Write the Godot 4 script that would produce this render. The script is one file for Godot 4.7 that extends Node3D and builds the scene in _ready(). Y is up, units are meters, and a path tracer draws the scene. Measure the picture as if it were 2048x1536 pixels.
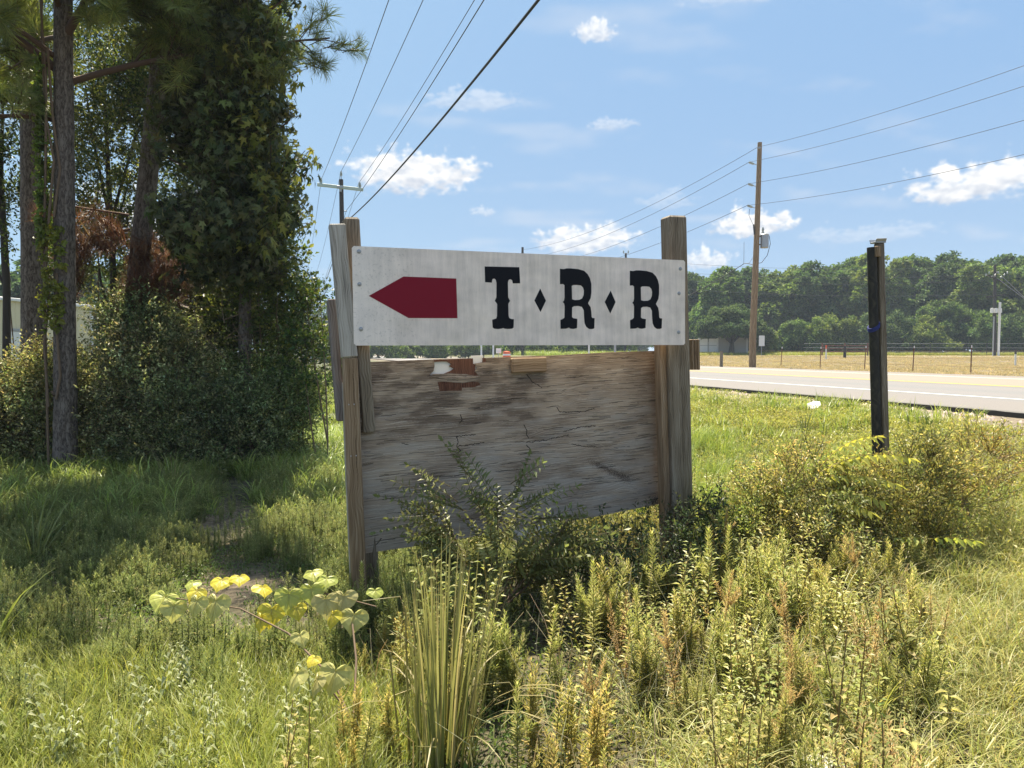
extends Node3D
# A hand-painted arrow sign on leaning posts in the weeds beside a highway, pines and shrubs on the left.

var rng := RandomNumberGenerator.new()
var taken := {}
var M := {}
var hills := FastNoiseLite.new()
var clumps := FastNoiseLite.new()

const ROAD_NEAR := 10.3   # distance of the highway's near edge from the line through the camera
const ROAD_FAR := 25.7
const ROAD_Y := 0.7
const ALONG := Vector3(-0.2874, 0, -0.9578)    # the way the highway runs
const ACROSS := Vector3(0.9578, 0, -0.2874)


# ---------------------------------------------------------------- mesh building
class MB:
	var v := PackedVector3Array()
	var n := PackedVector3Array()
	var c := PackedColorArray()
	var t := PackedVector2Array()

	func tri(a: Vector3, b: Vector3, d: Vector3, col: Color, ua := Vector2.ZERO, ub := Vector2.ZERO, ud := Vector2.ZERO) -> void:
		var g := (d - a).cross(b - a).normalized()
		v.append(a); v.append(b); v.append(d)
		n.append(g); n.append(g); n.append(g)
		c.append(col); c.append(col); c.append(col)
		t.append(ua); t.append(ub); t.append(ud)

	func trin(a: Vector3, b: Vector3, d: Vector3, na: Vector3, nb: Vector3, nd: Vector3, col: Color, ua: Vector2, ub: Vector2, ud: Vector2) -> void:
		if (d - a).cross(b - a).dot(na + nb + nd) < 0.0:
			v.append(a); v.append(d); v.append(b)
			n.append(na); n.append(nd); n.append(nb)
			t.append(ua); t.append(ud); t.append(ub)
		else:
			v.append(a); v.append(b); v.append(d)
			n.append(na); n.append(nb); n.append(nd)
			t.append(ua); t.append(ub); t.append(ud)
		c.append(col); c.append(col); c.append(col)

	func quadn(a: Vector3, b: Vector3, d: Vector3, e: Vector3, na: Vector3, nb: Vector3, nd: Vector3, ne: Vector3, col: Color, ua := Vector2.ZERO, ub := Vector2.ZERO, ud := Vector2.ZERO, ue := Vector2.ZERO) -> void:
		trin(a, b, d, na, nb, nd, col, ua, ub, ud)
		trin(a, d, e, na, nd, ne, col, ua, ud, ue)

	# a chamfered box; the long axis takes v of the texture, so wood grain runs along it
	func box(x: Transform3D, s: Vector3, bevel: float, col := Color.WHITE) -> void:
		var h := s * 0.5
		var long_axis := s.max_axis_index()
		var off := Vector2(x.origin.x * 1.7 + x.origin.z * 0.37, x.origin.y * 0.61 + x.origin.z * 0.23)
		var P := func(sg: Vector3, axis: int) -> Vector3:
			var p := Vector3.ZERO
			for k in 3:
				p[k] = sg[k] * (h[k] if k == axis else h[k] - bevel)
			return p
		var U := func(p: Vector3, axis: int) -> Vector2:
			var o := [0, 1, 2]
			o.erase(axis)
			var a: int = o[0]
			var b: int = o[1]
			if a == long_axis:
				a = o[1]
				b = o[0]
			return Vector2(p[a] + axis * 0.31, p[b]) + off
		for axis in 3:
			var b1 := (axis + 1) % 3
			var b2 := (axis + 2) % 3
			for sg in [-1.0, 1.0]:
				var q := []
				for k in [[-1, -1], [1, -1], [1, 1], [-1, 1]]:
					var s3 := Vector3.ZERO
					s3[axis] = sg
					s3[b1] = k[0]
					s3[b2] = k[1]
					q.append(P.call(s3, axis))
				var nn := Vector3.ZERO
				nn[axis] = sg
				nn = x.basis * nn
				quadn(x * q[0], x * q[1], x * q[2], x * q[3], nn, nn, nn, nn, col, U.call(q[0], axis), U.call(q[1], axis), U.call(q[2], axis), U.call(q[3], axis))
				for sg2 in [-1.0, 1.0]:   # the edge between axis and b1
					var e := []
					for k in [-1.0, 1.0]:
						var s3 := Vector3.ZERO
						s3[axis] = sg
						s3[b1] = sg2
						s3[b2] = k
						e.append([P.call(s3, axis), P.call(s3, b1)])
					var n1 := Vector3.ZERO
					n1[axis] = sg
					n1[b1] = sg2
					n1 = (x.basis * n1).normalized()
					quadn(x * e[0][0], x * e[0][1], x * e[1][1], x * e[1][0], n1, n1, n1, n1, col, U.call(e[0][0], axis), U.call(e[0][1], axis), U.call(e[1][1], axis), U.call(e[1][0], axis))
		for sx in [-1.0, 1.0]:
			for sy in [-1.0, 1.0]:
				for sz in [-1.0, 1.0]:
					var s3 := Vector3(sx, sy, sz)
					var nn := (x.basis * s3).normalized()
					trin(x * P.call(s3, 0), x * P.call(s3, 1), x * P.call(s3, 2), nn, nn, nn, col, Vector2.ZERO, Vector2.ZERO, Vector2.ZERO)

	# a tube along a path, each ring with its own radius; ridge gives bark plates that stand proud
	func tube(path: Array, radii: Array, sides: int, col := Color.WHITE, ridge: FastNoiseLite = null, depth := 0.0, caps := true) -> void:
		var rings := path.size()
		var side := Vector3.RIGHT
		var pts := []
		var nor := []
		var len_at := 0.0
		var vv := []
		for i in rings:
			var d: Vector3 = (path[mini(i + 1, rings - 1)] - path[maxi(i - 1, 0)]).normalized()
			if absf(d.dot(side)) > 0.9:
				side = Vector3.FORWARD if absf(d.z) < 0.8 else Vector3.UP
			side = (side - d * side.dot(d)).normalized()
			var up := d.cross(side)
			if i > 0:
				len_at += (path[i] - path[i - 1]).length()
			vv.append(len_at)
			var row := []
			var nrow := []
			for k in sides + 1:
				var a := TAU * (k % sides) / sides
				var o := side * cos(a) + up * sin(a)
				var r: float = radii[i]
				if ridge:
					r *= 1.0 + depth * ridge.get_noise_3d(cos(a) * 0.35, len_at, sin(a) * 0.35)
				row.append(path[i] + o * r)
				nrow.append(o)
			pts.append(row)
			nor.append(nrow)
		if ridge:   # shading follows the plates
			for i in range(1, rings - 1):
				for k in sides + 1:
					var kk: int = k % sides
					var du: Vector3 = pts[i][(kk + 1) % sides] - pts[i][(kk + sides - 1) % sides]
					var dv: Vector3 = pts[i + 1][kk] - pts[i - 1][kk]
					var g := du.cross(dv).normalized()
					nor[i][k] = g if g.dot(nor[i][k]) > 0.0 else -g
		for i in rings - 1:
			for k in sides:
				var u0: float = TAU * radii[0] * k / sides
				var u1: float = TAU * radii[0] * (k + 1) / sides
				quadn(pts[i][k], pts[i][k + 1], pts[i + 1][k + 1], pts[i + 1][k], nor[i][k], nor[i][k + 1], nor[i + 1][k + 1], nor[i + 1][k], col, Vector2(u0, vv[i]), Vector2(u1, vv[i]), Vector2(u1, vv[i + 1]), Vector2(u0, vv[i + 1]))
		if caps:
			for e in [0, rings - 1]:
				var d: Vector3 = (path[1] - path[0]).normalized() * -1.0 if e == 0 else (path[rings - 1] - path[rings - 2]).normalized()
				for k in sides:
					trin(path[e], pts[e][k], pts[e][k + 1], d, d, d, col, Vector2.ZERO, Vector2(0.03, 0), Vector2(0, 0.03))

	# turned shape: profile of (radius, height) about an axis
	func lathe(x: Transform3D, profile: Array, sides: int, col := Color.WHITE) -> void:
		for i in profile.size() - 1:
			var p: Vector2 = profile[i]
			var q: Vector2 = profile[i + 1]
			var e := (q - p)
			var nn := Vector2(e.y, -e.x).normalized()
			for k in sides:
				var a := TAU * k / sides
				var b := TAU * (k + 1) / sides
				var na := x.basis * Vector3(cos(a) * nn.x, nn.y, sin(a) * nn.x)
				var nb := x.basis * Vector3(cos(b) * nn.x, nn.y, sin(b) * nn.x)
				quadn(x * Vector3(cos(a) * p.x, p.y, sin(a) * p.x), x * Vector3(cos(b) * p.x, p.y, sin(b) * p.x), x * Vector3(cos(b) * q.x, q.y, sin(b) * q.x), x * Vector3(cos(a) * q.x, q.y, sin(a) * q.x), na, nb, nb, na, col, Vector2(a * p.x, p.y), Vector2(b * p.x, p.y), Vector2(b * q.x, q.y), Vector2(a * q.x, q.y))

	# a flat outline in x, y given thickness in z
	func prism(x: Transform3D, poly: PackedVector2Array, z0: float, z1: float, col := Color.WHITE, uv_from := Vector2.ZERO, uv_scale := Vector2.ONE) -> void:
		var id := Geometry2D.triangulate_polygon(poly)
		var f := (x.basis * Vector3(0, 0, 1)).normalized()
		for i in range(0, id.size(), 3):
			var p := []
			var u := []
			for k in 3:
				var q := poly[id[i + k]]
				p.append(q)
				u.append((q - uv_from) * uv_scale)
			trin(x * Vector3(p[0].x, p[0].y, z1), x * Vector3(p[1].x, p[1].y, z1), x * Vector3(p[2].x, p[2].y, z1), f, f, f, col, u[0], u[1], u[2])
			trin(x * Vector3(p[0].x, p[0].y, z0), x * Vector3(p[1].x, p[1].y, z0), x * Vector3(p[2].x, p[2].y, z0), -f, -f, -f, col, u[0], u[1], u[2])
		var cw := Geometry2D.is_polygon_clockwise(poly)
		for i in poly.size():
			var a := poly[i]
			var b := poly[(i + 1) % poly.size()]
			var o := Vector2(b.y - a.y, a.x - b.x).normalized() * (-1.0 if not cw else 1.0)
			o = Vector2((b - a).y, -(b - a).x).normalized()
			if Geometry2D.is_point_in_polygon((a + b) * 0.5 + o * 0.0008, poly):
				o = -o
			var nn := x.basis * Vector3(o.x, o.y, 0)
			var ua := (a - uv_from) * uv_scale
			var ub := (b - uv_from) * uv_scale
			quadn(x * Vector3(a.x, a.y, z0), x * Vector3(b.x, b.y, z0), x * Vector3(b.x, b.y, z1), x * Vector3(a.x, a.y, z1), nn, nn, nn, nn, col, ua, ub, ub, ua)

	# a folded leaf: base, two edges, tip
	func leaf(b: Vector3, d: Vector3, nn: Vector3, length: float, width: float, col: Color, droop := 0.0) -> void:
		var w := d.cross(nn).normalized() * width * 0.5
		var mid := b + d * length * 0.45 + nn * width * 0.18
		var tip := b + d * length - nn * length * droop
		var low := b + d * length * 0.42 - nn * length * droop * 0.15 - nn * width * 0.05
		tri(b, mid + w, low, col)
		tri(low, mid + w, tip, col)
		tri(b, low, mid - w, col)
		tri(low, tip, mid - w, col)

	# the same with two triangles
	func leaf2(b: Vector3, d: Vector3, nn: Vector3, length: float, width: float, col: Color, droop := 0.0) -> void:
		var w := d.cross(nn).normalized() * width * 0.5
		var tip := b + d * length - nn * length * droop
		var mid := b + d * length * 0.42 + nn * width * 0.2
		tri(b, mid + w, tip, col)
		tri(b, tip, mid - w, col)

	# a grass blade that bends over
	func blade(b: Vector3, d: Vector3, out: Vector3, length: float, width: float, bend: float, segs: int, col: Color, tip_col: Color) -> void:
		var w := d.cross(out).normalized()
		var p := b
		var dir := d
		var wl := width * 0.5
		for i in segs:
			var f := float(i + 1) / segs
			var q := p + dir * length / segs
			var w2 := width * 0.5 * (1.0 - f * f * 0.92)
			var cc := col.lerp(tip_col, f)
			if i == segs - 1:
				tri(p - w * wl, p + w * wl, q, cc)
			else:
				tri(p - w * wl, p + w * wl, q + w * w2, cc)
				tri(p - w * wl, q + w * w2, q - w * w2, cc)
			p = q
			wl = w2
			dir = (dir + (out * 0.7 - Vector3.UP * 0.75) * bend / segs * (0.4 + 1.4 * f)).normalized()

	func mesh(m: Material) -> ArrayMesh:
		var a := []
		a.resize(Mesh.ARRAY_MAX)
		a[Mesh.ARRAY_VERTEX] = v
		a[Mesh.ARRAY_NORMAL] = n
		a[Mesh.ARRAY_COLOR] = c
		a[Mesh.ARRAY_TEX_UV] = t
		var out := ArrayMesh.new()
		out.add_surface_from_arrays(Mesh.PRIMITIVE_TRIANGLES, a)
		out.surface_set_material(0, m)
		return out


# ---------------------------------------------------------------- objects
func numbered(called: String, parent: Node) -> String:
	var key := "%d/%s" % [parent.get_instance_id(), called]
	var k: int = taken.get(key, 0)
	taken[key] = k + 1
	return called if k == 0 else "%s_%03d" % [called, k]


func tag(o: Node, label: String, category := "", group := "", kind := "") -> void:
	o.set_meta("label", label)
	if category: o.set_meta("category", category)
	if group: o.set_meta("group", group)
	if kind: o.set_meta("kind", kind)


func thing(called: String, label: String, category: String, at := Vector3.ZERO, turn := 0.0, group := "") -> Node3D:
	var o := Node3D.new()
	o.name = numbered(called, self)
	add_child(o)
	o.position = at
	o.rotation.y = turn
	tag(o, label, category, group)
	return o


func part(called: String, mb: MB, m: Material, parent: Node, at := Vector3.ZERO) -> MeshInstance3D:
	return put(called, mb.mesh(m), parent, at)


func put(called: String, mesh: Mesh, parent: Node, at := Vector3.ZERO) -> MeshInstance3D:
	var o := MeshInstance3D.new()
	o.name = numbered(called, parent)
	o.mesh = mesh
	o.position = at
	parent.add_child(o)
	return o


func struct(called: String, mb: MB, m: Material, label: String) -> MeshInstance3D:
	var o := part(called, mb, m, self)
	tag(o, label, "", "", "structure")
	return o


func many(called: String, mesh: Mesh, places: Array, tints: Array, parent: Node) -> MultiMeshInstance3D:
	var mm := MultiMesh.new()
	mm.transform_format = MultiMesh.TRANSFORM_3D
	mm.use_colors = true
	mm.mesh = mesh
	mm.instance_count = places.size()
	for i in places.size():
		mm.set_instance_transform(i, places[i])
		mm.set_instance_color(i, tints[i])
	var o := MultiMeshInstance3D.new()
	o.name = numbered(called, parent)
	o.multimesh = mm
	parent.add_child(o)
	return o


func stuff(called: String, label: String, category: String, mesh: Mesh, places: Array, tints: Array) -> void:
	tag(many(called, mesh, places, tints, self), label, category, "", "stuff")


func copy_of(src: Node3D, label: String, at: Vector3, turn: float, size: float, group: String) -> Node3D:
	var base := String(src.name)
	while base.right(1).is_valid_int() or base.ends_with("_"):
		base = base.left(-1)
	var o: Node3D = src.duplicate()
	o.name = numbered(base, self)
	add_child(o)
	o.position = at
	o.rotation = Vector3(0, turn, 0)
	o.scale = Vector3.ONE * size
	tag(o, label, src.get_meta("category"), group)
	return o


func lin(r: float, g: float, b: float) -> Color:
	return Color(r, g, b)


func vary(c: Color, by: float) -> Color:
	var k := 1.0 + rng.randf_range(-by, by)
	return Color(c.r * k * (1.0 + rng.randf_range(-by, by) * 0.35), c.g * k, c.b * k * (1.0 + rng.randf_range(-by, by) * 0.35))


func ball() -> Vector3:
	while true:
		var p := Vector3(rng.randf_range(-1, 1), rng.randf_range(-1, 1), rng.randf_range(-1, 1))
		if p.length_squared() <= 1.0 and p.length_squared() > 0.0001:
			return p
	return Vector3.UP


func facing(p: Vector3, y_axis: Vector3, spin: float, s: float) -> Transform3D:
	var y := y_axis.normalized()
	var x := y.cross(Vector3(0.31, 0.17, 0.93)).normalized()
	var b := Basis(x, y, x.cross(y))
	return Transform3D((b * Basis(Vector3.UP, spin)).scaled_local(Vector3.ONE * s), p)


# ---------------------------------------------------------------- materials
func mat(called: String, col: Color, rough: float, metal := 0.0) -> StandardMaterial3D:
	var m := StandardMaterial3D.new()
	m.resource_name = called
	m.albedo_color = col.linear_to_srgb()
	m.roughness = rough
	m.metallic = metal
	M[called] = m
	return m


func leafy(called: String, rough: float, through: float, spec := 0.5, gain := 1.0) -> StandardMaterial3D:
	var m := mat(called, Color(gain, gain, gain), rough)
	m.vertex_color_use_as_albedo = true
	m.metallic_specular = spec
	m.backlight_enabled = true
	m.backlight = Color(through, through, through * 0.72).linear_to_srgb()
	return m


func noise_tex(size: int, freq: float, kind: int, octaves: int, ramp: Array, sd: int, stretch := Vector2.ONE) -> ImageTexture:
	var f := FastNoiseLite.new()
	f.seed = sd
	f.noise_type = kind as FastNoiseLite.NoiseType
	f.frequency = freq
	f.fractal_octaves = octaves
	if stretch == Vector2.ONE:
		var im := f.get_seamless_image(size, size)
		var g := Image.create_empty(size, size, false, Image.FORMAT_RGB8)
		for y in size:
			for x in size:
				g.set_pixel(x, y, ramp_at(ramp, im.get_pixel(x, y).r))
		return ImageTexture.create_from_image(g)
	var im2 := Image.create_empty(size, size, false, Image.FORMAT_RGB8)
	for y in size:
		for x in size:
			var wrap := absf(2.0 * y / size - 1.0)   # mirrored along the grain, so that it repeats without a seam
			im2.set_pixel(x, y, ramp_at(ramp, 0.5 + 0.62 * f.get_noise_2d(x * stretch.x, wrap * size * 0.5 * stretch.y)))
	return ImageTexture.create_from_image(im2)


func ramp_at(ramp: Array, v: float) -> Color:
	var f := clampf(v, 0.0, 1.0) * (ramp.size() - 1)
	var i := mini(int(f), ramp.size() - 2)
	var a: Color = ramp[i]
	return a.lerp(ramp[i + 1], f - i)


func gray(a: float) -> Color:
	return Color(a, a, a)


# ---------------------------------------------------------------- the lie of the land
func road_p(x: float, z: float) -> float:
	return x * ACROSS.x + z * ACROSS.z


func ground_y(x: float, z: float) -> float:
	var p := road_p(x, z)
	if p < ROAD_NEAR:
		return 0.62 * smoothstep(3.0, 10.1, p) + 0.05 * hills.get_noise_2d(x, z) * (1.0 - smoothstep(8.5, 10.0, p))
	if p < ROAD_FAR:
		return 0.5
	return 0.6 + 0.6 * smoothstep(45.0, 95.0, -z) + 0.04 * hills.get_noise_2d(x, z)


func on_ground(x: float, z: float, up := 0.0) -> Vector3:
	return Vector3(x, ground_y(x, z) + up, z)


func _ready() -> void:
	rng.seed = 7
	hills.seed = 3
	hills.frequency = 0.35
	clumps.seed = 11
	clumps.frequency = 0.55

	# camera
	var cam := Camera3D.new()
	cam.name = "camera"
	cam.fov = 55.82
	cam.near = 0.05
	cam.far = 1500.0
	cam.position = Vector3(0, 1.6, 0)
	cam.rotation.x = deg_to_rad(-2.527)
	add_child(cam)

	# sky, exposure, air
	var env := Environment.new()
	env.background_mode = Environment.BG_SKY
	env.tonemap_mode = Environment.TONE_MAPPER_LINEAR
	env.tonemap_exposure = EXPOSURE
	env.sdfgi_enabled = true
	env.ssao_enabled = true
	env.ssil_enabled = true
	var sky := Sky.new()
	sky.sky_material = make_sky()
	env.sky = sky
	env.sky_rotation = Vector3(0, PI, 0)   # the middle of the picture of the sky lies ahead
	env.fog_enabled = true
	env.fog_density = 0.0006
	env.fog_light_color = Color(0.86, 0.92, 1.0)
	var we := WorldEnvironment.new()
	we.name = "world_environment"
	we.environment = env
	add_child(we)

	# the sun stands high behind the sign, a little to the left
	var sun := DirectionalLight3D.new()
	sun.name = "sun"
	sun.light_energy = 1.6
	sun.light_color = Color(1.0, 0.955, 0.87)
	sun.light_angular_distance = 0.53
	sun.shadow_enabled = true
	add_child(sun)
	sun.look_at_from_position(SUN * 60.0, Vector3.ZERO, Vector3.UP)

	make_materials()
	build_ground()
	build_highway()
	build_far_side()
	build_left_building()
	build_poles()
	build_treeline()
	build_grove()
	build_sign()
	build_metal_post()
	build_named_plants()
	build_weeds()
	build_small_things()


const EXPOSURE := 2.9
const SUN := Vector3(-0.1, 0.905, -0.41)


func make_sky() -> PanoramaSkyMaterial:
	var w := 1024
	var h := 512
	var im := Image.create_empty(w, h, false, Image.FORMAT_RGBF)
	var wisp := FastNoiseLite.new()
	wisp.seed = 5
	wisp.frequency = 2.2
	wisp.fractal_octaves = 5
	var sun := SUN.normalized()
	for y in h:
		var el := PI * (0.5 - (y + 0.5) / h)
		for x in w:
			var az := TAU * ((x + 0.5) / w - 0.5)
			var d := Vector3(sin(az) * cos(el), sin(el), -cos(az) * cos(el))
			var up := maxf(d.y, 0.0)
			var k := pow(1.0 - up, 3.2)
			var c := Color(0.20, 0.42, 0.79).lerp(Color(0.56, 0.74, 0.92), k)
			var near := maxf(d.dot(sun), 0.0)
			c = c.lerp(Color(0.60, 0.80, 0.98), 0.75 * pow(near, 3.0))
			c += Color(0.5, 0.5, 0.45) * pow(near, 40.0)
			# the hazy air to the left, where the light comes from, is paler
			c = c.lerp(Color(0.47, 0.73, 0.95), 0.5 * smoothstep(0.1, -0.6, d.x) * smoothstep(-0.3, 0.5, -d.z))
			if up > 0.0:
				var flat := Vector3(d.x, 0, d.z) / (up + 0.22)
				var n := wisp.get_noise_3d(flat.x * 0.8, flat.z * 1.9, 0.0)
				c = c.lerp(Color(0.80, 0.85, 0.93), 0.3 * smoothstep(0.12, 0.6, n))
			else:
				c = Color(0.45, 0.5, 0.5).lerp(Color(0.16, 0.17, 0.12), smoothstep(0.0, -0.25, d.y))
			im.set_pixel(x, y, Color(c.r / EXPOSURE, c.g / EXPOSURE, c.b / EXPOSURE))
	im.resize(4096, 2048, Image.INTERPOLATE_CUBIC)
	# cumulus: [azimuth, height, half width, half height] in degrees, strength
	var puffs := [[-7.7, 13.4, 5.6, 2.2, 1.0], [6.4, 23.2, 1.7, 0.95, 0.75], [5.5, 8.6, 4.2, 1.5, 0.9], [18.0, 9.3, 3.0, 1.3, 1.0], [32.4, 10.9, 4.6, 1.7, 1.0], [-2.9, 18.7, 4.1, 0.9, 0.32], [7.8, 17.0, 2.0, 0.5, 0.35], [14.9, 6.9, 2.2, 1.0, 0.75], [-2.3, 10.8, 1.0, 0.4, 0.4], [11.8, 11.3, 2.4, 0.8, 0.22], [26.0, 8.2, 4.5, 0.8, 0.25], [17.0, 24.6, 4.0, 0.8, 0.25], [-24.0, 9.0, 7.0, 2.6, 0.9]]
	rng.seed = 21
	for i in 90:   # unseen clouds all round, added thick and bright to fill the shade
		var az := rng.randf_range(44, 322)
		var el := rng.randf_range(5, 70)
		var s := rng.randf_range(0.7, 1.6) * (0.7 + el / 30.0)
		puffs.append([az if az < 180 else az - 360.0, el, 4.4 * s, 1.7 * s, rng.randf_range(0.6, 1.0)])
	var body := FastNoiseLite.new()
	body.seed = 9
	body.frequency = 1.0
	body.fractal_octaves = 5
	body.fractal_gain = 0.55
	var px := 4096.0 / 360.0
	for q in puffs:
		var ex: float = q[2]
		var ey: float = q[3]
		var x0 := int((q[0] + 180.0 - ex * 1.5) * px)
		var x1 := int((q[0] + 180.0 + ex * 1.5) * px)
		var y0 := int((90.0 - q[1] - ey * 2.0) * px)
		var y1 := int((90.0 - q[1] + ey * 1.6) * px)
		for y in range(maxi(y0, 0), mini(y1, 1020)):
			for x in range(x0, x1):
				var dx: float = (x / px - 180.0 - q[0]) / ex
				var dy: float = (90.0 - y / px - q[1]) / ey
				var top := 0.55 + 0.5 * body.get_noise_2d(dx * 1.7 + q[0], 7.0 + q[1])
				var e := 1.0 - dx * dx - (pow(dy / (top * 1.9), 2.0) if dy > 0.0 else pow(dy * 1.5, 2.0))
				if e < -0.6:
					continue
				var n := body.get_noise_3d(dx * 2.1 * minf(1.0, ex / 2.0) + q[0] * 3.0, dy * 1.6, 2.0) + 0.45 * body.get_noise_2d(dx * 6.5 + q[0] * 5.0, dy * 4.0)
				var a: float = smoothstep(0.0, 0.8, e + n * 1.05 + 0.08) * q[4]
				if a <= 0.01:
					continue
				var lit := clampf(0.52 + 0.5 * dy + 0.8 * body.get_noise_2d(dx * 3.0 + 40.0, dy * 2.4 + q[0]), 0.0, 1.0)
				var cc := Color(0.66, 0.72, 0.82).lerp(Color(1.2, 1.18, 1.14), lit)
				var xx := posmod(x, 4096)
				var was := im.get_pixel(xx, y)
				im.set_pixel(xx, y, was.lerp(Color(cc.r / EXPOSURE, cc.g / EXPOSURE, cc.b / EXPOSURE), a))
	rng.seed = 7
	var m := PanoramaSkyMaterial.new()
	m.panorama = ImageTexture.create_from_image(im)
	return m


func make_materials() -> void:
	var ground := mat("ground", Color.WHITE, 0.95)
	ground.vertex_color_use_as_albedo = true
	ground.albedo_texture = noise_tex(512, 0.035, FastNoiseLite.TYPE_SIMPLEX_SMOOTH, 5, [gray(0.42), gray(0.7), gray(0.86), gray(1.0)], 1)
	ground.uv1_triplanar = true
	ground.uv1_world_triplanar = true
	ground.uv1_scale = Vector3.ONE * 0.7
	ground.heightmap_enabled = true
	ground.heightmap_texture = ground.albedo_texture
	ground.heightmap_scale = 3.0
	var asphalt := mat("asphalt", Color.WHITE, 0.9)
	asphalt.vertex_color_use_as_albedo = true
	asphalt.albedo_texture = noise_tex(512, 0.2, FastNoiseLite.TYPE_SIMPLEX_SMOOTH, 4, [gray(0.66), gray(0.86), gray(0.94), gray(1.0)], 2)
	asphalt.uv1_triplanar = true
	asphalt.uv1_world_triplanar = true
	asphalt.uv1_scale = Vector3.ONE * 0.5
	mat("white_paint", lin(0.72, 0.72, 0.70), 0.7)
	mat("yellow_paint", lin(0.66, 0.42, 0.07), 0.7)
	mat("white_metal", lin(0.7, 0.7, 0.68), 0.45)
	mat("dark_metal", lin(0.03, 0.03, 0.032), 0.6)
	mat("rusty_steel", lin(0.14, 0.06, 0.035), 0.85)
	mat("grey_steel", lin(0.36, 0.37, 0.38), 0.45, 0.6)
	mat("concrete", lin(0.46, 0.44, 0.40), 0.9)
	mat("cream_metal", lin(0.62, 0.55, 0.36), 0.5)
	mat("pole_wood_dark", lin(0.035, 0.03, 0.028), 0.9)
	mat("fibreglass", lin(0.42, 0.50, 0.44), 0.5)
	mat("porcelain", lin(0.33, 0.37, 0.36), 0.25)
	mat("wire", lin(0.05, 0.055, 0.06), 0.6)
	mat("black_cable", lin(0.012, 0.012, 0.014), 0.6)
	mat("orange_plastic", lin(0.75, 0.13, 0.04), 0.5)
	mat("blue_paint", lin(0.015, 0.05, 0.28), 0.3)
	mat("silver_paint", lin(0.55, 0.57, 0.6), 0.3)
	mat("glass_dark", lin(0.02, 0.025, 0.03), 0.1)
	mat("rubber", lin(0.02, 0.02, 0.02), 0.9)
	mat("letter_black", lin(0.006, 0.007, 0.011), 0.6).metallic_specular = 0.25
	mat("arrow_red", lin(0.21, 0.010, 0.026), 0.6).metallic_specular = 0.25
	mat("blue_cord", lin(0.02, 0.03, 0.16), 0.8)
	var tar := mat("tarred_post", Color.WHITE, 0.75)
	tar.albedo_texture = wood_texture([lin(0.006, 0.006, 0.005), lin(0.018, 0.016, 0.012), lin(0.05, 0.043, 0.03)], 41)
	for k in [["grey_board", [lin(0.15, 0.135, 0.115), lin(0.30, 0.275, 0.24), lin(0.40, 0.375, 0.335), lin(0.47, 0.44, 0.395)], 31], ["brown_board", [lin(0.075, 0.045, 0.022), lin(0.18, 0.115, 0.063), lin(0.26, 0.18, 0.11), lin(0.33, 0.25, 0.17)], 32], ["old_post", [lin(0.06, 0.045, 0.03), lin(0.15, 0.118, 0.082), lin(0.215, 0.178, 0.132), lin(0.28, 0.245, 0.195)], 33], ["dark_plank", [lin(0.05, 0.038, 0.034), lin(0.13, 0.105, 0.095), lin(0.2, 0.17, 0.155), lin(0.25, 0.22, 0.2)], 34], ["pole_wood", [lin(0.10, 0.06, 0.03), lin(0.2, 0.13, 0.07), lin(0.27, 0.185, 0.105), lin(0.33, 0.24, 0.15)], 35], ["rotten_core", [lin(0.03, 0.01, 0.006), lin(0.085, 0.032, 0.018), lin(0.13, 0.055, 0.032), lin(0.17, 0.085, 0.05)], 36]]:
		var m := mat(k[0], Color.WHITE, 0.88)
		m.albedo_texture = wood_texture(k[1], k[2])
		m.uv1_scale = Vector3(4.5, 0.55, 1)
		m.heightmap_enabled = true
		m.heightmap_texture = m.albedo_texture
		m.heightmap_scale = 0.25
	var bark := mat("pine_bark", Color.WHITE, 0.95)
	bark.albedo_texture = bark_texture([lin(0.022, 0.017, 0.014), lin(0.10, 0.078, 0.062), lin(0.17, 0.14, 0.115), lin(0.22, 0.185, 0.155)], 51)
	bark.uv1_scale = Vector3(1.6, 0.9, 1)
	bark.heightmap_enabled = true
	bark.heightmap_texture = bark.albedo_texture
	bark.heightmap_scale = 2.2
	var limb := mat("limb_bark", lin(0.10, 0.062, 0.042), 0.95)
	limb.heightmap_enabled = true
	limb.heightmap_texture = bark.albedo_texture
	limb.heightmap_scale = 0.8
	mat("far_bark", lin(0.055, 0.045, 0.036), 0.95)
	mat("vine_stem", lin(0.16, 0.11, 0.07), 0.9)
	leafy("leaf", 0.45, 0.95, 0.5, 1.25)
	leafy("leaf_glossy", 0.46, 0.85, 0.4, 1.6)
	leafy("blade", 0.45, 0.95, 0.5, 1.3)
	leafy("needle", 0.5, 0.7, 0.5, 1.4)
	leafy("far_leaf", 0.6, 0.8, 0.4, 1.75)
	leafy("dull_leaf", 0.5, 0.9, 0.5, 1.3)
	make_plywood()
	make_panel()


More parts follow.
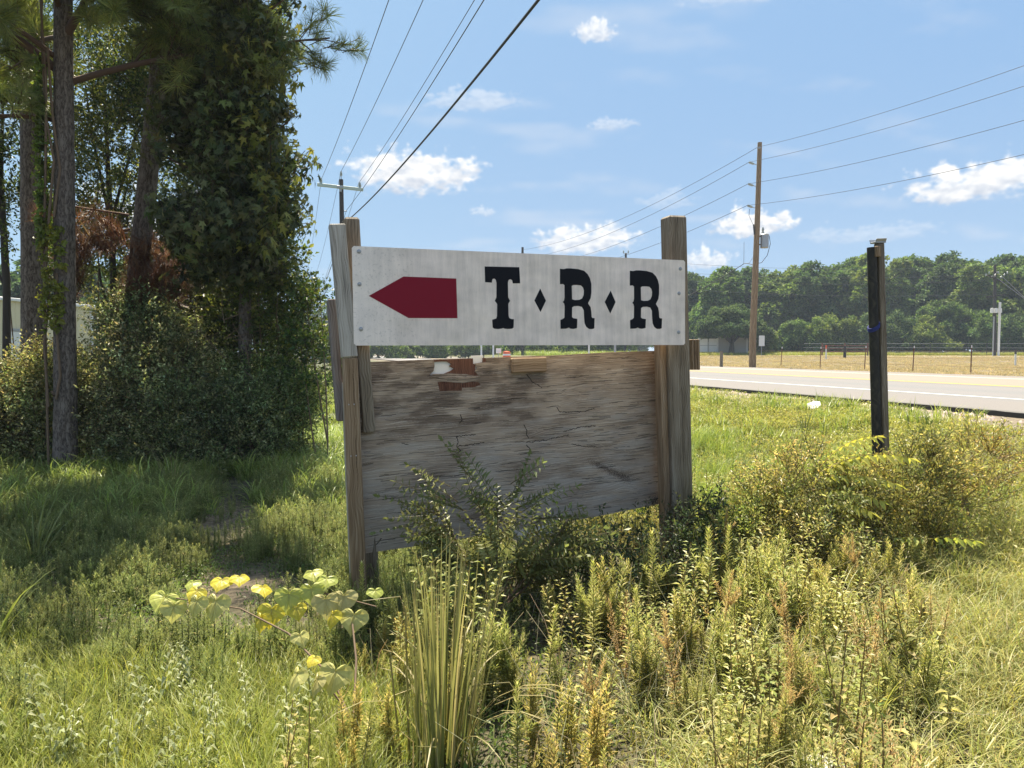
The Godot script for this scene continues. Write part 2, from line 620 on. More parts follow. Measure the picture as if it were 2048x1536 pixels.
# straight grain along v with long streaks, knots left out
func wood_texture(ramp: Array, sd: int) -> ImageTexture:
	var f := FastNoiseLite.new()
	f.seed = sd
	f.frequency = 0.02
	f.fractal_octaves = 4
	var g := FastNoiseLite.new()
	g.seed = sd + 100
	g.frequency = 0.012
	g.fractal_octaves = 2
	var w := 128
	var h := 512
	var im := Image.create_empty(w, h, false, Image.FORMAT_RGB8)
	for y in h:
		var yy := absf(2.0 * y / h - 1.0) * h * 0.5
		for x in w:
			var bow := 9.0 * g.get_noise_2d(x * 0.4, yy * 0.9)
			var n := 0.52 + 0.55 * f.get_noise_2d((x + bow) * 9.0, yy * 0.35) + 0.35 * g.get_noise_2d(x * 1.6 + 300.0, yy * 0.5)
			var ring := 0.10 * sin((x + bow * 2.6) * 0.62)
			if f.get_noise_2d((x + bow) * 5.0 + 900.0, yy * 0.12) > 0.52:
				n -= 0.45   # a check along the grain
			im.set_pixel(x, y, ramp_at(ramp, n + ring).linear_to_srgb())
	return ImageTexture.create_from_image(im)


func bark_texture(ramp: Array, sd: int) -> ImageTexture:
	var f := FastNoiseLite.new()
	f.seed = sd
	f.noise_type = FastNoiseLite.TYPE_CELLULAR
	f.cellular_return_type = FastNoiseLite.RETURN_DISTANCE2_SUB
	f.frequency = 0.03
	f.fractal_type = FastNoiseLite.FRACTAL_NONE
	f.domain_warp_enabled = true
	f.domain_warp_amplitude = 14.0
	f.domain_warp_frequency = 0.03
	var g := FastNoiseLite.new()
	g.seed = sd + 1
	g.frequency = 0.06
	g.fractal_octaves = 4
	var im := Image.create_empty(256, 512, false, Image.FORMAT_RGB8)
	for y in 512:
		var yy := absf(y / 256.0 - 1.0) * 256.0
		for x in 256:
			var wx := x + 22.0 * g.get_noise_2d(x * 0.4, yy * 0.3 + 99.0)
			var wy := yy + 30.0 * g.get_noise_2d(x * 0.3 + 400.0, yy * 0.3)
			var crack := clampf((f.get_noise_2d(wx * 1.35, wy * 0.5) + 1.0) * 1.5, 0.0, 1.0)
			var n := pow(crack, 0.55) * 0.72 + 0.3 * g.get_noise_2d(x, yy * 0.5) + 0.12
			im.set_pixel(x, y, ramp_at(ramp, n).linear_to_srgb())
	return ImageTexture.create_from_image(im)


# weathered veneer: thin wavy grain lines, patches of grey and brown, dark water stains, cracks
func make_plywood() -> void:
	var w := 1400
	var h := 760
	var grain := FastNoiseLite.new()
	grain.seed = 61
	grain.frequency = 0.011
	grain.fractal_octaves = 4
	var warp := FastNoiseLite.new()
	warp.seed = 62
	warp.frequency = 0.0042
	warp.fractal_octaves = 3
	var blot := FastNoiseLite.new()
	blot.seed = 63
	blot.frequency = 0.006
	blot.fractal_octaves = 4
	var im := Image.create_empty(w, h, false, Image.FORMAT_RGB8)
	var hi := Image.create_empty(w, h, false, Image.FORMAT_RGB8)
	var knots := [[0.66, 0.21, 0.05], [0.655, 0.30, 0.04], [0.30, 0.44, 0.03], [0.86, 0.80, 0.05], [0.52, 0.47, 0.05], [0.40, 0.62, 0.03]]
	for y in h:
		var v := float(y) / h
		for x in w:
			var u := float(x) / w
			var sw := 7.0 * warp.get_noise_2d(x, y * 1.4)
			for k in knots:
				var kd: float = Vector2((u - k[0]) * 1.84, (v - k[1]) * 1.6).length() / k[2]
				if kd < 3.0:
					sw += 15.0 * exp(-kd * kd * 0.5) * signf(v - k[1])
			var yy := y + sw
			var line := grain.get_noise_2d(x * 0.16, yy * 7.5)
			var fine := grain.get_noise_2d(x * 0.4 + 500.0, yy * 26.0)
			var patch := blot.get_noise_2d(x * 0.55, y * 1.0)
			var patch2 := blot.get_noise_2d(x * 0.5 + 700.0, y * 2.4 + 90.0)
			var tone := 0.56 + 0.10 * line + 0.32 * fine + 0.55 * patch
			var c := Color(0.145, 0.102, 0.072).lerp(Color(0.44, 0.355, 0.27), clampf(tone, 0.0, 1.15))
			c = c.lerp(Color(0.36, 0.325, 0.285), clampf(0.22 + 1.3 * patch2 + 1.0 * (v - 0.6), 0.0, 0.85) * (0.8 + 0.4 * fine))
			var damp := smoothstep(0.5, 0.3, v + 0.12 * patch2) * smoothstep(0.72, 0.5, u + 0.2 * patch)
			if damp > 0.0:
				c = c.lerp(Color(0.12, 0.085, 0.062), damp * clampf(0.42 + 2.2 * blot.get_noise_2d(x * 0.8 + 50.0, y * 2.2), 0.0, 0.75))
			var rust := smoothstep(0.13, 0.0, absf(u - 0.55) * 0.6 + v * 1.2) + smoothstep(0.22, 0.0, (1.0 - u) * 1.5 + maxf(v - 0.12, 0.0) * 0.8)
			c = c.lerp(Color(0.11, 0.055, 0.026), clampf(rust * 0.75 * (0.75 + line), 0.0, 0.85))
			var hgt := 0.5 + 0.3 * line + 0.4 * fine
			if fine + line * 0.6 > 0.42:
				c = c.lerp(Color(0.52, 0.45, 0.38), 0.5)   # bleached splinters
			if line < -0.42 and grain.get_noise_2d(x * 0.5, yy * 2.0 + 77.0) < -0.08:
				c = c.darkened(0.5)
				hgt -= 0.4
			im.set_pixel(x, y, c.linear_to_srgb())
			hi.set_pixel(x, y, gray(clampf(hgt, 0.0, 1.0)))
	# short checks and raised slivers along the grain
	for k in 2600:
		var bx := rng.randf() * w
		var by := rng.randf() * h
		var here := blot.get_noise_2d(bx * 1.2, by * 1.8 + 300.0)
		if rng.randf() > 0.45 + 1.6 * here:
			continue
		var run := rng.randf_range(14, 120)
		var pale := rng.randf() < 0.42
		var slope := rng.randf_range(-0.06, 0.06)
		var thick := 1 if rng.randf() < 0.7 else 2
		for i in int(run):
			var qx := int(bx) + i
			if qx >= w:
				break
			var qy0 := by + slope * i + 2.5 * grain.get_noise_2d(qx * 1.2, by)
			for t in thick:
				var qy := clampi(int(qy0) + t, 0, h - 1)
				var was := im.get_pixel(qx, qy)
				im.set_pixel(qx, qy, was.lerp(Color(0.78, 0.72, 0.66), 0.42) if pale else was.darkened(0.48))
				hi.set_pixel(qx, qy, gray(0.9 if pale else 0.12))
	# splits in the face: polylines in parts of the width and height
	var splits := [[[0.285, 0.43], [0.32, 0.428], [0.345, 0.43]], [[0.285, 0.43], [0.29, 0.46], [0.285, 0.485], [0.297, 0.51], [0.272, 0.53]], [[0.285, 0.485], [0.34, 0.48], [0.372, 0.475]], [[0.505, 0.40], [0.515, 0.43], [0.512, 0.455], [0.52, 0.475]], [[0.51, 0.50], [0.575, 0.498], [0.66, 0.48]], [[0.512, 0.515], [0.525, 0.545], [0.52, 0.57]], [[0.64, 0.46], [0.70, 0.44], [0.76, 0.44]], [[0.67, 0.535], [0.72, 0.56], [0.76, 0.565]], [[0.30, 0.31], [0.305, 0.34], [0.295, 0.36]], [[0.52, 0.11], [0.54, 0.16], [0.57, 0.19]], [[0.62, 0.31], [0.63, 0.34], [0.70, 0.35], [0.76, 0.34]], [[0.12, 0.44], [0.14, 0.45]], [[0.05, 0.93], [0.03, 0.97]]]
	for s in splits:
		for i in s.size() - 1:
			var a := Vector2(s[i][0] * w, s[i][1] * h)
			var b := Vector2(s[i + 1][0] * w, s[i + 1][1] * h)
			var steps := int(a.distance_to(b) * 1.5)
			for k in steps:
				var q := a.lerp(b, float(k) / steps) + Vector2(0, 5.0 * grain.get_noise_2d(k * 4.0 + a.x, b.y))
				var th := 0.6 + 1.5 * absf(grain.get_noise_2d(k * 7.0, a.y))
				for oy in range(-4, 5):
					for ox in range(-1, 2):
						if absf(oy) < th:
							var qx := clampi(int(q.x) + ox, 0, w - 1)
							var qy := clampi(int(q.y) + oy, 0, h - 1)
							im.set_pixel(qx, qy, Color(0.012, 0.008, 0.006).linear_to_srgb())
							hi.set_pixel(qx, qy, gray(0.0))
	# the rotten gash that runs down to the right
	for k in 520:
		var f := k / 520.0
		var q := Vector2(lerpf(0.735, 0.885, f), lerpf(0.64, 0.79, pow(f, 0.85)))
		var wide := 3.0 + 13.0 * f * f + 5.0 * absf(grain.get_noise_2d(k * 9.0, 5.0))
		for j in (5 + int(9.0 * f)):
			var qx := clampi(int(q.x * w + rng.randfn(0.0, 16.0)), 0, w - 1)
			var qy := clampi(int(q.y * h + rng.randfn(0.0, wide * 0.75)), 0, h - 1)
			var dark := rng.randf() < 0.62
			im.set_pixel(qx, qy, (Color(0.018, 0.011, 0.008) if dark else Color(0.09, 0.05, 0.032)).linear_to_srgb())
			hi.set_pixel(qx, qy, gray(0.05 if dark else 0.4))
	var m := mat("plywood", Color.WHITE, 0.9)
	m.albedo_texture = ImageTexture.create_from_image(im)
	m.heightmap_enabled = true
	m.heightmap_texture = ImageTexture.create_from_image(hi)
	m.heightmap_scale = 0.4


# coated aluminium gone dull: vertical rain streaks, chalky blotches, specks of mildew
func make_panel() -> void:
	var w := 1200
	var h := 304
	var f := FastNoiseLite.new()
	f.seed = 71
	f.frequency = 0.008
	f.fractal_octaves = 5
	var im := Image.create_empty(w, h, false, Image.FORMAT_RGB8)
	for y in h:
		for x in w:
			var streak := f.get_noise_2d(x * 6.0, y * 0.35)
			var fine := f.get_noise_2d(x * 30.0, y * 3.0 + 800.0)
			var blot := f.get_noise_2d(x * 1.1 + 300.0, y * 1.6)
			var v := 0.70 + 0.10 * streak + 0.05 * fine + 0.13 * blot
			var warm := 0.5 + 0.9 * f.get_noise_2d(x * 0.5 + 90.0, y * 0.7)
			var c := Color(v * 1.10, v * 0.965, v * (0.855 + 0.03 * warm))
			if x < 190:
				c = c.lerp(Color(0.84, 0.80, 0.76), 0.5 * (1.0 - x / 190.0))
				if f.get_noise_2d(x * 9.0, y * 9.0 + 400.0) > 0.36:
					c = c.darkened(0.16)
			im.set_pixel(x, y, c.linear_to_srgb())
	for k in 260:
		var qx := rng.randi_range(1, w - 2)
		var qy := rng.randi_range(1, h - 2)
		im.set_pixel(qx, qy, im.get_pixel(qx, qy).darkened(0.2))
	var m := mat("panel_face", Color.WHITE, 0.5)
	m.albedo_texture = ImageTexture.create_from_image(im)
	mat("panel_edge", lin(0.55, 0.53, 0.5), 0.6)


func ground_tint(x: float, z: float) -> Color:
	var p := road_p(x, z)
	var n := 0.5 + 0.5 * clumps.get_noise_2d(x * 0.8, z * 0.8)
	if p < ROAD_NEAR:
		var c := Color(0.085, 0.075, 0.036).lerp(Color(0.14, 0.12, 0.062), n)
		var green := Color(0.10, 0.13, 0.035)
		c = c.lerp(green, 0.55 * smoothstep(9.0, 16.0, -z))
		# the worn path past the left post, and bare gravelly soil by the road
		var path_x := -1.72 - 0.42 * (-z - 4.5)
		c = c.lerp(Color(0.34, 0.25, 0.17), 0.7 * smoothstep(0.4, 0.1, absf(x - path_x)) * (smoothstep(0.5, 0.1, absf(z + 4.95)) + smoothstep(0.7, 0.2, absf(z + 7.0))))
		c = c.lerp(Color(0.30, 0.24, 0.17), 0.8 * smoothstep(8.3, 9.8, p))
		return c
	if p > ROAD_FAR:
		var dry := Color(0.28, 0.215, 0.115).lerp(Color(0.235, 0.19, 0.10), n)
		var far := smoothstep(84.0, 88.0, -z + 2.0 * clumps.get_noise_2d(x * 0.1, 0.0))
		return dry.lerp(Color(0.15, 0.17, 0.045), far)
	return Color(0.2, 0.18, 0.15)


func spaced(lo: float, hi: float, near_lo: float, near_hi: float, step: float, grow: float) -> Array:
	var a := []
	var x := near_lo
	while x <= near_hi:
		a.append(x)
		x += step
	var s := step
	while a[-1] < hi:
		s *= grow
		a.append(minf(a[-1] + s, hi))
	s = step
	while a[0] > lo:
		s *= grow
		a.push_front(maxf(a[0] - s, lo))
	return a


func build_ground() -> void:
	var ps := spaced(-600.0, 700.0, -11.0, 11.0, 0.25, 1.12)
	ps = ps.filter(func(p): return p < 9.9 or p > 25.7)
	ps.append_array([9.9, 10.1, 10.29, 10.45, 14.0, 18.0, 22.0, 25.55, 25.71, 26.4])
	ps.sort()
	var ts := spaced(-300.0, 1000.0, -4.0, 16.0, 0.25, 1.09)
	var mb := MB.new()
	var rows := []
	var cols := []
	for p in ps:
		var row := []
		var crow := []
		for t in ts:
			var q: Vector3 = ACROSS * p + ALONG * t
			q.y = ground_y(q.x, q.z)
			row.append(q)
			crow.append(ground_tint(q.x, q.z))
		rows.append(row)
		cols.append(crow)
	for i in ps.size() - 1:
		for j in ts.size() - 1:
			var a: Vector3 = rows[i][j]
			var b: Vector3 = rows[i + 1][j]
			var c: Vector3 = rows[i + 1][j + 1]
			var d: Vector3 = rows[i][j + 1]
			mb.quadn(a, b, c, d, Vector3.UP, Vector3.UP, Vector3.UP, Vector3.UP, Color.WHITE)
			var m := mb.c.size()
			var of := {a: cols[i][j], b: cols[i + 1][j], c: cols[i + 1][j + 1], d: cols[i][j + 1]}
			for k in range(m - 6, m):
				mb.c[k] = of[mb.v[k]]
	struct("ground", mb, M.ground, "weedy roadside ground rising to the highway and a dry field beyond")


# a strip along the highway between two distances from the camera's line
func strip(mb: MB, p0: float, p1: float, t0: float, t1: float, up: float, c0: Color, c1: Color, each := 8.0) -> void:
	var n := int(ceil((t1 - t0) / each))
	for i in n:
		var a := t0 + (t1 - t0) * i / n
		var b := t0 + (t1 - t0) * (i + 1) / n
		var y := Vector3.UP * (ROAD_Y + up)
		mb.quadn(ACROSS * p0 + ALONG * a + y, ACROSS * p1 + ALONG * a + y, ACROSS * p1 + ALONG * b + y, ACROSS * p0 + ALONG * b + y, Vector3.UP, Vector3.UP, Vector3.UP, Vector3.UP, c0)
		var m := mb.c.size()
		for k in range(m - 6, m):
			if absf(mb.v[k].dot(ACROSS) - p1) < 0.02:
				mb.c[k] = c1


func build_highway() -> void:
	var mb := MB.new()
	var shoulder := Color(0.195, 0.18, 0.165)
	var lane := Color(0.178, 0.178, 0.180)
	var worn := Color(0.200, 0.192, 0.185)
	var pale := Color(0.25, 0.215, 0.17)
	for s in [[10.5, 12.3, shoulder, shoulder], [12.3, 13.3, shoulder, lane], [13.3, 14.3, lane, worn], [14.3, 15.2, worn, lane], [15.2, 16.6, lane, worn], [16.6, 17.6, worn, lane], [17.6, 19.0, lane, pale], [19.0, 23.0, pale, pale], [23.0, 25.7, pale, shoulder]]:
		strip(mb, s[0], s[1], -140, 260, 0.0, s[2], s[3])
	# the ragged near edge and its step down to the gravel
	var ragged := FastNoiseLite.new()
	ragged.frequency = 0.9
	var n := 520
	for i in n:
		var t0 := -60.0 + 120.0 * i / n
		var t1 := -60.0 + 120.0 * (i + 1) / n
		var e0 := 10.3 + 0.10 * ragged.get_noise_1d(t0 * 2.0)
		var e1 := 10.3 + 0.10 * ragged.get_noise_1d(t1 * 2.0)
		var y := Vector3.UP * ROAD_Y
		var lo := Vector3.UP * (ROAD_Y - 0.16)
		var a := ACROSS * 10.5 + ALONG * t0
		var b := ACROSS * 10.5 + ALONG * t1
		var c := ACROSS * e1 + ALONG * t1
		var d := ACROSS * e0 + ALONG * t0
		mb.quadn(a + y, b + y, c + y, d + y, Vector3.UP, Vector3.UP, Vector3.UP, Vector3.UP, Color(0.14, 0.13, 0.12))
		mb.quadn(d + y, c + y, c + lo, d + lo, -ACROSS, -ACROSS, -ACROSS, -ACROSS, Color(0.05, 0.048, 0.046))
	strip(mb, 10.2, 10.5, 60, 260, 0.0, shoulder, shoulder)
	strip(mb, 10.2, 10.5, -140, -60, 0.0, shoulder, shoulder)
	struct("road", mb, M.asphalt, "grey two lane highway with worn shoulders")
	var w := MB.new()
	strip(w, 13.14, 13.25, -140, 260, 0.004, Color.WHITE, Color.WHITE)
	strip(w, 23.0, 23.15, -140, 260, 0.004, Color.WHITE, Color.WHITE)
	var ln := part("white_edge_line", w, M.white_paint, self)
	tag(ln, "white painted edge lines of the highway", "", "", "structure")
	var yl := MB.new()
	strip(yl, 17.85, 17.97, -140, 260, 0.004, Color.WHITE, Color.WHITE)
	strip(yl, 18.13, 18.25, -140, 260, 0.004, Color.WHITE, Color.WHITE)
	ln = part("yellow_centre_line", yl, M.yellow_paint, self)
	tag(ln, "double yellow centre line of the highway", "", "", "structure")


# a drive laid over the land, following its height
func ribbon(mb: MB, path: Array, half: float, up: float, col: Color) -> void:
	for i in path.size() - 1:
		var a: Vector2 = path[i]
		var b: Vector2 = path[i + 1]
		var n := int(ceil(a.distance_to(b) / 2.0))
		var s := (b - a).normalized().orthogonal()
		for k in n:
			var p := a.lerp(b, float(k) / n)
			var q := a.lerp(b, float(k + 1) / n)
			var e := []
			for r in [[p, -1], [q, -1], [q, 1], [p, 1]]:
				var g: Vector2 = r[0] + s * half * r[1]
				e.append(on_ground(g.x, g.y, up))
			mb.quadn(e[0], e[1], e[2], e[3], Vector3.UP, Vector3.UP, Vector3.UP, Vector3.UP, col)


func build_far_side() -> void:
	var mb := MB.new()
	ribbon(mb, [Vector2(16, -90), Vector2(26, -86), Vector2(56, -80), Vector2(95, -74)], 1.9, 0.03, Color(0.50, 0.45, 0.37))
	ribbon(mb, [Vector2(22.5, -97), Vector2(24.0, -87)], 1.6, 0.035, Color(0.50, 0.46, 0.39))
	var d := part("drive", mb, M.asphalt, self)
	tag(d, "pale gravel drive across the dry field before the trees", "", "", "structure")
	var side := MB.new()
	for q in [[Vector2(-62, -128), Vector2(-30, -122)]]:
		ribbon(side, q, 5.0, 0.75, Color(0.5, 0.48, 0.44))
	d = part("side_road", side, M.asphalt, self)
	tag(d, "pale concrete side road joining the highway at the far left", "", "", "structure")

	# steel fence posts along the road's far verge
	var g := thing("fence_post", "thin rusty steel fence post beside the utility pole", "fence post", on_ground(17.8, -48.0), 0.0, "steel posts of the wire fence")
	var f := MB.new()
	f.box(Transform3D(Basis(), Vector3(0, 0.65, 0)), Vector3(0.045, 1.3, 0.012), 0.003)
	f.box(Transform3D(Basis(), Vector3(0, 0.65, -0.02)), Vector3(0.012, 1.3, 0.04), 0.003)
	part("post", f, M.rusty_steel, g)
	var tp := MB.new()
	tp.box(Transform3D(Basis(), Vector3(0, 1.26, 0)), Vector3(0.05, 0.12, 0.02), 0.003)
	part("painted_tip", tp, M.white_metal, g)
	g.rotation.z = -0.05
	var spots := [[18.7, -44.0, "second rusty fence post right of the utility pole"], [19.6, -40.3, "third rusty fence post right of the utility pole"], [20.3, -36.7, "rusty fence post just right of the tall dark post"], [20.9, -33.0, "rightmost rusty fence post across the highway"]]
	for s in spots:
		copy_of(g, s[2], on_ground(s[0], s[1]), 0.3, 1.0, "steel posts of the wire fence").rotation.z = rng.randf_range(-0.06, 0.03)
	for k in 3:
		var wm := MB.new()
		var pts := [Vector3(16.9, 0, -52.0), Vector3(17.8, 0, -48.0), Vector3(18.7, 0, -44.0), Vector3(19.6, 0, -40.3), Vector3(20.3, 0, -36.7), Vector3(20.9, 0, -33.0), Vector3(22.0, 0, -28.0)]
		var path := []
		for q in pts:
			path.append(on_ground(q.x, q.z, 0.35 + 0.35 * k))
		wm.tube(path, [0.004, 0.004, 0.004, 0.004, 0.004, 0.004, 0.004], 4)
		tag(part("fence_wire", wm, M.rusty_steel, self), ["lowest strand of wire between the rusty fence posts", "middle strand of wire between the rusty fence posts", "topmost strand of wire between the rusty fence posts"][k], "wire", "strands of the wire fence")

	# wooden stub post left of the pole
	var wp := thing("wooden_post", "short grey wooden post across the highway beside the right sign post", "post", on_ground(12.7, -44.0))
	var wb := MB.new()
	wb.tube([Vector3(0, -0.1, 0), Vector3(0, 0.6, 0), Vector3(0.01, 1.16, 0)], [0.1, 0.1, 0.095], 12)
	part("post", wb, M.old_post, wp)

	# far fence behind the drive
	var fp := thing("far_fence_post", "dark far fence post between the drive and the trees, leftmost", "fence post", on_ground(44.0, -88.0), 0.0, "posts of the far fence")
	var fb := MB.new()
	fb.tube([Vector3(0, 0, 0), Vector3(0, 1.5, 0)], [0.05, 0.05], 6)
	part("post", fb, M.dark_metal, fp)
	for k in 6:
		copy_of(fp, ["dark far fence post second from the left", "dark far fence post before the middle trees", "dark far fence post left of the far utility pole", "dark far fence post right of the far utility pole", "dark far fence post near the picture's right edge", "dark far fence post beyond the right edge"][k], on_ground(44.0 + 6.0 * (k + 1), -88.0 + 1.2 * (k + 1)), 0.0, 1.0, "posts of the far fence")
	for k in 3:
		var rm := MB.new()
		rm.tube([on_ground(36, -89.6, 1.45 - 0.5 * k), on_ground(44, -88, 1.45 - 0.5 * k), on_ground(62, -84.4, 1.45 - 0.5 * k), on_ground(84, -80, 1.45 - 0.5 * k)], [0.011, 0.011, 0.011, 0.011], 4)
		tag(part("far_fence_rail", rm, M.grey_steel, self), ["top rail of the far fence before the trees", "middle rail of the far fence before the trees", "bottom rail of the far fence before the trees"][k], "rail", "rails of the far fence")

	# markers by the drive
	var om := thing("marker_post", "white marker post with an orange top by the gravel drive", "marker post", on_ground(30.3, -70.0))
	var b := MB.new()
	b.tube([Vector3(0, 0, 0), Vector3(0, 1.0, 0)], [0.07, 0.07], 8)
	part("post", b, M.white_metal, om)
	b = MB.new()
	b.tube([Vector3(0, 1.0, 0), Vector3(0, 1.35, 0)], [0.075, 0.075], 8)
	part("orange_cap", b, M.orange_plastic, om)
	var bm := thing("marker_post", "white marker post with a black top at the right edge", "marker post", on_ground(34.7, -50.0))
	b = MB.new()
	b.tube([Vector3(0, 0, 0), Vector3(0, 0.82, 0)], [0.06, 0.06], 8)
	part("post", b, M.white_metal, bm)
	b = MB.new()
	b.tube([Vector3(0, 0.82, 0), Vector3(0, 1.2, 0)], [0.065, 0.06], 8)
	part("black_cap", b, M.dark_metal, bm)
	var dp := thing("gate_post", "dark wooden gate post standing at the gravel drive", "post", on_ground(34.4, -75.0))
	b = MB.new()
	b.tube([Vector3(0, 0, 0), Vector3(0, 1.25, 0)], [0.16, 0.14], 8)
	part("post", b, M.pole_wood_dark, dp)
	# farm gate behind it
	var gate := thing("farm_gate", "low brown rail gate in the brush behind the dark gate post", "gate", on_ground(38.5, -84.0), 0.05)
	b = MB.new()
	for k in 3:
		b = MB.new()
		b.box(Transform3D(Basis(), Vector3(0, 0.5 + 0.35 * k, 0)), Vector3(5.5, 0.1, 0.06), 0.01)
		part("rail", b, M.rotten_core, gate)
	for k in 3:
		b = MB.new()
		b.box(Transform3D(Basis(), Vector3(-2.7 + 2.7 * k, 0.75, 0.07)), Vector3(0.14, 1.5, 0.08), 0.01)
		part("upright", b, M.rotten_core, gate)
	# small white sign on a pole
	var sg := thing("road_sign", "small white rectangular sign on a thin pole before the trees", "sign", on_ground(27.5, -80.0))
	b = MB.new()
	b.tube([Vector3(0, 0, 0), Vector3(0, 2.3, 0)], [0.03, 0.03], 6)
	part("pole", b, M.grey_steel, sg)
	b = MB.new()
	b.box(Transform3D(Basis(), Vector3(0, 1.75, 0.05)), Vector3(0.62, 1.15, 0.01), 0.003)
	part("plate", b, M.white_metal, sg)
	# walled enclosure with white gates under the oak
	var en := thing("bin_enclosure", "pale concrete enclosure with white double gates under the oak", "enclosure", on_ground(24.6, -91.0, 0.25), 0.0)
	for s in [[Vector3(-1.15, 0.95, 0), Vector3(0.22, 1.9, 0.22), "gate_pillar"], [Vector3(1.15, 0.95, 0), Vector3(0.22, 1.9, 0.22), "gate_pillar"], [Vector3(3.1, 0.98, -0.35), Vector3(3.6, 1.96, 0.2), "wall"], [Vector3(4.95, 0.95, -0.3), Vector3(0.22, 1.9, 0.24), "gate_pillar"], [Vector3(0, 0.9, -3.0), Vector3(9.8, 1.8, 0.2), "wall"]]:
		b = MB.new()
		b.box(Transform3D(Basis(), s[0]), s[1], 0.02)
		part(s[2], b, M.concrete if s[2] == "wall" else M.white_metal, en)
	for s in [-1, 1]:
		b = MB.new()
		b.box(Transform3D(Basis(), Vector3(s * 0.53, 0.98, 0)), Vector3(0.98, 1.7, 0.05), 0.01)
		var gl := part("gate", b, M.white_metal, en)
		b = MB.new()
		b.box(Transform3D(Basis(), Vector3(s * 0.53, 0.98, 0.035)), Vector3(0.98, 0.06, 0.02), 0.004)
		b.box(Transform3D(Basis(), Vector3(s * 0.06, 0.98, 0.035)), Vector3(0.05, 1.7, 0.021), 0.004)
		part("bar", b, M.grey_steel, gl)

	# traffic seen through the slot between panel and plywood
	build_car("car", "pale silver car on the road far away, seen past the left post", Vector3(-33.6, 0.75, -128.0), 1.75, M.silver_paint, false)
	build_car("pickup_truck", "blue pickup truck parked far off, seen through the gap under the panel", Vector3(4.9, 0.9, -118.0), 0.1, M.blue_paint, true)
	var drum := thing("traffic_drum", "orange traffic drum seen through the gap under the panel", "traffic drum", Vector3(-0.45, 0.92, -62.0))
	b = MB.new()
	b.lathe(Transform3D(), [Vector2(0.0, 0.0), Vector2(0.42, 0.0), Vector2(0.36, 0.15), Vector2(0.3, 0.72), Vector2(0.0, 0.76)], 14)
	part("body", b, M.orange_plastic, drum)
	b = MB.new()
	b.lathe(Transform3D(), [Vector2(0.337, 0.38), Vector2(0.325, 0.52)], 14)
	part("white_band", b, M.white_metal, drum)
	var names := [["white roadside post left of the traffic drum, seen through the gap", -2.62, -62.0], ["white roadside post nearest the traffic drum, seen through the gap", -1.6, -62.0], ["white roadside post right of the blue pickup, seen through the gap", 7.0, -66.0]]
	for s in names:
		var o := thing("roadside_post", s[0], "post", on_ground(s[1], s[2]), 0.0, "white posts seen under the panel")
		o.position.y = 0.72
		b = MB.new()
		b.box(Transform3D(Basis(), Vector3(0, 0.7, 0)), Vector3(0.14, 1.7, 0.1), 0.01)
		part("post", b, M.white_metal, o)
	var ns := thing("roadside_board", "small white notice board seen through the gap under the panel", "sign", Vector3(-1.15, 0.72, -62.5))
	b = MB.new()
	b.box(Transform3D(Basis(), Vector3(0, 0.98, 0)), Vector3(0.45, 0.42, 0.03), 0.005)
	part("board", b, M.white_metal, ns)
	b = MB.new()
	b.box(Transform3D(Basis(), Vector3(0, 0.4, -0.03)), Vector3(0.05, 1.2, 0.03), 0.005)
	part("leg", b, M.grey_steel, ns)
	# pair of low concrete stubs on the left verge
	for k in 2:
		var o := thing("concrete_stub", ["low grey concrete stub on the left verge, left one", "low grey concrete stub on the left verge, right one"][k], "bollard", on_ground(-9.6 + 0.95 * k, -36.0), 0.1 * k)
		b = MB.new()
		b.lathe(Transform3D(), [Vector2(0.0, 0.0), Vector2(0.16, 0.0), Vector2(0.15, 0.5), Vector2(0.1, 0.58), Vector2(0.0, 0.6)], 12)
		part("stub", b, M.concrete, o)


func build_car(called: String, label: String, at: Vector3, turn: float, paint: Material, truck: bool) -> void:
	var o := thing(called, label, "truck" if truck else "car", at, turn)
	var side := PackedVector2Array([Vector2(-2.2, 0.35), Vector2(2.1, 0.35), Vector2(2.2, 0.6), Vector2(2.15, 0.85), Vector2(1.1, 0.98), Vector2(-2.15, 1.0), Vector2(-2.25, 0.7)])
	var cab := PackedVector2Array([Vector2(-1.9, 1.0), Vector2(1.05, 0.98), Vector2(0.35, 1.5), Vector2(-1.2, 1.52)])
	if truck:
		side = PackedVector2Array([Vector2(-2.8, 0.5), Vector2(2.7, 0.5), Vector2(2.75, 0.8), Vector2(2.65, 1.12), Vector2(1.3, 1.2), Vector2(-2.8, 1.2)])
		cab = PackedVector2Array([Vector2(-0.75, 1.2), Vector2(1.3, 1.2), Vector2(0.6, 1.85), Vector2(-0.6, 1.88)])
	var mb := MB.new()
	mb.prism(Transform3D(), side, -0.9, 0.9)
	var body := part("body", mb, paint, o)
	mb = MB.new()
	mb.prism(Transform3D(), cab, -0.78, 0.78)
	part("cabin", mb, paint, o)
	for s in [-1, 1]:
		mb = MB.new()
		var inner := PackedVector2Array()
		var mid := Vector2.ZERO
		for q in cab:
			mid += q / cab.size()
		for q in cab:
			inner.append(mid + (q - mid) * 0.82)
		mb.prism(Transform3D(), inner, s * 0.785 - 0.004, s * 0.785 + 0.004)
		part("window", mb, M.glass_dark, o)
		for x in [-1.4, 1.35]:
			mb = MB.new()
			mb.lathe(Transform3D(Basis(Vector3.RIGHT, PI / 2), Vector3(x * (1.25 if truck else 1.0), 0.36 if not truck else 0.42, s * 0.82)), [Vector2(0, -0.1), Vector2(0.36, -0.1), Vector2(0.36, 0.1), Vector2(0, 0.1)], 14)
			part("tyre", mb, M.rubber, o)
		mb = MB.new()
		mb.box(Transform3D(Basis(), Vector3(2.16 if not truck else 2.72, 0.72 if not truck else 0.95, s * 0.6)), Vector3(0.06, 0.14, 0.3), 0.01)
		part("headlight", mb, M.white_metal, o)
	body.set_meta("label", "painted lower body")


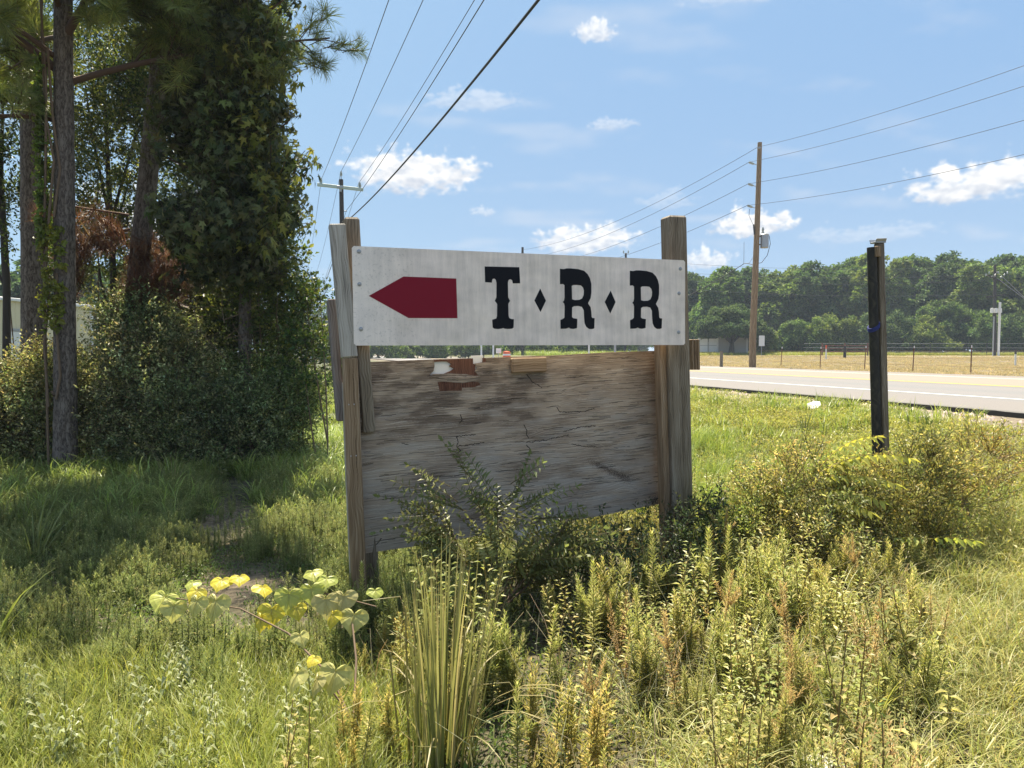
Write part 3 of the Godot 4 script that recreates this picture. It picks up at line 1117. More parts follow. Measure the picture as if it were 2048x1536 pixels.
func build_left_building() -> void:
	# long cream steel shed: its side wall runs away from the camera
	var a := Vector3(-27.5, 0, -32.0)
	var b := Vector3(-25.8, 0, -44.6)
	var back := Vector3(-46.0, 0, -45.0)
	var o := thing("steel_building", "cream ribbed metal building with white eaves behind the pines", "building", a)
	var run := b - a
	var dir := run.normalized()
	var nn := Vector3(-dir.z, 0, dir.x)
	if nn.x < 0.0: nn = -nn
	var mb := MB.new()
	var ribs := 42
	for i in ribs:   # the ribs of the sheets stand proud
		var s0 := run.length() * i / ribs
		var s1 := run.length() * (i + 1) / ribs
		var w := s1 - s0
		var prof := [[0.0, 0.0], [0.12, 0.035], [0.26, 0.035], [0.38, 0.0], [1.0, 0.0]]
		for k in 4:
			var p: Vector3 = dir * (s0 + w * prof[k][0]) + nn * prof[k][1]
			var q: Vector3 = dir * (s0 + w * prof[k + 1][0]) + nn * prof[k + 1][1]
			mb.tri(p, q, q + Vector3.UP * 4.3, Color.WHITE)
			mb.tri(p, q + Vector3.UP * 4.3, p + Vector3.UP * 4.3, Color.WHITE)
	var e := b - a
	var k2 := back - a
	mb.quadn(e, k2, k2 + Vector3.UP * 4.3, e + Vector3.UP * 4.3, Vector3.BACK * -1.0, Vector3.FORWARD, Vector3.FORWARD, Vector3.FORWARD, Color.WHITE)
	mb.quadn(Vector3.ZERO, Vector3(-19, 0, 0), Vector3(-19, 4.3, 0), Vector3(0, 4.3, 0), Vector3.BACK, Vector3.BACK, Vector3.BACK, Vector3.BACK, Color.WHITE)
	part("wall", mb, M.cream_metal, o)
	var rf := MB.new()
	rf.quadn(Vector3(0.1, 4.3, 0), e + Vector3(0.1, 4.3, 0), k2 + Vector3(5, 6.2, 0), Vector3(-10, 6.2, 0), Vector3.UP, Vector3.UP, Vector3.UP, Vector3.UP, Color.WHITE)
	rf.quadn(k2 + Vector3(5, 6.2, 0), Vector3(-10, 6.2, 0), Vector3(-19, 4.3, 0), k2 + Vector3(0, 4.3, 0), Vector3.UP, Vector3.UP, Vector3.UP, Vector3.UP, Color.WHITE)
	part("roof", rf, M.white_metal, o)
	var tr := MB.new()
	var yaw := atan2(dir.x, dir.z)
	tr.box(Transform3D(Basis(Vector3.UP, yaw), run * 0.5 + Vector3(0, 4.38, 0) + nn * 0.08), Vector3(0.2, 0.17, run.length() + 0.3), 0.02)
	part("eave_trim", tr, M.white_metal, o)
	tr = MB.new()
	tr.box(Transform3D(Basis(Vector3.UP, yaw), run * 0.995 + Vector3(0, 2.15, 0) + nn * 0.05), Vector3(0.14, 4.3, 0.18), 0.02)
	part("corner_trim", tr, M.white_metal, o)
	var dr := MB.new()
	dr.box(Transform3D(Basis(Vector3.UP, yaw), dir * 7.3 + Vector3(0, 1.35, 0) + nn * 0.07), Vector3(0.06, 2.7, 1.9), 0.01)
	var door := part("door", dr, M.white_metal, o)
	dr = MB.new()
	for s in [-1, 1]:
		dr.box(Transform3D(Basis(Vector3.UP, yaw), dir * (7.3 + 1.0 * s) + Vector3(0, 1.4, 0) + nn * 0.1), Vector3(0.1, 2.8, 0.1), 0.01)
	dr.box(Transform3D(Basis(Vector3.UP, yaw), dir * 7.3 + Vector3(0, 2.78, 0) + nn * 0.1), Vector3(0.1, 0.12, 2.1), 0.01)
	part("frame", dr, M.grey_steel, door)
	# slender steel fence post in the shrubs
	var fp := thing("shrub_fence_post", "thin dark steel fence post among the shrubs at the left edge", "fence post", on_ground(-9.2, -12.8))
	mb = MB.new()
	mb.tube([Vector3(0, 0, 0), Vector3(-0.03, 2.3, 0)], [0.022, 0.022], 6)
	part("post", mb, M.dark_metal, fp)


# ---------------------------------------------------------------- utility poles and lines
func insulator(parent: Node3D, at: Vector3, size := 1.0) -> void:
	var mb := MB.new()
	mb.lathe(Transform3D(Basis().scaled(Vector3.ONE * size), at), [Vector2(0.0, 0.0), Vector2(0.05, 0.0), Vector2(0.05, 0.05), Vector2(0.11, 0.07), Vector2(0.06, 0.11), Vector2(0.11, 0.15), Vector2(0.055, 0.19), Vector2(0.09, 0.23), Vector2(0.05, 0.27), Vector2(0.06, 0.32), Vector2(0.0, 0.35)], 12)
	part("insulator", mb, M.porcelain, parent)


func cable(called: String, label: String, group: String, a: Vector3, b: Vector3, sag: float, r: float, m: Material) -> void:
	var mb := MB.new()
	var path := []
	var radii := []
	var n := 48
	for i in n + 1:
		var f := float(i) / n
		path.append(a.lerp(b, f) - Vector3.UP * sag * 4.0 * f * (1.0 - f))
		radii.append(r)
	mb.tube(path, radii, 5, Color.WHITE, null, 0.0, false)
	tag(part(called, mb, m, self), label, "cable", group)


func build_poles() -> void:
	# left line: dark pole with a pale cross-arm
	var o := thing("utility_pole", "dark utility pole with a pale cross arm behind the left post", "utility pole", Vector3(-9.26, 0, -40.0))
	var mb := MB.new()
	mb.tube([Vector3(0, -0.3, 0), Vector3(-0.02, 5.5, 0), Vector3(-0.06, 11.0, 0)], [0.17, 0.145, 0.115], 14)
	part("pole", mb, M.pole_wood_dark, o)
	mb = MB.new()
	var arm := Basis(Vector3.UP, 0.29) * Basis(Vector3(0, 0, 1), -0.05)
	mb.box(Transform3D(arm, Vector3(-0.06, 10.55, 0.17)), Vector3(2.45, 0.17, 0.12), 0.012)
	part("cross_arm", mb, M.fibreglass, o)
	mb = MB.new()
	mb.box(Transform3D(arm, Vector3(-0.06, 10.55, 0.245)), Vector3(0.3, 0.12, 0.03), 0.008)
	mb.box(Transform3D(arm, Vector3(-0.06, 10.42, 0.16)), Vector3(0.13, 0.22, 0.05), 0.008)
	part("bracket", mb, M.grey_steel, o)
	insulator(o, Vector3(-0.06, 0, 0.17) + Vector3.UP * 10.55 + arm * Vector3(-1.03, 0.085, 0), 0.9)
	insulator(o, Vector3(-0.06, 0, 0.17) + Vector3.UP * 10.55 + arm * Vector3(1.03, 0.085, 0), 0.9)
	mb = MB.new()
	mb.tube([Vector3(-0.06, 10.9, 0), Vector3(-0.06, 11.2, 0)], [0.025, 0.025], 8)
	part("pin", mb, M.grey_steel, o)
	insulator(o, Vector3(-0.06, 11.18, 0), 0.8)
	mb = MB.new()
	mb.box(Transform3D(Basis(), Vector3(0.16, 9.3, 0)), Vector3(0.16, 0.06, 0.05), 0.008)
	part("cable_bracket", mb, M.grey_steel, o)
	var L := "overhead lines on the left"
	var near_end := [["power_line", "leftmost overhead power line, from the cross arm's left insulator", Vector3(-10.32, 10.95, -39.7), Vector3(8.85, 10.9, 17.5), 1.0, 0.011, M.wire], ["power_line", "overhead power line from the pole top's insulator", Vector3(-9.33, 11.42, -40.0), Vector3(9.95, 11.7, 17.5), 1.0, 0.011, M.wire], ["power_line", "left line of the close pair, from the cross arm's right insulator", Vector3(-8.36, 10.82, -40.0), Vector3(10.55, 10.6, 17.5), 1.0, 0.010, M.wire], ["power_line", "right line of the close pair, from the pole's side bracket", Vector3(-9.06, 9.32, -40.0), Vector3(10.05, 9.3, 17.5), 0.9, 0.012, M.wire], ["phone_cable", "thick black overhead cable, rightmost of the left lines", Vector3(-9.13, 8.68, -40.0), Vector3(10.75, 8.6, 17.5), 1.2, 0.028, M.black_cable]]
	var far_pole := Vector3(-26.8, 0, -97.0)
	for w in near_end:
		cable(w[0], w[1], L, w[2], w[3], w[4], w[5], w[6])
		var q: Vector3 = w[2] - Vector3(-9.3, 0, -40.0)
		cable(w[0], ["beyond the cross arm: leftmost far power line", "beyond the cross arm: far power line from the pole top", "beyond the cross arm: left far line of the close pair", "beyond the cross arm: right far line of the close pair", "beyond the cross arm: thick far black cable"][near_end.find(w)], L, w[2], far_pole + q * Vector3(1, 0.9, 1), 0.9, 0.011 if w[5] < 0.02 else 0.018, w[6])
	o = thing("utility_pole", "far grey utility pole seen through the leaves left of the sign", "utility pole", far_pole)
	mb = MB.new()
	mb.tube([Vector3(0, -0.5, 0), Vector3(0, 10.4, 0)], [0.17, 0.12], 12)
	part("pole", mb, M.grey_steel, o)
	mb = MB.new()
	mb.box(Transform3D(Basis(Vector3.UP, 0.29), Vector3(0, 9.6, 0.15)), Vector3(2.4, 0.15, 0.12), 0.012)
	part("cross_arm", mb, M.fibreglass, o)

	# right line: tall brown pole across the highway
	var base := Vector3(14.79, 0.6, -44.6)
	o = thing("utility_pole", "tall brown wooden utility pole with a transformer across the highway", "utility pole", base)
	mb = MB.new()
	mb.tube([Vector3(0, -0.2, 0), Vector3(0.0, 2.0, 0), Vector3(0.08, 5.0, 0), Vector3(0.17, 9.0, 0), Vector3(0.25, 13.7, 0)], [0.22, 0.2, 0.185, 0.165, 0.13], 18)
	part("pole", mb, M.pole_wood, o)
	mb = MB.new()
	mb.box(Transform3D(Basis(), Vector3(0.16, 13.35, 0.1)), Vector3(0.2, 0.1, 0.08), 0.01)
	part("top_bracket", mb, M.grey_steel, o)
	var hooks := []
	for k in 3:   # insulators that stick out to the left
		var y: float = [12.35, 11.05, 9.75][k]
		var x := 0.25 - (13.7 - y) * 0.021
		var tip := Vector3(x - 0.62, y + 0.17, 0.02)
		mb = MB.new()
		mb.tube([Vector3(x - 0.1, y, 0), Vector3(x - 0.3, y + 0.06, 0.01)], [0.02, 0.02], 6)
		var rod := part("insulator_arm", mb, M.grey_steel, o)
		mb = MB.new()
		mb.tube([Vector3(x - 0.28, y + 0.055, 0.01), Vector3(x - 0.34, y + 0.075, 0.01), Vector3(x - 0.36, y + 0.08, 0.01), Vector3(x - 0.6, y + 0.165, 0.02), tip], [0.03, 0.055, 0.07, 0.07, 0.05], 10)
		part("insulator", mb, M.porcelain, rod)
		hooks.append(base + tip)
	mb = MB.new()
	mb.lathe(Transform3D(Basis(), Vector3(0.62, 7.35, 0)), [Vector2(0, 0), Vector2(0.24, 0), Vector2(0.25, 0.05), Vector2(0.25, 0.78), Vector2(0.27, 0.8), Vector2(0.2, 0.86), Vector2(0, 0.88)], 18)
	var tf := part("transformer", mb, M.grey_steel, o)
	mb = MB.new()
	mb.lathe(Transform3D(Basis(), Vector3(0.52, 8.2, 0)), [Vector2(0, 0), Vector2(0.06, 0), Vector2(0.09, 0.1), Vector2(0.05, 0.15), Vector2(0.08, 0.25), Vector2(0.04, 0.4), Vector2(0, 0.42)], 10)
	part("bushing", mb, M.porcelain, tf)
	mb = MB.new()
	for y in [7.55, 8.05]:
		mb = MB.new()
		mb.box(Transform3D(Basis(), Vector3(0.29, y, 0)), Vector3(0.3, 0.07, 0.06), 0.008)
		part("transformer_bracket", mb, M.dark_metal, o)
	mb = MB.new()
	mb.tube([Vector3(0.9, 8.1, 0.02), Vector3(0.98, 7.6, 0.02), Vector3(0.8, 6.9, 0.02), Vector3(0.45, 6.45, 0.05), Vector3(0.15, 6.4, 0.05)], [0.018, 0.018, 0.018, 0.018, 0.018], 5)
	part("jumper", mb, M.black_cable, o)
	mb = MB.new()
	mb.tube([Vector3(-0.32, 9.7, 0.02), Vector3(-0.36, 9.3, 0.05), Vector3(-0.1, 8.7, 0.1), Vector3(-0.04, 8.2, 0.1)], [0.012, 0.012, 0.012, 0.012], 5)
	part("jumper", mb, M.black_cable, o)
	mb = MB.new()
	mb.box(Transform3D(Basis(Vector3(0, 0, 1), 0.1), Vector3(-0.06, 8.45, 0.1)), Vector3(0.07, 0.62, 0.08), 0.01)
	part("fuse_cutout", mb, M.dark_metal, o)
	mb = MB.new()
	mb.tube([Vector3(0.1, 6.3, 0), Vector3(-0.45, 6.42, 0), Vector3(-0.6, 6.4, 0)], [0.025, 0.025, 0.025], 6)
	mb.tube([Vector3(-0.62, 6.36, 0), Vector3(-0.62, 7.7, 0)], [0.016, 0.012], 6)
	mb.tube([Vector3(0.02, 6.9, 0), Vector3(-0.3, 6.42, 0)], [0.014, 0.014], 6)
	part("antenna_bracket", mb, M.grey_steel, o)
	var R := "overhead lines on the right"
	var next := Vector3(28.4, 0, 0.4)
	var prev := Vector3(1.3, 1.6, -90.0)
	var atts := [base + Vector3(0.1, 13.4, 0.1), hooks[0], hooks[1], hooks[2]]
	var names := ["topmost", "second", "third", "lowest"]
	for k in 4:
		cable("power_line", names[k] + " overhead line right of the tall brown pole", R, atts[k], Vector3(next.x, atts[k].y, next.z), 1.5, 0.011, M.wire)
		cable("power_line", names[k] + " overhead line left of the tall brown pole", R, atts[k], prev + Vector3(-0.2 * k, 12.6 - 1.1 * k, 0), 1.1, 0.014, M.wire)
	o = thing("utility_pole", "far pole whose tip shows above the panel beside the letter T", "utility pole", prev + Vector3.DOWN * 1.1)
	mb = MB.new()
	mb.tube([Vector3(0, 0, 0), Vector3(0, 14.0, 0)], [0.2, 0.14], 10)
	part("pole", mb, M.pole_wood_dark, o)
	o = thing("utility_pole", "far pole whose tip shows above the panel left of the right post", "utility pole", Vector3(14.5, 0.9, -93.0))
	mb = MB.new()
	mb.tube([Vector3(0, 0, 0), Vector3(0, 13.3, 0)], [0.18, 0.13], 10)
	part("pole", mb, M.pole_wood_dark, o)
	mb = MB.new()
	mb.tube([Vector3(-0.35, 13.25, 0.1), Vector3(0.35, 13.25, 0.1)], [0.03, 0.03], 6)
	part("cross_arm", mb, M.grey_steel, o)
	insulator(o, Vector3(-0.3, 13.28, 0.1), 1.0)
	insulator(o, Vector3(0.3, 13.28, 0.1), 1.0)
	# service drop to a short meter pole hidden by the sign
	cable("service_cable", "cable that slants down left from the tall brown pole", "", base + Vector3(-0.6, 6.4, 0), Vector3(7.1, 3.5, -50.0), 0.4, 0.022, M.black_cable)
	o = thing("meter_pole", "short meter pole behind the sign that takes the slanting cable", "utility pole", Vector3(7.1, 0.45, -50.0))
	mb = MB.new()
	mb.tube([Vector3(0, 0, 0), Vector3(0, 3.1, 0)], [0.08, 0.08], 8)
	part("pole", mb, M.grey_steel, o)

	# far right pole with conduits
	o = thing("utility_pole", "dark far utility pole with white conduits before the right trees", "utility pole", on_ground(54.5, -82.0))
	mb = MB.new()
	mb.tube([Vector3(0, 0, 0), Vector3(-0.2, 10.3, 0)], [0.2, 0.14], 12)
	part("pole", mb, M.pole_wood_dark, o)
	for k in 3:
		mb = MB.new()
		var yy: float = [9.2, 8.7, 6.8][k]
		var tilt: float = [0.3, -0.35, 0.12][k]
		mb.box(Transform3D(Basis(Vector3.UP, 0.9 - 0.7 * k) * Basis(Vector3(0, 0, 1), tilt), Vector3(-0.18, yy, 0.15)), Vector3([2.6, 2.4, 1.8][k], 0.14, 0.11), 0.01)
		part("cross_arm", mb, M.pole_wood_dark, o)
	for k in 8:
		insulator(o, Vector3(-1.3 + 0.34 * k, 9.0 + 0.28 * sin(k * 2.1), 0.2), 0.9)
	for k in 3:
		mb = MB.new()
		mb.lathe(Transform3D(Basis(), Vector3(-0.55 + 0.45 * k, 4.9, 0.25)), [Vector2(0, 0), Vector2(0.17, 0), Vector2(0.17, 0.5), Vector2(0, 0.55)], 10)
		part("transformer", mb, M.white_metal, o)
	mb = MB.new()
	mb.tube([Vector3(0.3, 0, 0.25), Vector3(0.32, 6.1, 0.25)], [0.12, 0.12], 10)
	part("conduit", mb, M.white_metal, o)
	mb = MB.new()
	mb.tube([Vector3(-0.3, 0, 0.2), Vector3(-0.28, 4.5, 0.2)], [0.06, 0.06], 8)
	part("conduit", mb, M.grey_steel, o)
	for k in 4:
		cable("power_line", ["topmost", "second", "third", "lowest"][k] + " distant line crossing before the far trees", "distant lines", Vector3(53.6, 11.2 - [0.0, 0.9, 1.5, 3.1][k], -82.0), Vector3(15.0, [13.4, 12.2, 11.2, 10.2][k], -93.0), 0.7, 0.015, M.wire)
	for k in 2:
		cable("guy_wire", ["upper guy wire at the far right pole", "lower guy wire at the far right pole"][k], "guy wires of the far pole", Vector3(54.6, 10.6 - 0.7 * k, -82.0), Vector3(64.0, 1.5, -81.0 + 2 * k), 0.1, 0.025, M.grey_steel)


# ---------------------------------------------------------------- distant trees
func spray_mesh(n: int, spread: float, size: float, m: Material, cols: Array) -> ArrayMesh:
	var mb := MB.new()
	for i in n:
		var p := ball() * Vector3(spread, spread * 0.6, spread)
		var d := (ball() + Vector3(0, 0.15, 0)).normalized()
		var nn := (Vector3.UP + ball() * 0.9).normalized()
		nn = (nn - d * nn.dot(d)).normalized()
		mb.leaf2(p, d, nn, size * rng.randf_range(0.7, 1.35), size * rng.randf_range(0.45, 0.8), vary(cols[rng.randi() % cols.size()], 0.25), 0.15)
	return mb.mesh(m)


# points near the surface of a set of lobes [centre, radii]
func fill_lobes(lobes: Array, n: int, s0: float, s1: float, tint: Color, spread: float, inner := 0.55) -> Array:
	var places := []
	var tints := []
	var total := 0.0
	for l in lobes:
		total += l[1].x * l[1].y + l[1].y * l[1].z
	for l in lobes:
		var k := int(n * (l[1].x * l[1].y + l[1].y * l[1].z) / total)
		var t := vary(tint, spread * 0.6)
		for i in k:
			var d := ball().normalized()
			var f := pow(rng.randf(), 0.4) * (1.0 - inner) + inner
			f *= 1.0 + 0.3 * clumps.get_noise_3d(d.x * 3.0 + l[0].x, d.y * 3.0 + l[0].y, d.z * 3.0 + l[0].z)
			var p: Vector3 = l[0] + d * f * l[1]
			places.append(facing(p, (d + Vector3(0, 0.8, 0) + ball() * 0.5), rng.randf() * TAU, rng.randf_range(s0, s1)))
			tints.append(vary(t, spread))
	return [places, tints]


func far_tree(called: String, label: String, at: Vector3, h: float, wide: float, tint: Color, mesh: Mesh, n: int, group: String, round_top := 0.5) -> void:
	var o := thing(called, label, "tree", at, 0.0, group)
	var mb := MB.new()
	var lean := rng.randf_range(-0.3, 0.3)
	mb.tube([Vector3(0, -0.3, 0), Vector3(lean * 0.3, h * 0.4, 0), Vector3(lean, h * 0.8, 0)], [0.028 * h, 0.02 * h, 0.006 * h], 8)
	for i in 5:
		var a := rng.randf() * TAU
		var y := h * rng.randf_range(0.25, 0.6)
		mb.tube([Vector3(lean * 0.3, y, 0), Vector3(cos(a) * wide * 0.25, y + h * 0.12, sin(a) * wide * 0.25), Vector3(cos(a) * wide * 0.42, y + h * 0.2, sin(a) * wide * 0.42)], [0.011 * h, 0.007 * h, 0.002 * h], 6, Color.WHITE, null, 0.0, false)
	part("trunk", mb, M.far_bark, o)
	var lobes := []
	var k := rng.randi_range(12, 19)
	var belly := rng.randf_range(0.25, 0.55)
	for i in k:
		var f := (i + 0.5) / k
		var y := h * lerpf(0.22, 0.9, f)
		var r := wide * 0.5 * sqrt(maxf(0.05, 1.0 - pow(absf(f - belly) / 0.75, 2.2)))
		var a := i * 2.4 + rng.randf()
		var off := r * rng.randf_range(0.35, 0.85)
		var s := wide * rng.randf_range(0.11, 0.31)
		lobes.append([Vector3(cos(a) * off + lean, y, sin(a) * off), Vector3(s, s * rng.randf_range(0.5, 1.05), s)])
	var g := fill_lobes(lobes, n, 0.7, 1.35, tint, 0.22, 0.5)
	many("crown", mesh, g[0], g[1], o).set_meta("kind", "stuff")


func build_treeline() -> void:
	var dark := [Color(0.030, 0.052, 0.022), Color(0.045, 0.072, 0.026), Color(0.058, 0.085, 0.030)]
	var mesh := spray_mesh(46, 0.62, 0.42, M.far_leaf, dark)
	var fine := spray_mesh(60, 0.5, 0.26, M.far_leaf, dark)
	var G := "trees of the wood beyond the field"
	# [px-like bearing x/z, distance, height, width, tint, label]
	var row := [
		[0.245, 118, 13.6, 10, 0, "dark round tree just right of the right sign post"], [0.288, 108, 13.5, 8, 1, "bright green slim tree left of the tall brown pole"],
		[0.325, 116, 14.2, 11, 0, "dark tree behind the tall brown pole"], [0.372, 112, 13.8, 10, 2, "olive tree right of the tall brown pole"],
		[0.418, 108, 13.0, 9, 0, "dark tree with a gap beside it left of centre in the wood"], [0.455, 112, 14.0, 10, 1, "broad green tree in the middle of the wood"],
		[0.497, 106, 15.2, 10, 2, "tall olive tree left of the tall dark post"], [0.535, 112, 16.6, 11, 1, "tallest tree of the wood, right of the tall dark post"],
		[0.575, 110, 15.8, 10, 0, "tall dark tree right of the tallest one"], [0.612, 104, 13.0, 9, 0, "dark tree in the dip of the wood's outline"],
		[0.648, 100, 13.0, 10, 2, "yellowish green tree left of the far pole with conduits"], [0.685, 104, 15.5, 10, 0, "dark tall tree behind the far pole with conduits"],
		[0.725, 98, 13.5, 10, 1, "tree at the picture's right edge"], [0.77, 98, 14.0, 11, 0, "tree beyond the right edge of the view"],
	]
	var tints := [Color(1.0, 1.05, 0.9), Color(1.35, 1.4, 1.05), Color(1.75, 1.55, 1.0)]
	for r in row:
		var z: float = -r[1]
		far_tree("woodland_tree", r[5], on_ground(r[0] * r[1], z), r[2] * rng.randf_range(0.9, 1.02), r[3], tints[r[4]], mesh, 640, G)
	# a second rank closes the gaps
	for i in 11:
		var b := 0.235 + 0.055 * i
		far_tree("woodland_tree", ["leftmost", "second", "third", "fourth", "fifth", "sixth", "seventh", "eighth", "ninth", "tenth", "eleventh", "twelfth", "thirteenth", "fourteenth", "fifteenth"][i] + " dark tree from the left in the wood's rear rank", on_ground(b * 130.0, -130.0), rng.randf_range(12.0, 14.5), 12, tints[0], mesh, 420, G)
	# lower brush at the wood's foot
	for s in [[0.395, 97, 4.2, 6.0, 1, "rounded bush at the wood's foot right of the small white sign"], [0.445, 96, 5.0, 7.0, 2, "leafy bush before the wood left of the dark gate post"], [0.51, 95, 4.5, 8.0, 0, "dark bush behind the brown gate"], [0.56, 94, 3.8, 7.0, 2, "brownish brush right of the tall dark post"], [0.60, 96, 6.5, 6.0, 1, "bright green young tree at the wood's foot"], [0.66, 93, 5.0, 7.0, 1, "bushy tree left of the white conduits"], [0.71, 92, 4.5, 7.0, 0, "dark bush right of the white conduits"], [0.345, 92, 3.0, 3.0, 2, "yellow green bush under the oak beside the brown pole"]]:
		far_tree("woodland_bush", s[5], on_ground(s[0] * s[1], -s[1]), s[2], s[3], tints[s[4]], fine, 330, "bushes along the wood's foot")
	for i in 13:
		far_tree("woodland_bush", ["leftmost", "second", "third", "fourth", "fifth", "sixth", "seventh", "eighth", "ninth", "tenth", "eleventh", "twelfth", "thirteenth"][i] + " shaded bush from the left under the wood's trees", on_ground((0.24 + 0.045 * i) * 122.0, -122.0), rng.randf_range(4.5, 6.0), 9.5, Color(0.8, 0.85, 0.75), mesh, 150, "shaded bushes under the wood")
	# the spreading oak over the enclosure
	var o := thing("oak_tree", "spreading dark oak over the pale enclosure left of the brown pole", "tree", on_ground(27.2, -90.0))
	var mb := MB.new()
	mb.tube([Vector3(0, -0.2, 0), Vector3(0.05, 1.2, 0), Vector3(0, 2.6, 0)], [0.42, 0.3, 0.22], 10)
	for a in [0.3, 1.5, 2.6, 3.9, 5.1]:
		mb.tube([Vector3(0, 1.5, 0), Vector3(cos(a) * 1.2, 2.6, sin(a) * 1.2), Vector3(cos(a) * 2.8, 3.6, sin(a) * 2.8)], [0.18, 0.12, 0.04], 7, Color.WHITE, null, 0.0, false)
	part("trunk", mb, M.far_bark, o)
	var lobes := []
	for i in 22:
		var a := i * 2.4
		var f := sqrt((i + 0.5) / 22.0)
		lobes.append([Vector3(cos(a) * 3.7 * f, 5.1 - 2.3 * f * f + rng.randf_range(-0.4, 0.4), sin(a) * 3.2 * f), Vector3(1.25, 0.85, 1.25)])
	var g := fill_lobes(lobes, 950, 0.6, 1.1, Color(1.0, 1.02, 0.95), 0.2, 0.5)
	many("crown", fine, g[0], g[1], o).set_meta("kind", "stuff")
	# trees beyond the highway, behind the sign and at the far left
	for i in 15:
		var b := -0.42 + 0.045 * i
		var z := -rng.randf_range(170, 190)
		far_tree("distant_tree", ["leftmost", "second", "third", "fourth", "fifth", "sixth", "seventh", "eighth", "ninth", "tenth", "eleventh", "twelfth", "thirteenth", "fourteenth", "fifteenth"][i] + " distant tree from the left beyond the highway, behind the sign", Vector3(b * -z, 0.3, z), rng.randf_range(11.0, 14.5), 13, Color(0.95, 1.05, 1.0), mesh, 380, "distant trees beyond the highway")
	for i in 9:
		var b := -0.26 + 0.05 * i
		far_tree("roadside_bush", ["leftmost", "second", "third", "fourth", "fifth", "sixth", "seventh", "eighth", "ninth", "tenth", "eleventh", "twelfth", "thirteenth", "fourteenth", "fifteenth"][i] + " green bush from the left in the gap under the panel", Vector3(b * 105.0, 0.7, -105.0), rng.randf_range(2.6, 3.8), 6.5, Color(1.5, 1.5, 0.9), fine, 200, "bushes beyond the highway")
	for i in 5:
		far_tree("distant_tree", ["leftmost", "second", "third", "fourth", "fifth", "sixth", "seventh", "eighth", "ninth", "tenth", "eleventh", "twelfth", "thirteenth", "fourteenth", "fifteenth"][i] + " tree from the left behind the cream building", Vector3(-56.0 + 5.5 * i, 0.0, -66.0 - 2 * (i % 2)), rng.randf_range(8.8, 10.5), 7.5, Color(1.0, 1.1, 1.0), mesh, 330, "trees behind the cream building")


# ---------------------------------------------------------------- the grove on the left
func needle_tuft(cols: Array, n: int, length: float, hang: float) -> ArrayMesh:
	var mb := MB.new()
	for i in n:
		var y := rng.randf_range(-0.02, 0.13)
		var a := rng.randf() * TAU
		var up := rng.randf_range(0.25, 1.1)
		var d := Vector3(cos(a), up, sin(a)).normalized()
		var w := d.cross(Vector3(0.3, 1, 0.2)).normalized() * 0.0030
		var b := Vector3(0, y, 0)
		var l := length * rng.randf_range(0.75, 1.15)
		var m := b + d * l * 0.55
		var tip := b + d * l + Vector3.DOWN * l * hang
		var c := vary(cols[rng.randi() % cols.size()], 0.2)
		mb.tri(b - w, b + w, m + w * 0.9, c)
		mb.tri(b - w, m + w * 0.9, m - w * 0.9, c)
		mb.tri(m - w * 0.9, m + w * 0.9, tip, c)
	mb.tube([Vector3(0, -0.08, 0), Vector3(0, 0.13, 0)], [0.006, 0.004], 4, Color(0.10, 0.06, 0.03), null, 0.0, false)
	return mb.mesh(M.needle)


func lobed_leaf(mb: MB, b: Vector3, d: Vector3, nn: Vector3, size: float, col: Color) -> void:
	# five pointed lobes about a short stalk
	var w := d.cross(nn).normalized()
	var c0 := b + d * size * 0.22
	var spokes := [[-2.0, 0.34], [-1.45, 0.22], [-0.85, 0.62], [-0.42, 0.34], [0.0, 0.95], [0.42, 0.34], [0.85, 0.62], [1.45, 0.22], [2.0, 0.34]]
	var pts := []
	for s in spokes:
		var r: float = s[1] * size
		pts.append(c0 + d * cos(s[0]) * r + w * sin(s[0]) * r - nn * r * r / size * 0.32)
	for i in pts.size() - 1:
		mb.tri(c0, pts[i], pts[i + 1], col)
	mb.tri(b, c0 + w * 0.004, c0 - w * 0.004, col)


func lobed_spray(cols: Array, n: int, size: float) -> ArrayMesh:
	var mb := MB.new()
	mb.tube([Vector3.ZERO, Vector3(0, 0.16, 0), Vector3(0.02, 0.32, 0)], [0.006, 0.005, 0.003], 4, Color(0.06, 0.045, 0.03), null, 0.0, false)
	for i in n:
		var y := rng.randf_range(0.04, 0.34)
		var a := i * 2.4 + rng.randf() * 0.6
		var out := Vector3(cos(a), 0.15, sin(a)).normalized()
		var b := Vector3(0, y, 0) + out * rng.randf_range(0.05, 0.13)
		var d := (out + Vector3(0, rng.randf_range(-1.9, -0.2), 0)).normalized()
		var nn := (Vector3.UP * 0.7 + out * 0.9 + ball() * 0.6).normalized()
		nn = (nn - d * nn.dot(d)).normalized()
		lobed_leaf(mb, b, d, nn, size * rng.randf_range(0.75, 1.2), vary(cols[rng.randi() % cols.size()], 0.2))
	return mb.mesh(M.leaf_glossy)


func leaf_spray(cols: Array, n: int, size: float, ratio: float, reach: float, m: Material, twig := Color(0.07, 0.05, 0.035)) -> ArrayMesh:
	var mb := MB.new()
	for k in 3:
		var a := k * 2.1 + 0.4
		var tip := Vector3(cos(a) * 0.45, 1.0, sin(a) * 0.45).normalized() * reach
		mb.tube([Vector3.ZERO, tip * 0.5, tip], [0.0035, 0.0028, 0.0015], 3, twig, null, 0.0, false)
		for i in n / 3:
			var f := rng.randf_range(0.12, 1.05)
			var out := (ball() + tip.normalized() * 0.45).normalized()
			var b := tip * f + out * rng.randf() * reach * 0.16
			var nn := (Vector3.UP * 0.9 + ball() * 0.8).normalized()
			nn = (nn - out * nn.dot(out)).normalized()
			mb.leaf2(b, out, nn, size * rng.randf_range(0.7, 1.25), size * ratio * rng.randf_range(0.85, 1.2), vary(cols[rng.randi() % cols.size()], 0.25), 0.12)
	return mb.mesh(m)


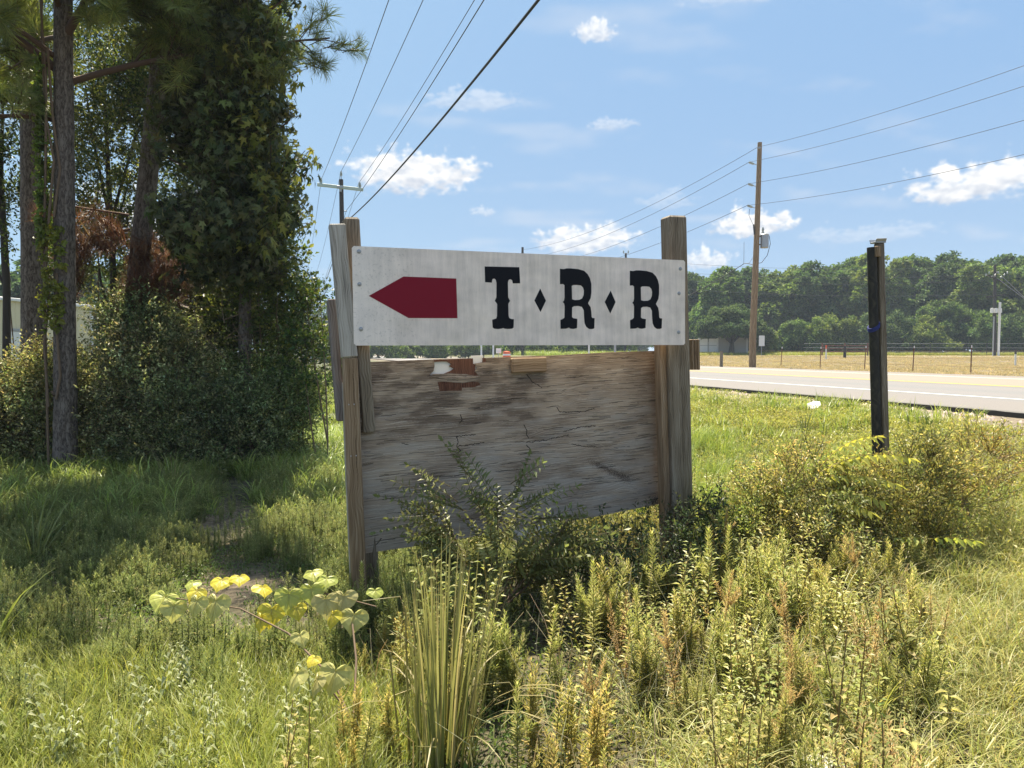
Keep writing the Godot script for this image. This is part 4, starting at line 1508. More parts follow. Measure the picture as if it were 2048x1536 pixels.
func trunk_path(base: Vector3, top: Vector3, n: int, bow := 0.0) -> Array:
	var a := []
	for i in n:
		var f := float(i) / (n - 1)
		a.append(base.lerp(top, f) + Vector3(bow * sin(f * PI), 0, 0.4 * bow * sin(f * 5.0)))
	return a


func taper(r0: float, r1: float, n: int, flare := 0.0) -> Array:
	var a := []
	for i in n:
		var f := float(i) / (n - 1)
		a.append(lerpf(r0, r1, f) + flare * exp(-f * n * 0.16))
	return a


func pine(label: String, base: Vector3, lean: Vector3, r: float, h: float, limbs: Array, tuft: Mesh, tint: Color, per_limb: int, ridge_n: FastNoiseLite, detailed: bool) -> Node3D:
	var o := thing("pine_tree", label, "pine tree", base, 0.0, "pine trees of the grove")
	var top := lean * h + Vector3.UP * h
	var mb := MB.new()
	var n := int(h / (0.07 if detailed else 0.2))
	mb.tube(trunk_path(Vector3(0, -0.2, 0), top, n, 0.05), taper(r, r * 0.45, n, r * 0.22), 44 if detailed else 26, Color.WHITE, ridge_n, 0.16 if detailed else 0.1)
	part("trunk", mb, M.pine_bark, o)
	var places := []
	var tints := []
	for l in limbs:   # [height, azimuth, length, rise, droop, radius]
		var start := lean * float(l[0]) + Vector3(0, l[0], 0)
		var d := Vector3(cos(l[1]), 0, sin(l[1]))
		var path := []
		var rr := []
		for i in 9:
			var f := i / 8.0
			path.append(start + d * l[2] * f + Vector3.UP * (l[3] * f - l[4] * f * f) + Vector3(0.06 * sin(f * 9.0 + l[1]), 0.05 * sin(f * 7.0), 0.06 * cos(f * 8.0 + l[1])) * f)
			rr.append(lerpf(l[5], l[5] * 0.22, f))
		mb = MB.new()
		mb.tube(path, rr, 8, Color.WHITE, null, 0.0, false)
		for k in int(per_limb / 9 * (1.7 if l[0] < 7.9 else 0.06 if l[0] < 10.4 else 0.5)):   # twigs
			var f := rng.randf_range(0.3, 1.0)
			var p: Vector3 = path[int(f * 8.0)]
			var q := p + (d * 0.5 + ball() * 0.8 + Vector3(0, 0.25, 0)).normalized() * rng.randf_range(0.3, 0.75)
			mb.tube([p, p.lerp(q, 0.5) + Vector3(0, 0.04, 0), q], [0.010, 0.008, 0.004], 4, Color.WHITE, null, 0.0, false)
			for j in 9:
				var g := rng.randf_range(0.35, 1.05)
				places.append(facing(p.lerp(q, g) + ball() * 0.12, (q - p).normalized() + ball() * 0.7 + Vector3(0, 0.3, 0), rng.randf() * TAU, rng.randf_range(0.8, 1.2)))
				tints.append(vary(tint, 0.25))
		part("limb", mb, M.limb_bark, o)
	many("needles", tuft, places, tints, o).set_meta("kind", "stuff")
	return o


func shrub(called: String, label: String, base: Vector3, lobes: Array, mesh: Mesh, n: int, tint: Color, group: String, s0 := 0.8, s1 := 1.3, inner := 0.45, category := "shrub") -> Node3D:
	var o := thing(called, label, category, base, 0.0, group)
	var mb := MB.new()
	for l in lobes:
		for k in (1 if category == "tree" else 3):
			var foot := Vector3(l[0].x * 0.5, 0, l[0].z * 0.5) + ball() * Vector3(0.2, 0, 0.2)
			var head: Vector3 = l[0] + ball() * l[1] * 0.7
			mb.tube([foot, foot.lerp(head, 0.5) + ball() * 0.08, head], [0.014, 0.010, 0.004], 5, Color.WHITE, null, 0.0, false)
	part("stems", mb, M.vine_stem, o).set_meta("kind", "stuff")
	if category == "shrub":
		var more := []
		for l in lobes:
			for k in 5:
				var d := (ball() + Vector3(0, 0.3, 0.25)).normalized()
				var r: float = l[1].length() * rng.randf_range(0.16, 0.3)
				more.append([l[0] + d * l[1] * rng.randf_range(0.75, 1.08), Vector3(r, r * rng.randf_range(0.6, 1.1), r)])
		var shrunk := []
		for l in lobes:
			shrunk.append([l[0], l[1] * 0.88])
		lobes = shrunk + more
	var g := fill_lobes(lobes, n, s0, s1, tint, 0.42 if category == "shrub" else 0.25, inner)
	many("foliage", mesh, g[0], g[1], o).set_meta("kind", "stuff")
	return o


func build_grove() -> void:
	var plates := FastNoiseLite.new()
	plates.seed = 15
	plates.noise_type = FastNoiseLite.TYPE_CELLULAR
	plates.cellular_return_type = FastNoiseLite.RETURN_DISTANCE2_SUB
	plates.frequency = 3.4
	plates.fractal_type = FastNoiseLite.FRACTAL_FBM
	plates.fractal_octaves = 2
	var green := needle_tuft([Color(0.15, 0.18, 0.045), Color(0.21, 0.225, 0.06), Color(0.12, 0.145, 0.04)], 40, 0.25, 0.2)
	var dead := needle_tuft([Color(0.085, 0.032, 0.018), Color(0.13, 0.058, 0.03), Color(0.05, 0.022, 0.014), Color(0.17, 0.10, 0.06)], 46, 0.26, 0.85)

	# nearest pine, ivy on its left side
	var p1 := Vector3(-5.83, 0, -9.4)
	var l1 := []
	for l in [[5.15, 2.5, 2.3, 1.7, 0.2, 0.055], [5.0, -0.25, 3.3, 1.4, 0.5, 0.045], [5.5, 0.35, 1.5, 1.6, 0.0, 0.06], [4.75, 3.3, 2.4, 0.5, 0.7, 0.035], [4.55, 2.9, 2.0, 0.2, 0.6, 0.03], [5.6, 3.9, 2.6, 0.7, 0.5, 0.035], [5.9, 1.2, 2.2, 0.9, 0.4, 0.04], [5.3, 2.0, 2.2, 0.9, 0.4, 0.035], [6.2, 3.6, 2.8, 1.0, 0.2, 0.06], [6.6, 0.1, 3.0, 1.0, 0.4, 0.06], [7.2, 1.7, 2.4, 1.0, 0.3, 0.05], [7.4, 5.0, 2.8, 1.0, 0.3, 0.05]]:
		l1.append(l)
	for i in 12:
		l1.append([8.0 + 0.5 * i, i * 2.4, 2.9 - 0.14 * i, 0.9, 0.2, 0.05])
	pine("nearest pine, scaly grey trunk with a vine climbing its left side", p1, Vector3(0.016, 0, 0), 0.158, 14.5, l1, green, Color(1, 1, 1), 120, plates, true)
	# pine behind it on the left
	var l2 := []
	for i in 14:
		l2.append([6.8 + 0.6 * i, i * 2.4 + 1.0, 3.0 - 0.1 * i, 0.8, 0.3, 0.05])
	pine("pine behind the nearest one at the left edge, plain trunk", Vector3(-7.62, 0, -11.5), Vector3(0.012, 0, 0), 0.185, 16.0, l2, green, Color(0.9, 1, 1), 100, plates, false)
	# leaning pine in the middle with dead red needles
	var l3 := []
	for l in [[6.3, -0.1, 1.6, 0.5, 0.9, 0.05], [6.6, 0.5, 1.6, 0.9, 0.7, 0.05], [5.9, 1.0, 1.7, 0.7, 0.8, 0.045], [7.0, 0.0, 1.5, 0.8, 0.6, 0.05], [7.3, 5.6, 1.5, 0.6, 0.6, 0.05], [6.8, 0.9, 1.9, 0.6, 0.8, 0.05], [6.5, 1.5, 2.0, 0.4, 0.9, 0.05]]:
		l3.append(l)
	for i in 16:
		l3.append([7.5 + 0.45 * i, i * 2.4, 3.1 - 0.1 * i, 0.8, 0.3, 0.05])
	var base3 := Vector3(-6.02, 0, -11.0)
	pine("middle pine leaning right, grey trunk between the nearest pine and the big leafy tree", base3, Vector3(0.122, 0, 0), 0.175, 14.5, l3, green, Color(0.95, 1, 1), 130, plates, false)
	# dead branches with hanging red needles
	var places := []
	var tints := []
	var db := thing("dead_branch", "dead drooping pine branches with rust red needles between the trunks", "dead branch", Vector3(-5.7, 2.7, -10.7))
	var mb := MB.new()
	for q in [[Vector3(0.1, 0.7, 0), Vector3(-0.75, 0.35, 0.4), Vector3(-0.5, -0.15, 0.5)], [Vector3(0.1, 0.7, 0), Vector3(-0.2, 0.5, 0.5), Vector3(-0.35, 0.05, 0.6)], [Vector3(0.15, 0.6, 0), Vector3(0.75, 0.35, 0.4), Vector3(1.1, -0.1, 0.35)], [Vector3(0.15, 0.5, 0), Vector3(0.6, 0.1, 0.45), Vector3(0.9, -0.25, 0.45)], [Vector3(0.1, 0.9, 0), Vector3(-0.5, 0.95, 0.4), Vector3(-0.75, 0.75, 0.5)], [Vector3(0.1, 0.3, 0), Vector3(0.35, -0.1, 0.4), Vector3(0.5, -0.3, 0.5)]]:
		mb.tube(q, [0.02, 0.014, 0.006], 5, Color.WHITE, null, 0.0, false)
		for k in 26:
			var f := rng.randf_range(0.4, 1.0)
			var p: Vector3 = (q[0] as Vector3).lerp(q[1], f * 2.0 - 0.4) if f < 0.6 else (q[1] as Vector3).lerp(q[2], (f - 0.6) * 2.5)
			places.append(facing(p + ball() * 0.17, Vector3(rng.randf_range(-0.6, 0.6), -1.0, rng.randf_range(-0.3, 0.6)), rng.randf() * TAU, rng.randf_range(0.8, 1.25)))
			tints.append(vary(Color.WHITE, 0.3))
	part("branch", mb, M.limb_bark, db)
	many("dead_needles", dead, places, tints, db).set_meta("kind", "stuff")

	# climbing vine on the nearest pine
	var vine := thing("climbing_vine", "climbing vine with small lobed leaves on the nearest pine's trunk", "vine", p1)
	mb = MB.new()
	for q in [[Vector3(-0.10, 0.9, 0.15), Vector3(-0.15, 1.7, 0.12), Vector3(-0.04, 2.25, 0.17), Vector3(-0.08, 2.8, 0.15), Vector3(0.0, 3.4, 0.17), Vector3(0.07, 4.0, 0.17), Vector3(-0.02, 4.6, 0.17), Vector3(-0.05, 5.5, 0.16), Vector3(0.02, 7.0, 0.16)], [Vector3(-0.15, 0.1, 0.10), Vector3(-0.16, 1.2, 0.08), Vector3(-0.13, 2.2, 0.12), Vector3(-0.11, 3.0, 0.12), Vector3(-0.02, 4.2, 0.18), Vector3(0.0, 5.0, 0.17), Vector3(-0.08, 6.5, 0.15)], [Vector3(0.05, 3.3, 0.17), Vector3(0.12, 3.9, 0.13), Vector3(0.06, 4.6, 0.16), Vector3(0.03, 5.4, 0.17)], [Vector3(-0.03, 1.1, 0.18), Vector3(0.02, 1.0, 0.18), Vector3(0.07, 1.3, 0.16), Vector3(0.04, 2.0, 0.17), Vector3(0.06, 2.6, 0.16)]]:
		var rr := []
		for i in q.size():
			rr.append(0.017 if i < 6 else 0.012)
		mb.tube(q, rr, 6)
	part("stems", mb, M.vine_stem, vine)
	var ivy := leaf_spray([Color(0.13, 0.19, 0.035), Color(0.18, 0.23, 0.04), Color(0.10, 0.15, 0.03)], 12, 0.075, 0.6, 0.12, M.leaf)
	var pl := []
	var tn := []
	for k in 150:
		var y := rng.randf_range(2.9, 5.3)
		var a := rng.randf_range(2.1, 3.7)
		pl.append(facing(Vector3(cos(a) * 0.17 + 0.016 * y, y, sin(a) * 0.17), Vector3(cos(a), 0.2, sin(a)) + ball() * 0.4, rng.randf() * TAU, rng.randf_range(0.7, 1.2)))
		tn.append(vary(Color(1, 1, 1), 0.3))
	for k in 80:
		var y := rng.randf_range(1.9, 3.2)
		var a := rng.randf_range(1.0, 2.6)
		pl.append(facing(Vector3(cos(a) * 0.17 + 0.016 * y, y, sin(a) * 0.17), Vector3(cos(a), -0.3, sin(a)) + ball() * 0.4, rng.randf() * TAU, rng.randf_range(0.6, 1.0)))
		tn.append(vary(Color(1.35, 1.05, 0.9), 0.3))
	many("leaves", ivy, pl, tn, vine).set_meta("kind", "stuff")

	# big tree with lobed leaves that leans over the thicket's right end
	var tree := thing("broadleaf_tree", "dark broadleaf tree with lobed glossy leaves left of the sign", "tree", Vector3(-3.89, 0, -10.5))
	mb = MB.new()
	mb.tube(trunk_path(Vector3(0, -0.2, 0), Vector3(0.05, 7.6, 0), 70, 0.03), taper(0.115, 0.05, 70, 0.03), 30, Color.WHITE, plates, 0.14)
	part("trunk", mb, M.pine_bark, tree)
	mb = MB.new()
	for l in [[2.6, 2.9, 1.0, 0.3], [3.0, 0.1, 0.9, 0.5], [3.3, 1.6, 0.9, 0.3], [3.8, 2.6, 1.1, 0.5], [4.2, 0.4, 0.9, 0.6], [4.6, 4.0, 0.9, 0.5], [5.0, 1.2, 0.8, 0.6], [5.6, 2.9, 0.8, 0.5], [6.0, 0.3, 0.8, 0.5]]:
		var s := Vector3(0, l[0], 0)
		var d: Vector3 = Vector3(cos(l[1]), 0, sin(l[1])) * float(l[2])
		mb.tube([s, s + d * 0.5 + Vector3(0, l[3] * 0.6, 0), s + d + Vector3(0, l[3], 0)], [0.03, 0.02, 0.008], 6, Color.WHITE, null, 0.0, false)
	part("branches", mb, M.limb_bark, tree)
	var dk := [Color(0.028, 0.037, 0.014), Color(0.040, 0.049, 0.018), Color(0.052, 0.062, 0.022), Color(0.080, 0.088, 0.030)]
	var big := lobed_spray(dk, 13, 0.125)
	var o3 := Vector3(-3.89, 0, -10.5)
	var lobes := []
	for l in [[Vector3(-3.95, 4.5, -10.3), Vector3(0.85, 1.1, 0.8)], [Vector3(-4.0, 3.25, -9.9), Vector3(0.82, 0.62, 0.7)], [Vector3(-3.45, 3.5, -10.2), Vector3(0.5, 1.0, 0.6)], [Vector3(-4.45, 4.9, -10.2), Vector3(0.5, 0.8, 0.6)], [Vector3(-3.55, 5.3, -10.3), Vector3(0.55, 0.8, 0.7)], [Vector3(-4.0, 6.3, -10.4), Vector3(0.8, 0.8, 0.8)], [Vector3(-3.8, 7.5, -10.5), Vector3(0.9, 0.9, 0.9)], [Vector3(-4.35, 2.95, -10.1), Vector3(0.5, 0.5, 0.5)]]:
		lobes.append([l[0] - o3, l[1]])
	var clusters := []
	for l in lobes:   # the crown breaks up into boughs with dark gaps between them
		for k in 9:
			var d := ball().normalized()
			var r := rng.randf_range(0.17, 0.34)
			clusters.append([l[0] + d * l[1] * rng.randf_range(0.5, 1.0), Vector3(r * 1.2, r, r * 1.2)])
		clusters.append([l[0], l[1] * 0.6])
	lobes = clusters
	var g := fill_lobes(lobes, 1250, 0.75, 1.25, Color(1, 1, 1), 0.5, 0.3)
	for i in g[0].size():   # right side leaves tinted bright yellow, as if light shone through
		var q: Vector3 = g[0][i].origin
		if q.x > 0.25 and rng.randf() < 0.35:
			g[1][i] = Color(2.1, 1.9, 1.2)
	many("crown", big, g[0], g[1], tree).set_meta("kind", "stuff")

	# thin trees on its right, paler leaves against the sky
	var pale := leaf_spray([Color(0.075, 0.105, 0.022), Color(0.12, 0.14, 0.03), Color(0.05, 0.08, 0.02)], 27, 0.068, 0.66, 0.3, M.leaf)
	var lit := shrub("slender_tree", "slender tree with yellow green leaves against the sky at the grove's right edge", Vector3(-3.3, 0, -10.7), [[Vector3(-0.25, 3.7, 0), Vector3(0.2, 0.9, 0.4)], [Vector3(-0.05, 2.6, 0.1), Vector3(0.3, 0.5, 0.4)], [Vector3(-0.45, 4.7, 0.1), Vector3(0.26, 0.7, 0.4)], [Vector3(0.2, 1.9, 0.2), Vector3(0.26, 0.5, 0.4)], [Vector3(-0.5, 2.2, 0.0), Vector3(0.5, 0.9, 0.5)], [Vector3(0.12, 2.1, 0.0), Vector3(0.3, 0.35, 0.3)]], pale, 300, Color(1, 1, 1), "", 0.7, 1.15, 0.2, "tree")
	lit.get_meta("label")
	shrub("slender_tree", "dark leafy sapling that reaches toward the sign's left board", Vector3(-2.7, 0, -10.0), [[Vector3(0.0, 2.15, 0), Vector3(0.22, 0.22, 0.3)], [Vector3(-0.1, 1.5, 0), Vector3(0.35, 0.4, 0.35)], [Vector3(0.12, 2.38, 0.1), Vector3(0.2, 0.12, 0.2)]], pale, 44, Color(0.55, 0.7, 0.7), "", 0.7, 1.1, 0.2, "tree")

	# small-leaved trees behind the trunks: dark with holes of sky
	var small := leaf_spray([Color(0.03, 0.05, 0.016), Color(0.06, 0.08, 0.02), Color(0.10, 0.12, 0.03), Color(0.15, 0.165, 0.045)], 42, 0.075, 0.5, 0.42, M.leaf_glossy)
	for t in [[Vector3(-8.4, 0, -15.0), "small leaved tree behind the gap between the two nearer pines", [[Vector3(0.6, 5.2, 0), Vector3(1.25, 1.7, 1.1)], [Vector3(0.0, 3.6, 0.2), Vector3(1.0, 0.8, 0.9)], [Vector3(-0.3, 7.2, 0), Vector3(1.6, 1.1, 1.2)], [Vector3(1.3, 7.0, 0.2), Vector3(1.1, 1.1, 1.0)], [Vector3(1.2, 3.4, 0.0), Vector3(0.6, 0.8, 0.7)]], 430, Color(1.1, 1.05, 1)], [Vector3(-10.6, 0, -15.0), "small leaved tree at the left edge behind the plain trunked pine", [[Vector3(0.2, 4.6, 0), Vector3(0.8, 0.9, 0.8)], [Vector3(0.0, 6.4, 0), Vector3(1.2, 1.1, 1.0)], [Vector3(-1.0, 5.0, 0), Vector3(1.0, 0.9, 0.9)], [Vector3(0.4, 8.0, 0), Vector3(1.4, 0.9, 1.0)]], 250, Color(0.8, 0.9, 0.9)], [Vector3(-5.8, 0, -14.5), "small leaved tree filling the gap behind the leaning pine", [[Vector3(0.0, 3.4, 0), Vector3(1.0, 1.2, 0.9)], [Vector3(0.3, 5.2, 0), Vector3(0.9, 1.3, 0.9)], [Vector3(-0.6, 6.6, 0), Vector3(1.1, 1.1, 0.9)], [Vector3(0.5, 2.0, 0.2), Vector3(0.9, 0.9, 0.8)], [Vector3(0.5, 4.0, 0.0), Vector3(0.8, 1.3, 0.8)], [Vector3(0.2, 7.6, 0), Vector3(1.1, 1.0, 0.9)]], 560, Color(0.8, 0.88, 0.85)]]:
		var b := shrub("understory_tree", t[1], t[0], t[2], small, int(t[3] * 2.0), t[4], "understory trees behind the pines", 0.8, 1.3, 0.15, "tree")
		mb = MB.new()
		mb.tube([Vector3(0.1, -0.1, 0), Vector3(0.2, 3.0, 0), Vector3(0.1, 7.0, 0)], [0.09, 0.07, 0.03], 8)
		for l in t[2]:
			mb.tube([Vector3(0.15, l[0].y * 0.6, 0), l[0] * Vector3(0.6, 0.85, 0.6), l[0]], [0.035, 0.025, 0.012], 5, Color.WHITE, null, 0.0, false)
		part("trunk", mb, M.far_bark, b)

	# the thicket in front of the trunks
	var yaupon := leaf_spray([Color(0.055, 0.064, 0.026), Color(0.085, 0.094, 0.038), Color(0.125, 0.13, 0.056), Color(0.19, 0.185, 0.095)], 60, 0.042, 0.5, 0.34, M.leaf_glossy)  # greens raised against the shade, palest leaves stand in for sun glints
	var T := "shrubs of the thicket under the pines"
	var list := [
		[Vector3(-7.6, 0, -10.2), "grey green shrub at the left edge under the pines", [[Vector3(0, 0.6, 0), Vector3(0.9, 0.65, 0.6)], [Vector3(-0.2, 0.7, 0.1), Vector3(0.6, 0.42, 0.5)], [Vector3(0.5, 0.7, 0.1), Vector3(0.5, 0.5, 0.5)]], 300, Color(1.15, 1.1, 1.0)],
		[Vector3(-8.6, 0, -12.2), "tall shrub before the cream building left of the nearest pine", [[Vector3(0.2, 0.55, 0), Vector3(0.7, 0.5, 0.6)], [Vector3(0.9, 0.6, 0), Vector3(0.6, 0.5, 0.6)], [Vector3(1.6, 0.9, 0.3), Vector3(0.4, 0.6, 0.5)]], 210, Color(1.3, 1.2, 1.1)],
		[Vector3(-5.2, 0, -10.1), "dense shrub right of the nearest pine's foot", [[Vector3(0, 0.6, 0), Vector3(0.75, 0.65, 0.6)], [Vector3(0.1, 1.35, -0.1), Vector3(0.7, 0.55, 0.5)], [Vector3(-0.2, 1.9, -0.4), Vector3(0.5, 0.4, 0.5)]], 320, Color(1.0, 1.0, 1.0)],
		[Vector3(-4.65, 0, -10.0), "rounded shrub in the middle of the thicket", [[Vector3(0, 0.6, 0.1), Vector3(0.7, 0.65, 0.6)], [Vector3(-0.1, 1.4, -0.2), Vector3(0.7, 0.5, 0.5)], [Vector3(-0.45, 1.95, -0.3), Vector3(0.5, 0.35, 0.4)]], 300, Color(0.9, 1.0, 0.95)],
		[Vector3(-3.8, 0, -9.9), "dark shrub at the foot of the broadleaf tree", [[Vector3(0, 0.4, 0.1), Vector3(0.65, 0.42, 0.6)], [Vector3(0.25, 0.75, -0.1), Vector3(0.4, 0.32, 0.4)]], 190, Color(0.7, 0.85, 0.8)],
		[Vector3(-3.4, 0, -10.6), "shrub at the thicket's right end beside the grassy lane", [[Vector3(0, 0.5, 0.1), Vector3(0.48, 0.55, 0.5)], [Vector3(-0.1, 1.1, 0), Vector3(0.38, 0.45, 0.4)]], 160, Color(0.85, 1.0, 0.8)],
		[Vector3(-6.4, 0, -9.9), "shrub just left of the nearest pine's foot", [[Vector3(0, 0.55, 0), Vector3(0.55, 0.55, 0.5)], [Vector3(0.0, 1.0, -0.2), Vector3(0.42, 0.45, 0.4)]], 190, Color(1.15, 1.1, 1.0)],
		[Vector3(-4.5, 0, -11.6), "shrub coloured dark as shade deep in the thicket behind the broadleaf trunk", [[Vector3(0, 1.4, 0), Vector3(1.3, 1.0, 0.5)], [Vector3(0.2, 2.4, 0), Vector3(1.2, 0.6, 0.4)]], 260, Color(0.28, 0.32, 0.3)],  # tint darkened to stand in for deep shade
	]
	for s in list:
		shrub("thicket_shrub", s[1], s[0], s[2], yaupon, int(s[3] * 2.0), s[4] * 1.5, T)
	# grey brush between the shrubs: bare tangled twigs
	mb = MB.new()
	for k in 46:
		var a := Vector3(rng.randf_range(-5.2, -3.2), rng.randf_range(0.9, 2.3), rng.randf_range(-10.6, -9.7))
		var d := Vector3(rng.randf_range(-0.6, 0.6), rng.randf_range(-0.5, 0.6), rng.randf_range(-0.2, 0.4))
		mb.tube([a, a + d * 0.5 + ball() * 0.06, a + d], [0.006, 0.005, 0.003], 4, Color.WHITE, null, 0.0, false)
	tag(part("bare_twigs", mb, M.vine_stem, self), "tangled bare grey twigs hanging in the thicket under the broadleaf tree", "twigs", "", "stuff")


# ---------------------------------------------------------------- the sign
func outline(a: Array, dx := 0.0, dy := 0.0) -> PackedVector2Array:
	var p := PackedVector2Array()
	for i in range(0, a.size(), 2):
		p.append(Vector2(a[i] + dx, a[i + 1] + dy))
	return p


func build_sign() -> void:
	var turn := atan2(0.79, 2.234)
	var o := thing("roadside_sign", "weathered wooden roadside sign with a TRR arrow panel above bare plywood", "sign", Vector3(-0.975, 0, -4.48), turn)
	var X := Transform3D(Basis(Vector3.UP, turn), Vector3(-0.975, 0, -4.48)).affine_inverse()
	var tilt_l := Basis(Vector3.UP, -0.02) * Basis(Vector3(0, 0, 1), 0.056)
	var tilt_r := Basis(Vector3(0, 0, 1), 0.033)
	# left post and the boards nailed to it: [name, world centre top, world centre bottom, width, depth, material]
	var L := [
		["post", Vector3(-1.028, 2.45, -4.66), Vector3(-0.90, -0.3, -4.66), 0.098, 0.12, M.old_post, 0.014],
		["upper_board", Vector3(-1.078, 2.385, -4.50), Vector3(-1.009, 1.566, -4.50), 0.098, 0.06, M.grey_board, 0.007],
		["lower_board", Vector3(-1.008, 1.563, -4.503), Vector3(-0.952, -0.25, -4.503), 0.092, 0.06, M.brown_board, 0.006],
		["side_plank", Vector3(-1.138, 1.93, -4.58), Vector3(-1.085, 1.165, -4.58), 0.052, 0.10, M.dark_plank, 0.006],
		["splint", Vector3(-0.962, 2.0, -4.575), Vector3(-0.905, 1.09, -4.575), 0.075, 0.045, M.old_post, 0.006],
	]
	for l in L:
		var a: Vector3 = X * l[1]
		var b: Vector3 = X * l[2]
		var up := (a - b).normalized()
		var x := up.cross(Vector3(0.0, 0, 1)).normalized()
		x = -x if x.x < 0 else x
		var B := Basis(x, up, x.cross(up))
		var mb := MB.new()
		mb.box(Transform3D(B, (a + b) * 0.5), Vector3(l[3], (a - b).length(), l[4]), l[6])
		var q := part(l[0], mb, l[5], o)
		if l[0] == "lower_board":
			for s in [[0.34, -0.02], [0.34, 0.012], [0.02, -0.02], [0.02, 0.012]]:
				var nm := MB.new()
				nm.lathe(Transform3D(B * Basis(Vector3.RIGHT, PI / 2), (a + b) * 0.5 + up * (0.28 + s[0]) + x * s[1] + B.z * 0.0305), [Vector2(0.0, 0.0), Vector2(0.0045, 0.0), Vector2(0.004, 0.002), Vector2(0, 0.0025)], 8)
				part("nail", nm, M.grey_steel, q)
	# weathered green streak board behind the lower board's left edge
	var gb := MB.new()
	gb.box(Transform3D(Basis(Vector3(0, 0, 1), 0.031), X * Vector3(-1.02, 0.56, -4.56)), Vector3(0.05, 1.7, 0.05), 0.005)
	part("backing_board", gb, M.grey_board, o)
	var R := [
		["post", Vector3(1.213, 2.615, -5.50), Vector3(1.31, -0.3, -5.50), 0.152, 0.14, M.old_post, 0.014],
		["face_board", Vector3(1.198, 1.66, -5.405), Vector3(1.268, -0.2, -5.405), 0.10, 0.042, M.old_post, 0.006],
		["edge_board", Vector3(1.106, 1.66, -5.43), Vector3(1.172, -0.1, -5.43), 0.055, 0.09, M.brown_board, 0.006],
	]
	for l in R:
		var a: Vector3 = X * l[1]
		var b: Vector3 = X * l[2]
		var up := (a - b).normalized()
		var x := up.cross(Vector3(0, 0, 1)).normalized()
		x = -x if x.x < 0 else x
		var mb := MB.new()
		mb.box(Transform3D(Basis(x, up, x.cross(up)), (a + b) * 0.5), Vector3(l[3], (a - b).length(), l[4]), l[6])
		part(l[0], mb, l[5], o)
	for k in 3:   # short slats behind the right post
		var mb := MB.new()
		mb.box(Transform3D(tilt_r, X * Vector3(1.392 + 0.022 * k, 1.58, -5.62 - 0.002 * k)), Vector3(0.02, 0.235, 0.045), 0.003)
		part("slat", mb, M.brown_board, o)

	# arrow panel
	var PT := Transform3D(Basis(Vector3(2.3665 / 2.42, 0.011 / 2.42, 0), Vector3(-0.012, 1, 0), Vector3(0, 0, 1)), Vector3(0, 1.640, 0))
	var mb := MB.new()
	var pane := PackedVector2Array([Vector2(0.012, 0), Vector2(2.408, 0), Vector2(2.42, 0.012), Vector2(2.42, 0.598), Vector2(2.408, 0.61), Vector2(0.012, 0.61), Vector2(0, 0.598), Vector2(0, 0.012)])
	mb.prism(PT, pane, -0.006, 0.0, Color.WHITE, Vector2(0, 0.61), Vector2(1.0 / 2.42, -1.0 / 0.61))
	var panel := part("sign_panel", mb, M.panel_face, o)
	mb = MB.new()
	mb.prism(PT, outline([0.099, 0.307, 0.323, 0.433, 0.673, 0.430, 0.677, 0.175, 0.350, 0.173]), 0.0002, 0.0014)
	part("arrow", mb, M.arrow_red, panel)
	var letter_t := outline([0.870, 0.514, 1.116, 0.517, 1.121, 0.411, 1.068, 0.409, 1.064, 0.429, 1.051, 0.437, 1.038, 0.430, 1.033, 0.413, 1.034, 0.316, 1.047, 0.294, 1.034, 0.274, 1.035, 0.195, 1.040, 0.181, 1.054, 0.174, 1.073, 0.173, 1.070, 0.118, 1.059, 0.110, 1.028, 0.108, 1.004, 0.110, 0.996, 0.115, 0.984, 0.110, 0.958, 0.107, 0.933, 0.109, 0.921, 0.117, 0.918, 0.167, 0.929, 0.171, 0.947, 0.176, 0.953, 0.194, 0.955, 0.271, 0.938, 0.292, 0.950, 0.315, 0.952, 0.410, 0.947, 0.430, 0.935, 0.438, 0.923, 0.432, 0.919, 0.410, 0.872, 0.412])
	mb = MB.new()
	mb.prism(PT, letter_t, 0.0002, 0.0014)
	part("letter", mb, M.letter_black, panel)
	var R_out := [1.416, 0.517, 1.443, 0.515, 1.466, 0.521, 1.498, 0.522, 1.554, 0.519, 1.600, 0.509, 1.628, 0.486, 1.645, 0.458, 1.655, 0.421, 1.655, 0.362, 1.649, 0.324, 1.628, 0.288, 1.648, 0.261, 1.654, 0.228, 1.656, 0.194, 1.662, 0.187, 1.679, 0.186, 1.676, 0.116, 1.660, 0.111, 1.636, 0.111, 1.613, 0.126, 1.601, 0.151, 1.597, 0.193, 1.595, 0.239, 1.581, 0.262, 1.553, 0.268, 1.520, 0.266, 1.506, 0.257, 1.504, 0.192, 1.515, 0.184, 1.545, 0.180, 1.542, 0.117, 1.514, 0.111, 1.491, 0.113, 1.479, 0.120, 1.468, 0.115, 1.454, 0.112, 1.417, 0.111, 1.416, 0.171, 1.436, 0.179, 1.447, 0.188, 1.449, 0.266, 1.445, 0.283, 1.435, 0.293, 1.445, 0.304, 1.449, 0.324, 1.449, 0.407, 1.438, 0.415, 1.415, 0.413]
	var R_in := [1.504, 0.404, 1.516, 0.410, 1.544, 0.411, 1.574, 0.409, 1.591, 0.394, 1.597, 0.373, 1.595, 0.344, 1.583, 0.320, 1.562, 0.310, 1.525, 0.308, 1.506, 0.313]
